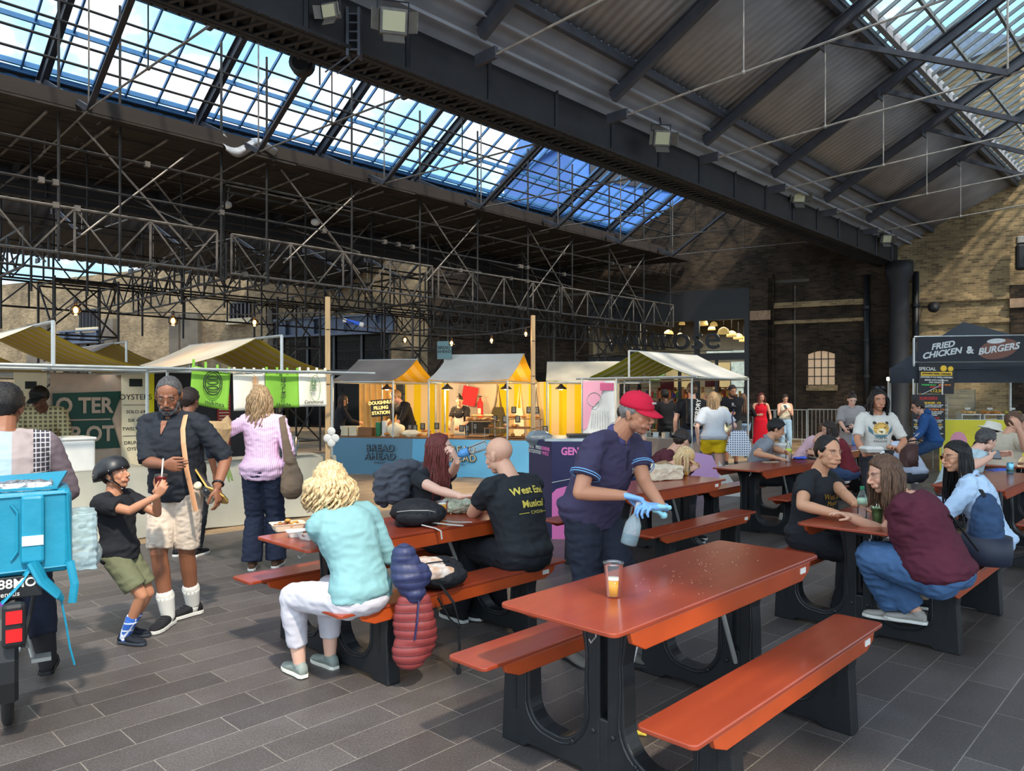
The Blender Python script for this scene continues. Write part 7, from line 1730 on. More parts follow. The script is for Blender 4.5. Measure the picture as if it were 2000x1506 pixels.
# tiger tee man
I = mp('man', 'long haired man in a white tiger print T-shirt standing with a takeaway box', UV(8.3, -3.45) if False else P(1712, 770, 8.35)-Vector((0, 0, EYE)), R_(176), 1.68, 'tan', 'm', .92, shoulder=.9, lean=0, head=(0, -6, 0), lh=W_(1752, 880, 8.1), rh=W_(1690, 889, 8.05), rpole=(1, -.5, -.6), lpole=(-1, -.5, -.5), rhand=dict(w=1, d=(.6, -.4, .1), n=(.1, 0, 1), curl=.3), lhand=dict(w=1, d=(-.5, -.3, .4), n=(-.5, -.2, 0), curl=.8),
    hair=dict(kind='long', m='black', length=.17, wave=.006, spread=.98, face_gap=58, n=90, seed=21), glasses=None, top=tee((202, 198, 190), 'white_tiger_tee', sleeve=.42, e=.014, hem=.0, wr=.005), bottom=trs((44, 44, 50), 'charcoal_trousers', e=.02, wr=.008), shoes=SB, tint=(.88, .84, .84))
make_glasses(I, 'up')
MOR = cloth_mat('tiger_orange', (214, 170, 90)); MTQ = cloth_mat('tiger_teal', (84, 120, 128)); MDK = cloth_mat('tiger_dark', (70, 66, 60)); MWH = cloth_mat('tiger_pale', (232, 222, 190))
patch_on(I, [(.085*math.cos(t), .07*math.sin(t)) for t in [2*PI*k/16 for k in range(16)]], MOR, .33); 
for q in (-1, 1): patch_on(I, [(q*.065+.02*math.cos(t), .06+.02*math.sin(t)) for t in [2*PI*k/8 for k in range(8)]], MDK, .33, off=.003); patch_on(I, [(q*.035+.012*math.cos(t), .01+.008*math.sin(t)) for t in [2*PI*k/8 for k in range(8)]], MDK, .33, off=.006); patch_on(I, [(q*.075, -.075), (q*.125, -.03), (q*.13, .03), (q*.09, -.02)], MTQ, .33, off=.005)
patch_on(I, [(.05*math.cos(t), -.035+.035*math.sin(t)) for t in [2*PI*k/12 for k in range(12)]], MWH, .33, off=.006); patch_on(I, [(-.02, -.03), (.02, -.03), (0, -.05)], MDK, .33, off=.008)
patch_on(I, [(-.08, -.07), (.08, -.07), (.04, -.1), (-.04, -.1)], MTQ, .33, off=.005)
for q in (-1, 1):
    for a_, b_ in ((.045, .045), (.06, .025), (.065, .0), (.02, .055)): patch_on(I, [(q*(a_-.018), b_-.004), (q*(a_+.012), b_+.002), (q*(a_+.012), b_+.008), (q*(a_-.018), b_+.001)], MDK, .33, off=.008)
print_on(I, 'TIGER IN', .034, .215, 0, MDK); print_on(I, 'PARADISE', .034, .18, 0, MDK)
mb = MB(); r_ = I['spine'](.06)[0]; mb.loft([ering(r_+Vector((0, 0, dz)), Vector((1, 0, 0)), Vector((0, 1, 0)), .185, .14, 24) for dz in (-.02, .02)]); mb.build('belt', M_black, I['root']); MB().box(r_+Vector((0, .145, 0)), (.05, .01, .035)).build('buckle', M_chrome, I['root'])
TIG = I
# bun woman with phone
mp('woman', 'woman with a topknot in a grey shirt dress looking at her phone', P(1663, 770, 13.3)-Vector((0, 0, EYE)), R_(170), 1.66, 'pale', 'f', 1.05, head=(0, -28, 0), lh=W_(1668, 832, 12.95), rh=W_(1650, 838, 12.95), lhand=dict(curl=.9), rhand=dict(curl=.6), hair=dict(kind='bun', m='dark', thick=.006), top=tee((150, 144, 142), 'grey_shirtdress', sleeve=.5, e=.03, long=.55, collar=True), bottom=trs((150, 144, 142), 'grey_shirtdress', len=.3), shoes=SWt)
# maroon top and pink top women at A4
mp('woman', 'dark haired woman in a sleeveless maroon top seated sideways behind the choir T-shirt man', UV(10.45, -3.72), FNV+.2, 1.64, 'fair', 'f', 1.0, pelvis=(0, 0, .535), lean=12, bend=16, head=(20, -16, 0), lh=(-.2, .42, .78), rh=(.12, .45, .78), lf=(-.1, .4, .08), rf=(.1, .4, .08), hair=dict(kind='long', m='dark', length=.38, wave=.008, n=80, seed=31, face_gap=66), top=tee((112, 40, 48), 'maroon_top', sleeve=0, e=.008), bottom=trs((60, 78, 110), 'denim_dark'), shoes=SB)
mp('woman', 'woman in a pink sleeveless top leaning on the far side of the red table', UV(11.55, -4.85), FV+.5, 1.62, 'fair', 'f', 1.0, pelvis=(0, 0, .535), lean=22, bend=24, head=(0, -30, 0), lh=(-.2, .42, .78), rh=(.2, .42, .78), lf=(-.1, .4, .08), rf=(.1, .4, .08), hair=dict(kind='short', m='brown', thick=.02), top=tee((214, 176, 184), 'pink_top', sleeve=0, e=.008), bottom=trs((60, 62, 70), 'dark_trousers2'), shoes=SB)
mp('person', 'person in a pale blue shirt bent over the table behind the tiger T-shirt man', P(1786, 770, 9.9)-Vector((0, 0, EYE)), R_(30), 1.72, 'fair', 'm', 1.1, pelvis=(0, 0, .535), lean=30, bend=26, head=(10, -30, 0), lh=(-.2, .5, .78), rh=(.1, .5, .78), lf=(-.1, .4, .08), rf=(.1, .35, .08), hair=dict(kind='short', m='brown', thick=.014), top=tee((196, 206, 226), 'paleblue2', sleeve=.9), bottom=trs((60, 62, 70), 'dark_trousers2'), shoes=SB)
# light tee man with phone, hat woman, bearded man
mp('man', 'grey haired man in a pale blue T-shirt bending over his phone', UV(9.3, -2.2), FV+.75, 1.74, 'pale', 'm', 1.2, pelvis=(0, 0, .535), lean=16, bend=28, head=(8, -14, 0), belly=.05, rh=W_(1935, 893, 7.9), lh=W_(1952, 888, 7.95), rhand=dict(curl=.8), lhand=dict(curl=.8), lf=(-.1, .4, .08), rf=(.1, .4, .08), hair=dict(kind='short', m='grey', thick=.016), brows='grey', top=tee((180, 202, 210), 'paleblue_tee'), bottom=trs((96, 98, 104), 'grey_trousers'), shoes=SB)
I = mp('woman', 'woman in a white bucket hat and dark patterned top at the table', P(1905, 770, 9.6)-Vector((0, 0, EYE)), FV+.6, 1.62, 'pale', 'f', 1.05, pelvis=(0, 0, .535), lean=8, bend=14, head=(0, -16, 0), rh=(.1, .45, .8), lh=(-.15, .45, .8), lf=(-.1, .4, .08), rf=(.1, .4, .08), hair=dict(kind='long', m='dark', length=.14, n=60, face_gap=60), glasses='dark', top=tee((40, 40, 48), 'dark_floral', sleeve=.4), bottom=trs((60, 62, 70), 'dark_trousers2'), shoes=SB)
mb = MB(); T = I['T']; mb.loft([[T @ Vector((r*math.cos(a), -.012+r*1.12*math.sin(a), z)) for a in [2*PI*k/28 for k in range(28)]] for r, z in ((.17, .02), (.165, .028), (.1, .055), (.094, .115), (.075, .135), (.01, .14))]); mb.build('bucket_hat', cloth_mat('hat_white', (222, 218, 204)), I['root'], smooth=True)
mp('man', 'bearded man in a beige T-shirt with his elbows raised at the right edge', P(1950, 770, 9.0)-Vector((0, 0, EYE)), FV+.9, 1.8, 'fair', 'm', 1.1, pelvis=(0, 0, .6), lean=8, bend=14, head=(0, -8, 0), rh=W_(1990, 838, 8.5), lh=W_(1998, 842, 8.9), rpole=(.3, .2, -1), lpole=(-.3, .2, -1), lf=(-.1, .4, .08), rf=(.1, .4, .08), beard='brown', hair=dict(kind='short', m='brown', thick=.014), top=tee((196, 186, 166), 'beige_tee', sleeve=.4, e=.02), bottom=trs((60, 62, 70), 'dark_trousers2'), shoes=SB)
# hoodie man
I = mp('man', 'man with glasses in a blue hooded top with white sleeve stripes at the burger counter', P(1822, 770, 13.2)-Vector((0, 0, EYE)), R_(62), 1.76, 'fair', 'm', 1.05, pelvis=(0, 0, .74), lean=10, bend=14, head=(12, -14, 0), lh=W_(1788, 856, 12.8), rh=W_(1792, 862, 12.9), lf=(-.1, .3, .08), rf=(.15, .3, .08), hair=dict(kind='short', m='dark', thick=.014), glasses='dark', top=tee((38, 74, 124), 'blue_hoodie', sleeve=.95, e=.026), bottom=trs((50, 76, 110), 'denim2'), shoes=SB)
mb = MB(); mb.ell(I['P3']-I['Y3']*.07+Vector((0, 0, .01)), (.1, .07, .07), 14, 10); mb.build('hood', MATS['blue_hoodie'], I['root'], smooth=True)
mb = MB()
for o_ in (-.012, .012): mb.tube([I['SH'][0]+Vector((-.06, o_, .04)), I['EL'][0]+Vector((-.055, o_, .02)), I['HN'][0]+Vector((-.04, o_, .03))], .005, 5)
mb.build('sleeve_stripe', M_white, I['root'])
# pair behind A2
I = mp('woman', 'blonde woman in a tan cap bowed over the table behind the paper bag', UV(6.5, -4.42), FV+.5, 1.62, 'fair', 'f', 1.0, pelvis=(0, 0, .535), lean=34, bend=26, head=(0, -32, 0), rh=(.15, .4, .78), lh=(-.15, .4, .78), lf=(-.1, .4, .08), rf=(.1, .4, .08), hair=dict(kind='long', m='blonde', length=.16, n=70, face_gap=60), top=tee((150, 120, 90), 'brown_top', sleeve=.9), bottom=trs((60, 62, 70), 'dark_trousers2'), shoes=SB)
cap(I, cloth_mat('cap_tan', (206, 168, 116)), deep=.012)
I = mp('man', 'man in a backwards charcoal cap and maroon top seated behind the paper bag', UV(6.95, -4.6), FV+.4, 1.74, 'fair', 'm', 1.05, pelvis=(0, 0, .535), lean=22, bend=18, head=(60, -26, 0), rh=(.15, .45, .78), lh=(-.15, .45, .78), lf=(-.1, .4, .08), rf=(.1, .4, .08), hair=dict(kind='short', m='dark', thick=.01), top=tee((84, 40, 48), 'maroon_sweat', sleeve=.95), bottom=trs((60, 62, 70), 'dark_trousers2'), shoes=SB)
cap(I, cloth_mat('cap_charcoal', (64, 66, 70)), brim_yaw=180, deep=.02)
I = mp('man', 'bearded man in a black cap and pale grey top beside the pink banner', P(1192, 770, 10.4)-Vector((0, 0, EYE)), R_(-80), 1.72, 'fair', 'm', 1.0, pelvis=(0, 0, .7), lean=10, bend=10, head=(0, -20, 0), hair=dict(kind='short', m='dark', thick=.01), beard='dark', rh=(.15, .4, .95), lh=(-.15, .4, .95), lf=(-.1, .3, .08), rf=(.1, .3, .08), top=tee((176, 178, 174), 'palegrey_top', sleeve=.6), bottom=trs((60, 62, 70), 'dark_trousers2'), shoes=SB)
cap(I, cloth_mat('cap_black', (30, 30, 32)))
# ---- far walkers
def fp(name, label, px, d, rz, *a, **k):
    k.setdefault('lod', 2); c = P(px, 770, d); return person(name, label, (c.x, c.y, 0), R_(rz), *a, **k)
walk = dict(lf=(-.09, .22, .1), rf=(.09, -.2, .12))
I = fp('man', 'man with a black backpack and denim shorts walking toward the shop', 1352, 13.0, -8, 1.82, 'fair', 'm', 1.05, hair=dict(kind='short', m='brown', thick=.016), top=tee((30, 30, 34), 'black_top'), bottom=trs((70, 88, 112), 'denim_shorts', len=.46, e=.026, flare=.02, name='shorts'), shoes=dict(m=cloth_mat('black_shoe', (30, 30, 32)), sock=M_black), **walk)
WM = I
I = fp('woman', 'woman in a white T-shirt and mustard yellow shorts walking with a checked tote', 1394, 12.0, -6, 1.66, 'pale', 'f', 1.12, hair=dict(kind='long', m='dirty', length=.26, n=60), top=tee((190, 192, 196), 'white_tee', sleeve=.4, e=.026, hem=-.04, flare=.02), bottom=trs((212, 178, 24), 'mustard', len=.26, e=.024, flare=.02, name='shorts'), shoes=SWt, lh=(-.25, .0, .85), rh=(.26, .1, .95), **walk)
WY = I
fp('woman', 'blonde woman in a pale green cardigan beyond the woman with the checked tote', 1402, 14.2, 10, 1.64, 'fair', 'f', 1.05, hair=dict(kind='short', m='blonde', thick=.018), top=tee((190, 186, 160), 'pale_green', sleeve=.9), bottom=trs((60, 62, 70), 'dark_trousers2'), shoes=SB)
fp('person', 'blonde head of a walker between the backpack and the white T-shirt', 1376, 14.6, -170, 1.66, 'fair', 'f', 1.0, hair=dict(kind='short', m='blonde', thick=.018), top=tee((196, 160, 150), 'rosy_top', sleeve=.5), bottom=trs((60, 62, 70), 'dark_trousers2'), shoes=SB)
I = fp('man', 'man in a black T-shirt printed R. facing the group', 1428, 16.6, 165, 1.84, 'tan', 'm', 1.2, head=(30, -18, 0), beard='dark', hair=dict(kind='short', m='dark', thick=.01), top=tee((32, 32, 36), 'black_top2', e=.02), bottom=trs((84, 82, 78), 'grey_shorts', len=.47, e=.024, name='shorts'), shoes=SB, lh=(.1, .3, 1.1), rh=(.3, .1, .85))
print_on(I, 'R.', .11, .36, .05, M_white, True)
fp('woman', 'long haired woman in a black top and light denim shorts, back turned', 1452, 18.3, 0, 1.64, 'tan', 'f', 1.0, hair=dict(kind='long', m='brown', length=.42, n=60, spread=1.15), top=tee((30, 30, 34), 'black_top', sleeve=.9), bottom=trs((130, 156, 184), 'light_denim', len=.2, e=.016, name='shorts'), shoes=dict(m=cloth_mat('green_trainer', (120, 132, 122))), rh=(.2, .3, 1.1), lf=(-.2, 0, .07), rf=(.12, .1, .07))
fp('woman', 'woman in a sleeveless red dress', 1486, 19.6, 172, 1.66, 'fair', 'f', 1.0, head=(10, -8, 0), hair=dict(kind='long', m='auburn', length=.26, n=50), top=tee((206, 24, 44), 'red_dress', sleeve=0, e=.012, long=.28, name='dress'), shoes=SB, rh=(.1, .22, 1.05), rhand=dict(curl=.6))
fp('woman', 'woman in a cream sleeveless top and pale jeans reading her phone by the barrier', 1533, 20.0, 176, 1.64, 'fair', 'f', .98, head=(0, -26, 0), hair=dict(kind='short', m='dark', thick=.01), top=tee((222, 212, 188), 'cream_top', sleeve=0, e=.010, hem=.04), bottom=trs((150, 178, 200), 'pale_jeans', flare=.02), shoes=SWt, lh=(-.03, .26, 1.15), rh=(.06, .26, 1.17), lhand=dict(curl=.8), rhand=dict(curl=.8))
fp('person', 'shopper in dark clothes in the shade under the awning', 1300, 16.0, 20, 1.72, 'dark', 'm', 1.0, hair=dict(kind='short', m='black'), top=tee((26, 26, 30), 'black_top3', sleeve=.6), bottom=trs((40, 40, 44), 'dark_trousers'), shoes=SB, rh=(.3, .1, 1.0), lh=(-.25, .3, 1.05))
# stall keepers
I = fp('man', 'oyster seller in a black cap and plaid shirt bending over the counter', 84, 9.0, -150, 1.78, 'dark', 'm', 1.05, lean=14, bend=16, head=(-40, -26, 0), hair=dict(kind='short', m='black', thick=.016), top=dict(m=grid_mat('plaid', H((96, 90, 66)), H((176, 166, 126)), .05, .05, .6), sleeve=.6, e=.02), bottom=trs((40, 40, 44), 'dark_trousers'), shoes=SB, rh=(.2, .4, .9), lh=(-.2, .4, .9), lod=1)
cap(I, cloth_mat('cap_black', (30, 30, 32)), deep=.01)
fp('person', 'dark haired person in navy standing behind the bearded man', 366, 7.3, -10, 1.68, 'brown', 'm', 1.0, hair=dict(kind='short', m='dark', thick=.016), top=tee((38, 44, 56), 'navy_top', sleeve=.6), bottom=trs((40, 40, 44), 'dark_trousers'), shoes=SB, lod=1)
q = BP(1.12, 1.15); I = person('man', 'fair haired baker in black leaning over the paper bags', q, R_(150)+BRZ, 1.78, 'fair', 'm', 1.0, lean=14, bend=20, head=(-30, -24, 0), hair=dict(kind='short', m='dirty', thick=.018), top=tee((34, 34, 36), 'baker_black', sleeve=.6, e=.02), bottom=trs((34, 34, 36), 'baker_black'), shoes=SB, rh=(.1, .5, .95), lh=(-.15, .5, .92), lod=1)
q = BP(2.3, 1.2); I = person('woman', 'baker with tied back hair and cream apron over black', q, R_(176)+BRZ, 1.62, 'olive', 'f', .95, lean=4, bend=6, head=(8, -26, 0), hair=dict(kind='bun', m='black', thick=.006), top=tee((36, 34, 36), 'baker_black2', sleeve=.3), bottom=trs((34, 34, 36), 'baker_black'), shoes=SB, rh=(.12, .36, .92), lh=(-.12, .36, .92), lod=1)
mb = MB(); mb.sheet(lambda a, b: I['P1']+Vector(((a-.5)*.28*(1-.35*b), .125+.01*math.cos((a-.5)*3), -.25+.5*b)), 8, 8); o = mb.build('apron', M_cream, I['root'], smooth=True); solid(o, .004)
fp('woman', 'dark haired woman in black at the near end of the bakery counter', 662, 15.3, -60, 1.62, 'olive', 'f', 1.0, lean=6, head=(0, -16, 0), hair=dict(kind='long', m='dark', length=.26, n=40), top=tee((28, 28, 32), 'black_top', sleeve=.9), bottom=trs((30, 30, 34), 'black_tr'), shoes=SB, rh=(.1, .4, 1.0))
# ================================================================= props on tables and in hands
M_clear = thin_clear('clear_plastic', (.97, .98, .98), gloss=.3, body=.03)
def liquid(name, c, a=.75): return mat(name, H(c), .1, 0, trans=.0, spec=.6)
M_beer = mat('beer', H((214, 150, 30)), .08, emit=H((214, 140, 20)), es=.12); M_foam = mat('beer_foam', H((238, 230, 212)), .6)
def beer(loc, label, r=.038, h=.14, lvl=.55, clear=False, nm='beer_cup'):
    t = thing(nm, label, 'cup', loc, 0, 'plastic cups of beer')
    MB().lathe((0, 0, 0), [(r*.66, .001), (r*.68, .004), (r*.96, h-.01), (r, h), (r*1.05, h+.001), (r*1.05, h-.004), (r*.98, h-.006)], 28).build('cup_wall', M_clear, t, smooth=True)
    rr = lambda z: r*(.655+.29*z/h)
    MB().lathe((0, 0, 0), [(rr(0)*.97, .005), (rr(lvl*h)*.97, lvl*h)], 28).build('drink', M_beer, t, smooth=True)
    MB().lathe((0, 0, 0), [(rr(lvl*h)*.97, lvl*h+.0005), (rr(lvl*h)*.975, lvl*h+.006)], 28).build('foam', M_foam, t, smooth=True)
    return t
def at_top(px, py): return G(px, py, TZ+.001)
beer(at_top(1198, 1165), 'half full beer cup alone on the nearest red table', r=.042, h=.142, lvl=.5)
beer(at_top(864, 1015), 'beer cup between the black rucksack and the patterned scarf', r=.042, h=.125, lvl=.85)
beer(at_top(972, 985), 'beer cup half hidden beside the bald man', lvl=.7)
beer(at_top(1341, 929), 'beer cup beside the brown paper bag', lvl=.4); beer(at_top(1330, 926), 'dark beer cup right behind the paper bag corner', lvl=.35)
# white slip of paper
o = MB().box((0, 0, .002), (.2, .13, .003)).build('paper_sheet', M_white, loc=at_top(925, 992), rotz=.7); tag(o, 'white paper sheet between the auburn woman and the bald man', 'paper')
# food trays by the teal woman
def tray(loc, w_, l_, h_, rz, label, m_, food=None, seed=0, lid=False):
    t = thing('food_tray', label, 'tray', loc, rz, 'takeaway food trays'); mb = MB()
    mb.loft([[Vector((x*a, y*a, z)) for x, y in rounded(-w_/2, w_/2, -l_/2, l_/2, .015, 3)] for a, z in ((.78, 0), (.8, .002), (1, h_), (1.04, h_), (1.04, h_-.003), (.98, h_-.003), (.8, .006))], cap=True); mb.build('tray_body', m_, t)
    if food:
        mb = MB(); rn = random.Random(seed)
        for k in range(34):
            a = rn.random()*6.3; q = rn.random()**.5; mb.mi = rn.randrange(3)
            mb.ell((w_*.38*q*math.cos(a), l_*.38*q*math.sin(a), h_*.6+rn.random()*h_*.75*(1.2-q)), (.013+rn.random()*.01, .02, .011), 7, 5, Matrix.Rotation(rn.random()*3, 3, 'Z'))
        o = mb.build('food', food, t, smooth=True); o['kind'] = 'stuff'
    if lid: MB().loft([[Vector((x*a, y*a, z)) for x, y in rounded(-w_/2, w_/2, -l_/2, l_/2, .015, 3)] for a, z in ((1.05, h_), (1.05, h_+.008), (.85, h_+.03))]).build('lid', m_, t)
    return t
F1 = [mat('fried_gold', H((206, 148, 70)), .6, var=.3, vscale=40), mat('fried_brown', H((128, 70, 40)), .6, var=.3, vscale=40), mat('sauce_white', H((224, 206, 176)), .5)]
M_card = mat('tray_card', H((222, 206, 180)), .7)
tray(at_top(562, 1035), .2, .14, .045, .5, 'cream tray heaped with fried food at the end of the table', M_card, F1, 3)
tray(at_top(585, 1047), .15, .11, .035, .4, 'empty white tray leaning by the heaped one', M_white); tray(at_top(610, 1052), .14, .12, .04, .9, 'second food tray partly hidden by the curly blonde woman', M_white, F1, 5)
# heap on table A1: grey jacket, black rucksack, scarf
def blob(shapes, vox, m_, amp, freq, seed, name, label=None, cat=None, parent=None, loc=None, rz=None, group=None, stretch=(1, 1, 1)):
    mb = MB()
    for sh in shapes:
        if sh[0] == 'e': mb.ell(sh[1], sh[2], 16, 12, sh[3] if len(sh) > 3 else None)
        elif sh[0] == 't': limb(mb, sh[1], sh[2], sh[3] if len(sh) > 3 else 1.0)
        elif sh[0] == 'b': mb.box(sh[1], sh[2], sh[3] if len(sh) > 3 else None)
    f = folds(amp, freq, seed); me = remesh_np(mb, vox, 2, lambda c: f(Vector((c.x*stretch[0], c.y*stretch[1], c.z*stretch[2])))); me.name = name; me.materials.append(m_); o = link(name, me, parent, loc, rz)
    if label: tag(o, label, cat, group)
    return o
M_greycloth = cloth_mat('jacket_grey', (74, 76, 84), bump=.6); M_blk = cloth_mat('bag_black', (30, 31, 35), bump=.5, rough=.6)
bl = at_top(790, 985)
blob([('e', (-.05, 0, .26), (.19, .09, .08), Matrix.Rotation(-.2, 3, 'Y')), ('e', (.12, .02, .24), (.12, .09, .08)), ('e', (-.17, -.02, .13), (.07, .07, .15)), ('e', (-.05, -.05, .12), (.1, .07, .14)), ('e', (.14, .04, .12), (.07, .07, .14)), ('e', (0, .04, .12), (.16, .09, .14))], .008, M_greycloth, .02, 10, 3, 'grey_jacket', 'grey fleece jacket heaped over a bag on the table', 'jacket', loc=bl, rz=.3)
t = thing('black_rucksack', 'black rucksack lying on the table in front of the grey jacket', 'rucksack', at_top(812, 1024), .25)
blob([('e', (0, 0, .085), (.17, .12, .085)), ('e', (.08, -.02, .07), (.12, .11, .07)), ('b', (0, 0, .03), (.26, .16, .06))], .007, M_blk, .006, 18, 5, 'bag_body', parent=t)
blob([('e', (-.02, -.1, .06), (.12, .05, .055))], .007, M_blk, .004, 20, 6, 'front_pocket', parent=t); MB().tube([(-.13, -.1, .1), (-.05, -.155, .115), (.06, -.15, .11), (.13, -.1, .085)], .003, 5).build('zip', M_steel, t)
mb = MB(); mb.tube([(.1, -.08, .02), (.2, -.14, .012), (.28, -.18, .008)], .012, 6, flat=.3); mb.build('strap', mat('strap_grey', H((176, 174, 168)), .7), t)
mb = MB(); mb.tube([(.12, -.02, .03), (.24, -.05, .012), (.36, -.06, .008)], .010, 6, flat=.3); mb.build('strap', MATS['strap_grey'], t)
mb = MB(); mb.tube([(.02, -.15, .02), (.1, -.2, .004), (.13, -.225, -.01), (.135, -.232, -.06)], .01, 6, flat=.35); mb.build('strap', MATS['strap_grey'], t)
t2 = mat('scarf_print', H((120, 140, 110)), .8, 0, var=.5, vscale=45, bump=.5, bscale=25, col2=H((214, 206, 190)))
blob([('e', (0, 0, .05), (.13, .08, .05)), ('t', [(-.1, 0, .04), (0, .05, .09), (.1, 0, .04)], [.04, .05, .03])], .007, t2, .012, 26, 8, 'patterned_scarf', 'green and white patterned scarf bundled beside the beer', 'scarf', loc=at_top(893, 1002), rz=.3)
# auburn woman's necklace pouch + bottle
c = AUB['M'] @ AUB['HP'][0]
t = thing('blue_bottle', 'blue and clear ribbed drinks bottle tipped up to the auburn woman\'s mouth', 'bottle', c, 0)
ax = Vector((.86, -.1, .32)).normalized(); mth = AUB['M'] @ (AUB['T'] @ Vector((0, .1, -.07)))-c
Rz = ax.to_track_quat('Z', 'Y').to_matrix(); st0 = mth+Vector((.005, -.005, 0))
MB().lathe(st0, [(.012, 0), (.014, .03), (.03, .05), (.033, .07), (.033, .12)], 18, Rz).build('blue_sleeve', mat('bottle_blue', H((90, 160, 220)), .3, trans=.2), t, smooth=True)
MB().lathe(st0+ax*.12, [(.033, 0), (.03, .02), (.036, .13), (.035, .14)], 18, Rz).build('clear_body', M_clear, t, smooth=True); mb = MB(); q_ = ax.orthogonal().normalized(); q2 = ax.cross(q_)
for k in range(10): a = 2*PI*k/10; n_ = q_*math.cos(a)+q2*math.sin(a); mb.tube([st0+ax*.13+n_*.032, st0+ax*.26+n_*.037], .0018, 5)
mb.build('ribs', M_galv, t); MB().lathe(st0-ax*.004, [(.014, 0), (.014, .02)], 14, Rz).build('cap', mat('cap_blue', H((30, 90, 200)), .4), t)
# camo rucksack and jackets on the bench
bs = UV(2.8, -3.36, BZ+.001)
camo = mat('camo_print', H((196, 190, 184)), .8, 0, var=.6, vscale=14, bump=.4, bscale=20, col2=H((196, 140, 96)))
t = thing('camo_rucksack', 'grey and orange camouflage rucksack slumped on the bench with dangling straps', 'rucksack', bs, ROTU-.2)
blob([('e', (.02, 0, .09), (.19, .12, .09)), ('e', (.05, -.04, .07), (.16, .12, .07))], .008, M_blk, .008, 14, 2, 'bag_body', parent=t)
blob([('e', (-.04, .0, .125), (.16, .11, .06)), ('t', [(-.18, -.05, .09), (-.05, -.11, .11), (.08, -.1, .10)], [.03, .04, .03])], .008, camo, .008, 16, 4, 'camo_panel', parent=t)
MB().tube([(-.16, -.03, .15), (-.05, -.09, .17), (.07, -.08, .165), (.12, 0, .15)], .004, 5).build('zip', M_black, t)
mb = MB(); mb.tube([(-.02, -.13, .06), (.04, -.19, -.05), (.08, -.2, -.2), (.02, -.18, -.14), (-.04, -.15, -.02)], .016, 8, flat=.35); mb.build('strap', M_blackcloth, t)
mb = MB(); mb.tube([(.06, -.2, -.19), (.07, -.205, -.3), (.065, -.205, -.42)], .009, 6, flat=.3); mb.box((.065, -.205, -.44), (.025, .012, .04)); mb.build('strap', M_blackcloth, t)
mb = MB(); mb.tube([(-.17, 0, .11), (-.24, -.04, .06), (-.18, -.1, .03)], .02, 8, flat=.3); mb.build('strap', camo, t)
nq = stripe_mat('quilt_navy', H((42, 48, 84)), H((30, 34, 62)), .045, 'Z', duty=.86, rough=.5); mq = stripe_mat('quilt_maroon', H((124, 50, 50)), H((78, 28, 32)), .045, 'Z', duty=.86, rough=.5)
def quilt(shapes, vox, m_, name, label, loc, rz, per=.045):
    mb = MB()
    for sh in shapes: (mb.ell(sh[1], sh[2], 16, 12) if sh[0] == 'e' else limb(mb, sh[1], sh[2], sh[3]))
    me = remesh_np(mb, vox, 2, lambda c: .005*abs(math.sin(PI*c.z/per))-.003+.010*noise.noise(c*8)); me.materials.append(m_); o = link(name, me, None, loc, rz); return tag(o, label, 'jacket')
c = P(797, 1130, 3.98)
quilt([('t', [(-.02, 0, .12), (.0, -.02, .02), (.03, -.02, -.07)], [.07, .10, .06], .75), ('e', (.03, .0, .02), (.1, .07, .08))], .007, nq, 'navy_jacket', 'navy quilted jacket hanging off the bench under the camouflage rucksack', c, .2)
c = P(805, 1225, 3.97)
quilt([('e', (.01, 0, .02), (.115, .06, .2)), ('e', (-.01, 0, -.12), (.1, .055, .11)), ('e', (.06, .02, -.02), (.075, .06, .17))], .007, mq, 'maroon_jacket', 'maroon quilted jacket dangling below the navy one to near the floor', c, .2)
mb = MB(); mb.tube([P(818, 1170, 3.93), P(815, 1215, 3.905), P(810, 1250, 3.91)], .006, 5); tag(mb.build('jacket_zip', M_navy), 'dark zip line down the maroon quilted jacket', 'zip')
# paper bag on A2
o = blob([('b', (0, 0, .07), (.38, .26, .13)), ('e', (.1, 0, .05), (.16, .12, .06)), ('e', (-.12, .02, .12), (.1, .1, .04))], .008, mat('bag_cream_paper', H((214, 196, 170)), .8, 0, var=.12, vscale=8, bump=.5, bscale=12), .012, 12, 9, 'paper_bag', 'large crumpled cream paper bag lying on the red table beside a beer', 'bag', loc=at_top(1290, 936), rz=.5)
# cleaner: bottle and cloth
c = CLN['M'] @ CLN['HP'][1]
t = thing('spray_bottle', 'clear spray bottle with blue liquid hanging from the cleaner\'s glove', 'bottle', c-ZA*.03, 0)
Rb = Matrix.Rotation(.25, 3, 'Y') @ Matrix.Rotation(.0, 3, 'X')
MB().lathe((0, 0, 0), [(.014, -.02), (.016, -.035), (.03, -.06), (.044, -.09), (.047, -.13), (.046, -.2), (.04, -.208)], 22, Rb).build('bottle_body', thin_clear('bottle_frost', (.9, .95, .96), gloss=.4, body=.25, bcol=(.8, .88, .9)), t, smooth=True)
MB().lathe((0, 0, 0), [(.0435, -.15), (.0445, -.2), (.038, -.206)], 22, Rb).build('liquid', mat('teal_liquid', H((50, 140, 160)), .1), t, smooth=True)
MB().box(Rb @ Vector((0, 0, .01)), (.03, .03, .05), Rb, bev=.006).box(Rb @ Vector((.035, 0, .035)), (.08, .026, .026), Rb, bev=.006).build('trigger_head', M_white, t)
c = CLN['M'] @ CLN['HP'][0]
blob([('t', [(-.03, 0, .0), (.04, 0, .02), (.11, 0, .015)], [.02, .024, .014], .6), ('t', [(.03, .01, .0), (.08, .01, -.03)], [.018, .02], .6)], .006, cloth_mat('cloth_teal', (150, 206, 214)), .006, 40, 4, 'cleaning_cloth', 'pale teal cleaning cloth folded in the cleaner\'s gloved hand', 'cloth', loc=c, rz=-.1)
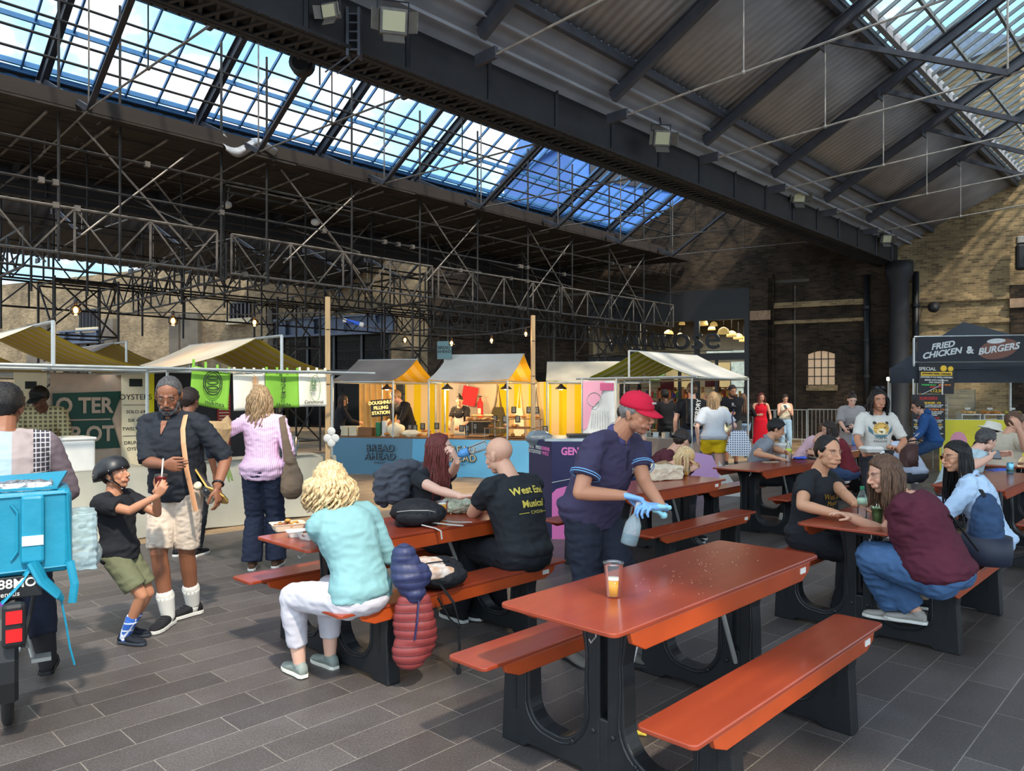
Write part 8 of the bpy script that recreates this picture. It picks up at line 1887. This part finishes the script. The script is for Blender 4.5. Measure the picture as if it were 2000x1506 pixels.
# man: skateboard
c = MAN['M'] @ MAN['HP'][0]
t = thing('skateboard', 'wooden skateboard held against the bearded man\'s side', 'skateboard', c+Vector((-.01, .03, -.02)), 0); xa = Vector((.62, -.6, -.5)).normalized(); za = Vector((.5, .5, .7)); za = (za-xa*za.dot(xa)).normalized(); t.rotation_euler = Matrix((xa, za.cross(xa), za)).transposed().to_euler(); t.location = Vector(t.location)-xa*.26
mb = MB(); mb.loft([[Vector((x, y, z+s_)) for y, s_ in ((-w_, 0), (w_, 0), (w_, .011), (-w_, .011))] for x, w_, z in ((-.38, .03, .05), (-.34, .085, .035), (-.26, .1, .0), (0, .102, 0), (.2, .1, 0), (.26, .085, .035), (.3, .03, .05))]); mb.build('deck', mat('deck_wood', H((196, 160, 84)), .5, var=.2), t)
mb = MB(); mb.loft([[Vector((x, y, z+s_)) for y, s_ in ((-w_, .012), (w_, .012), (w_, .014), (-w_, .014))] for x, w_, z in ((-.37, .03, .05), (-.34, .084, .035), (-.26, .099, .0), (0, .1, 0), (.2, .099, 0), (.26, .084, .035), (.29, .03, .05))]); mb.build('grip_tape', M_black, t)
for x in (-.19, .13):
    MB().box((x, 0, -.012), (.06, .05, .02)).tube([(x, -.07, -.04), (x, .07, -.04)], .012, 8).box((x, 0, -.028), (.03, .06, .03)).build('truck', M_chrome, t)
    for y in (-.085, .085): MB().lathe((x, y, -.04), [(.014, -.016), (.027, -.014), (.027, .014), (.014, .016)], 16, Matrix.Rotation(PI/2, 3, 'X')).build('wheel', mat('wheel_cream', H((206, 196, 170)), .5), t, smooth=True)
# red drink
c = (BOY['M'] @ BOY['HP'][0]+BOY['M'] @ BOY['HP'][1])/2
t = thing('red_drink', 'red iced drink with a white straw held up by the boy', 'drink', c-Vector((0, 0, .05)), 0)
MB().lathe((0, 0, 0), [(.026, 0), (.027, .003), (.038, .11), (.041, .112)], 20).build('cup_wall', M_clear, t, smooth=True); MB().lathe((0, 0, 0), [(.025, .004), (.0365, .105)], 20).build('drink_fill', mat('red_slush', H((224, 60, 50)), .4), t, smooth=True); MB().tube([(0, 0, .05), (.01, .01, .22)], .005, 8).build('straw', M_white, t)
MB().lathe((0, 0, .112), [(.041, 0), (.041, .006), (.03, .012)], 20).build('lid', M_clear, t)
# bouquet and bag of the pink shirt woman
c = PNK['M'] @ PNK['HP'][0]
t = thing('bouquet', 'flower bouquet wrapped in brown paper held in the woman\'s fist', 'bouquet', c, 0); t.rotation_euler = (.1, -.28, 0)
mb = MB(); rings = []
for k, (z, r) in enumerate(((-.06, .03), (0, .03), (.06, .055), (.16, .12), (.25, .165), (.31, .15))):
    rings.append([Vector((r*(1+.10*math.sin(5*a+k)+.05*math.sin(11*a))*math.cos(a), .6*r*(1+.1*math.sin(5*a+k))*math.sin(a), z+.03*math.sin(3*a)*(k > 3))) for a in [2*PI*j/30 for j in range(30)]])
mb.loft(rings); mb.build('wrapping', M_paper, t)
mb = MB()
for k in range(12): a = 2*PI*k/12; mb.tube([(.016*math.cos(a), .016*math.sin(a), -.04), (.02*math.cos(a+.3), .02*math.sin(a+.3), -.19-.02*(k % 3))], .005, 5)
mb.build('stems', mat('stem_green', H((130, 150, 84)), .7), t)
MB().lathe((0, 0, -.035), [(.032, 0), (.033, .02)], 14).build('paper_tie', M_cream, t)
S1 = PNK['M'] @ PNK['SH'][1]; t = thing('shoulder_bag', 'brown suede shoulder bag on the striped shirt woman', 'bag', (S1.x, S1.y, 0), 0)
z0 = S1.z
blob([('t', [(.12, -.1, z0-.34), (.13, -.1, z0-.48), (.13, -.1, z0-.58)], [.05, .10, .105], .45)], .009, mat('suede_brown', H((112, 92, 74)), .9, var=.2, vscale=8, bump=.3), .008, 9, 5, 'bag_body', parent=t)
mb = MB(); mb.tube([(.015, .02, z0+.06), (.03, -.07, z0+.045), (.075, -.11, z0-.15), (.11, -.11, z0-.34)], [.024, .026, .032, .05], 8, flat=.35); mb.build('strap', MATS['suede_brown'], t)
# B2 table things
def bottle(loc, label, h=.21, r=.031, capc=(30, 120, 80), lab=(180, 215, 185), nm='water_bottle'):
    t = thing(nm, label, 'bottle', loc); MB().lathe((0, 0, 0), [(r*.9, 0), (r, .008), (r, h*.35), (r*.93, h*.4), (r, h*.45), (r, h*.68), (r*.6, h*.84), (.013, h*.9), (.013, h*.94)], 24).build('bottle_wall', M_clear, t, smooth=True)
    MB().lathe((0, 0, 0), [(r*1.01, h*.46), (r*1.01, h*.66)], 24).build('label_band', mat('label_%d' % lab[0], H(lab), .5, alpha=.8), t, smooth=True); MB().lathe((0, 0, h*.94), [(.015, 0), (.015, .018), (.013, .02)], 14).build('bottle_cap', mat('cap_%d' % capc[1], H(capc), .5), t); return t
bottle(at_top(1684, 1012), 'clear water bottle with a green cap on the near end of the red table')
def greencup(loc, label, lvl, straw=True):
    t = thing('matcha_cup', label, 'cup', loc, 0, 'iced green drinks'); MB().lathe((0, 0, 0), [(.027, 0), (.028, .003), (.040, .105), (.043, .107)], 22).build('cup_wall', M_clear, t, smooth=True)
    MB().lathe((0, 0, 0), [(.0262, .004), (.0262+.012*lvl, .1*lvl)], 22).build('drink_fill', mat('matcha', H((88, 134, 50)), .4, var=.15, vscale=30), t, smooth=True); MB().lathe((0, 0, .1), [(.043, 0), (.043, .01), (.036, .014)], 20).build('lid', thin_clear('lid_green', (.8, .95, .8), gloss=.3, body=.2, bcol=(.6, .85, .55)), t, smooth=True)
    if straw: MB().tube([(0, 0, .05), (-.012, .0, .21)], .0035, 8).build('straw', M_white, t)
greencup(at_top(1714, 1022), 'green iced drink nearest the maroon T-shirt elbow', .95); greencup(at_top(1709, 988), 'second green iced drink with a tall straw behind the first', .5)
tray(at_top(1738, 996), .22, .16, .03, .6, 'white tray of food in front of the maroon T-shirt woman', M_white, F1, 9)
# A3 table things
t0 = at_top(1527, 899)
for k in range(3): tray(t0+ZA*(.068*k), .15, .15, .055, .3, ['bottom takeaway box of the stack by the young man', 'middle takeaway box of the stack by the young man', 'top takeaway box of the stack by the young man'][k], M_white, lid=True) if k < 3 else None
bottle(at_top(1540, 903), 'clear bottle with a lime label beside the takeaway boxes', h=.26, r=.036, capc=(220, 220, 220), lab=(206, 220, 80))
blob([('e', (0, 0, .015), (.09, .06, .015)), ('e', (.05, .02, .02), (.05, .03, .018))], .008, mat('bag_blue_plastic', H((50, 90, 210)), .4), .008, 40, 3, 'blue_plastic_bag', 'crumpled blue plastic bag on the red table behind the choir T-shirt man', 'plastic bag', loc=at_top(1562, 897))
o = MB().box((0, 0, .004), (.2, .04, .006)).build('paper_strip', M_cream, loc=at_top(1505, 903), rotz=.2); tag(o, 'pale wooden fork strip in front of the young man', 'cutlery')
# cans and such on B3/B4
t = thing('drink_can', 'blue and silver drink can near the corner of the red table', 'can', at_top(1973, 925)); MB().lathe((0, 0, 0), [(.027, 0), (.033, .008), (.033, .105), (.027, .118)], 20).build('can_body', mat('can_blue', H((110, 176, 200)), .25, .6), t, smooth=True); MB().lathe((0, 0, 0), [(.0335, .02), (.0335, .045)], 20).build('can_band', mat('can_band', H((60, 90, 80)), .3, .5), t)
o = MB().box((0, 0, .006), (.24, .1, .01)).box((.06, .03, .014), (.12, .05, .008)).build('blue_napkin', MATS['bag_blue_plastic'], loc=at_top(1950, 919), rotz=.3); tag(o, 'flat blue wrapper lying beside the drink can', 'wrapper')
t = thing('clear_tumbler', 'clear plastic tumbler in front of the bearded man in beige', 'cup', at_top(1978, 893)); MB().lathe((0, 0, 0), [(.03, 0), (.042, .11), (.044, .112)], 18).build('cup_wall', thin_clear('cup_clear', (.93, .95, .97)), t, smooth=True)
t = thing('tall_blue_can', 'tall blue can on the table behind the maroon sleeveless top', 'can', at_top(1668, 870)); MB().lathe((0, 0, 0), [(.028, 0), (.034, .01), (.034, .16), (.028, .17)], 18).build('can_body', mat('can_blue2', H((90, 150, 220)), .3, .3), t, smooth=True); MB().lathe((0, 0, .171), [(.02, 0), (.02, .002)], 12).build('can_lid', M_chrome, t)
# phone of the pale blue T-shirt man, phones of others
def phone(px, py, d, label, rx=.9, rz=.0):
    t = thing('phone', label, 'phone', P(px, py, d)); t.rotation_euler = (rx, 0, rz); o = MB().box((0, 0, 0), (.074, .15, .009), bev=.003).build('phone_body', M_black, t); MB().box((0, 0, .0052), (.066, .138, .001)).build('screen', mat('phone_screen', H((70, 80, 90)), .1), t)
phone(1946, 888, 7.9, 'dark phone held by the man in the pale blue T-shirt', .6, -.4); phone(1668, 834, 12.9, 'black phone held by the woman with the topknot', .7, 0); phone(1534, 795, 19.7, 'black phone held by the woman in the cream top', .7, 0)
# tiger man's clam box
tray(TIG['M'] @ TIG['HP'][1]+Vector((-.03, -.05, .01)), .2, .15, .035, .1, 'white takeaway box held by the man in the tiger T-shirt', M_white, lid=True)
c = P(1775, 880, 9.55); t = thing('brown_rucksack', 'brown leather rucksack on the back of the pale blue shirt', 'rucksack', c, .3)
blob([('b', (0, 0, -.06), (.2, .12, .3)), ('e', (.0, -.06, -.1), (.09, .05, .09))], .012, mat('leather_brown', H((84, 56, 52)), .6, var=.2), .006, 12, 2, 'bag_body', parent=t); MB().tube([(-.12, -.08, .12), (0, -.12, .14), (.12, -.08, .12)], .01, 6).build('flap_edge', M_black, t)
# denim rucksack between the two women
c = UV(5.7, -1.1, BZ+.002); t = thing('denim_rucksack', 'dark denim rucksack between the maroon and the pale blue shirts', 'rucksack', c, ROTU)
blob([('e', (0, .05, .24), (.13, .1, .24)), ('e', (0, .05, .12), (.14, .11, .12))], .009, mat('denim_bag', H((44, 70, 104)), .85, var=.3, vscale=10, bump=.4), .010, 12, 6, 'bag_body', parent=t); MB().lathe((0, .05, 0), [(.14, .02), (.15, .1), (.145, .2)], 20).build('leather_base', mat('navy_leather', H((38, 44, 60)), .6), t, smooth=True)
MB().tube([(-.05, .05, .46), (-.02, .08, .5), (.04, .08, .47)], .014, 8, flat=.4).build('strap', M_blackcloth, t)
# checked tote, walkers' backpack
c = WY['M'] @ WY['EL'][1]; t = thing('checked_tote', 'blue and white checked tote bag on the arm of the woman in mustard shorts', 'bag', (c.x+.03, c.y-.1, c.z-.05), -.1)
MB().loft([[Vector((sx*w_, sy*.05, z)) for sx, sy in ((-1, -1), (1, -1), (1, 1), (-1, 1))] for w_, z in ((.10, -.02), (.17, -.2), (.2, -.34), (.12, -.42))]).build('bag_body', grid_mat('check', H((40, 60, 110)), H((226, 228, 232)), .036, .036, .5), t)
MB().tube([(-.08, 0, -.03), (-.1, .02, .2), (-.06, .05, .32)], .01, 6).build('strap', M_navy, t)
c = WM['M'] @ WM['P2']; t = thing('black_backpack', 'black backpack with white lettering on the walking man', 'rucksack', (c.x+.0, c.y-.2, c.z+.0), -.1)
blob([('b', (0, 0, 0), (.3, .14, .44)), ('e', (0, -.06, -.08), (.14, .07, .16))], .014, M_blk, .006, 10, 3, 'bag_body', parent=t); text('SUPERDRY', .1, M_white, t, (.02, -.14, -.02), (.12, 0, 1), (-1, 0, .12), bold=.002)
c = P(1518, 828, 19.8); o = blob([('e', (0, 0, 0), (.12, .05, .16))], .02, M_cream, .006, 10, 3, 'cream_tote', 'small cream tote hanging at the side of the woman in pale jeans', 'bag', loc=c)
# topknot woman's dark waist pouch
c = P(1662, 838, 13.02); blob([('e', (0, 0, 0), (.17, .06, .07))], .014, M_blk, .004, 10, 3, 'waist_pouch', 'dark sling pouch across the grey shirt dress', 'bag', loc=c)
# ================================================================= bicycle and delivery box
bx0 = P(16, 770, 3.62); bt = thing('bicycle', 'delivery bicycle with a black rear mudguard, red lights and number plate', 'bicycle', (bx0.x, bx0.y, 0), R_(33))
M_tyre = mat('tyre_rubber', H((38, 37, 37)), .8, bump=.3, bscale=60)
wr = .345
mb = MB(); mb.tube([(0, wr*math.cos(a)*.94, wr+wr*.94*math.sin(a)) for a in [2*PI*k/40 for k in range(41)]], .024, 10, cap=False); mb.build('tyre', M_tyre, bt, smooth=True)
mb = MB(); mb.tube([(0, (wr-.045)*math.cos(a), wr+(wr-.045)*math.sin(a)) for a in [2*PI*k/40 for k in range(41)]], .010, 8, cap=False); mb.tube([(-.05, 0, wr), (.05, 0, wr)], .022, 12)
for k in range(28): a = 2*PI*k/28; mb.tube([(.02*(-1)**k, .02*math.cos(a+.5), wr+.02*math.sin(a+.5)), (0, (wr-.05)*math.cos(a), wr+(wr-.05)*math.sin(a))], .0012, 4)
mb.build('wheel_rim', M_galv, bt)
w2 = MB(); w2.tube([(0, 1.1+wr*math.cos(a)*.94, wr+wr*.94*math.sin(a)) for a in [2*PI*k/40 for k in range(41)]], .024, 8, cap=False); w2.build('tyre', M_tyre, bt, smooth=True)
mb = MB()
for a_, b_, r_ in (((0, 0, wr), (0, .42, .3), .014), ((0, 0, wr), (0, .3, .85), .012), ((0, .42, .3), (0, .28, .95), .018), ((0, .42, .3), (0, .98, .8), .022), ((0, .3, .82), (0, .95, .95), .016), ((0, .95, 1.0), (0, 1.1, wr), .018), ((-.3, .86, 1.1), (.3, .86, 1.1), .013), ((0, .94, .95), (0, .88, 1.1), .015)): mb.tube([a_, b_], r_, 8)
mb.build('bike_frame', M_black, bt); MB().ell((0, .26, .97), (.09, .14, .04), 14, 8).build('saddle', M_black, bt, smooth=True)
mb = MB(); mb.loft([[Vector((x, (wr+.035+(.012 if abs(x) < .04 else 0))*math.cos(a), wr+(wr+.035+(.012 if abs(x) < .04 else 0))*math.sin(a))) for x in (-.045, -.03, .03, .045)] for a in [R_(60+k*14) for k in range(11)]], closed=False, cap=False); o = mb.build('mudguard', M_black, bt); solid(o, .005)
mb = MB(); mb.box((0, .08, .73), (.3, .46, .02)); mb.tube([(-.13, .05, .72), (-.06, 0, wr)], .009, 6); mb.tube([(.13, .05, .72), (.06, 0, wr)], .009, 6); mb.build('rack', M_black, bt)
MB().box((-.03, -.26, .70), (.34, .012, .10), bev=.004).build('number_plate', M_black, bt); text('88MO', .058, M_white, bt, (-.035, -.268, .718), (1, 0, 0), (0, 0, 1), bold=.001, align='LEFT'); text('bike rentals', .032, M_white, bt, (-.10, -.268, .672), (1, 0, 0), (0, 0, 1), align='LEFT')
MB().box((.03, -.425, .57), (.09, .05, .2), bev=.02).build('light_housing', M_black, bt)
for z in (.61, .53): MB().box((.03, -.452, z), (.06, .012, .055), bev=.01).build('tail_light', mat('tail_red', H((200, 14, 18)), .35, emit=(1, .01, .01), es=.45), bt)
mb = MB(); mb.lathe((.06, .42, .3), [(.08, 0), (.085, .006), (.08, .012)], 20, Matrix.Rotation(PI/2, 3, 'Y')); mb.tube([(.07, .42, .3), (.1, .36, .18)], .01, 6); mb.box((.14, .35, .175), (.09, .09, .02)); mb.tube([(.07, .4, .36), (.07, 0, .39)], .004, 4); mb.build('drivetrain', M_steel, bt)
# box
bq = Matrix.Rotation(R_(33), 3, 'Z'); bc = Vector((bx0.x, bx0.y, .745))+bq @ Vector((0, -.02, -.01)); t = thing('delivery_bag', 'turquoise insulated delivery bag with silver lining strapped over the rear rack', 'bag', bc, R_(33))
M_tq = mat('turquoise_fabric', H((22, 130, 160)), .45, 0, var=.12, vscale=4, bump=.5, bscale=10); M_tqd = mat('turquoise_dark', H((20, 128, 156)), .5, bump=.3, bscale=12)
o = MB().box((0, 0, .2), (.52, .36, .4), bev=.03).build('bag_body', M_tq, t); 
fo = folds(.008, 7, 3)
MB().prism([(-.26, -.17, .4), (.2, -.17, .40), (.25, .1, .45), (-.26, .12, .43)], (0, 0, .012)).build('open_lid', M_tq, t)
me = remesh_np(MB().box((-.03, -.03, .41), (.42, .26, .05)), .009, 1, folds(.014, 20, 2)); me.materials.append(mat('silver_foil', H((206, 208, 210)), .22, .9, bump=.6, bscale=30)); link('foil_lining', me, t)
mb = MB(); mb.tube([(-.26, -.183, .37), (.24, -.183, .38), (.255, -.183, .03), (-.26, -.183, .02)], .007, 6); mb.build('piping', M_tqd, t)
for x in (-.17, .1):
    mb = MB(); mb.box((x, -.2, .22), (.095, .035, .32), bev=.015); mb.build('shoulder_strap', M_tq, t); MB().box((x+.0, -.22, .17), (.085, .006, .045)).build('reflective_patch', mat('reflective', H((226, 224, 214)), .4), t)
    MB().tube([(x-.085, -.188, .34), (x-.06, -.192, .3), (x-.06, -.192, .12), (x-.085, -.188, .08)], .006, 6).build('seam', M_tqd, t)
mb = MB(); mb.tube([(.1, -.22, .07), (.14, -.24, -.02), (.2, -.24, -.09), (.22, -.22, -.12)], [.05, .045, .035, .02], 10, flat=.35); mb.tube([(.1, -.22, .06), (.05, -.24, -.02), (-.02, -.24, -.1)], .02, 8, flat=.35); mb.build('lower_strap', M_tq, t)
MB().box((-.03, -.245, -.12), (.04, .02, .05), Matrix.Rotation(.5, 3, 'Y')).build('purple_buckle', mat('buckle_purple', H((110, 50, 140)), .4), t)
mb = MB(); mb.tube([(.21, -.22, -.1), (.235, -.22, -.25), (.25, -.21, -.36), (.27, -.2, -.45)], .005, 5); mb.tube([(.25, -.19, .05), (.27, -.2, -.06), (.26, -.2, -.15)], .018, 6, flat=.3); mb.build('webbing_tail', M_tq, t)
c = bc+bq @ Vector((.31, .02, -.02)); o = blob([('b', (0, 0, .14), (.12, .26, .28)), ('e', (0.02, 0, .06), (.07, .14, .08))], .01, thin_clear('pannier_clear', (.8, .92, .95), gloss=.5, body=.35, bcol=(.55, .72, .76)), .012, 16, 3, 'plastic_pannier', 'crinkled clear plastic cover bulging beside the turquoise bag', 'plastic cover', loc=c, rz=R_(33))
# yellow peel under the near bench and white scrap
o = blob([('t', [(-.04, 0, .008), (0, .01, .012), (.04, -.005, .008)], [.008, .012, .006])], .004, mat('peel_yellow', H((190, 170, 60)), .7), .002, 60, 1, 'food_scrap', 'small yellow food scrap on the paving under the nearest bench', 'litter', loc=G(1244, 1438)); o = MB().box((0, 0, .004), (.03, .02, .006)).build('paper_scrap', M_white, loc=G(1112, 1480), rotz=.5); tag(o, 'tiny white paper scrap at the foot of the nearest end frame', 'litter')
# crumbs on the near table
mb = MB(); rn = random.Random(5)
for k in range(80):
    q = rn.choice(((.25, .0, .35), (.6, .1, .3), (-.1, -.1, .3))); x = q[0]+rn.gauss(0, q[2]*.35); y = q[1]+rn.gauss(0, .08)
    if abs(x) < .88 and abs(y) < .27: s_ = rn.uniform(.0006, .0018); mb.box((x, y, TZ+s_/2), (s_*1.5, s_, s_), rn.random()*3)
o = mb.build('crumbs', M_cream, loc=UV(3.03, -1.84), rotz=ROTU); tag(o, 'pale crumbs scattered over the top of the nearest red table', 'crumbs', kind='stuff')
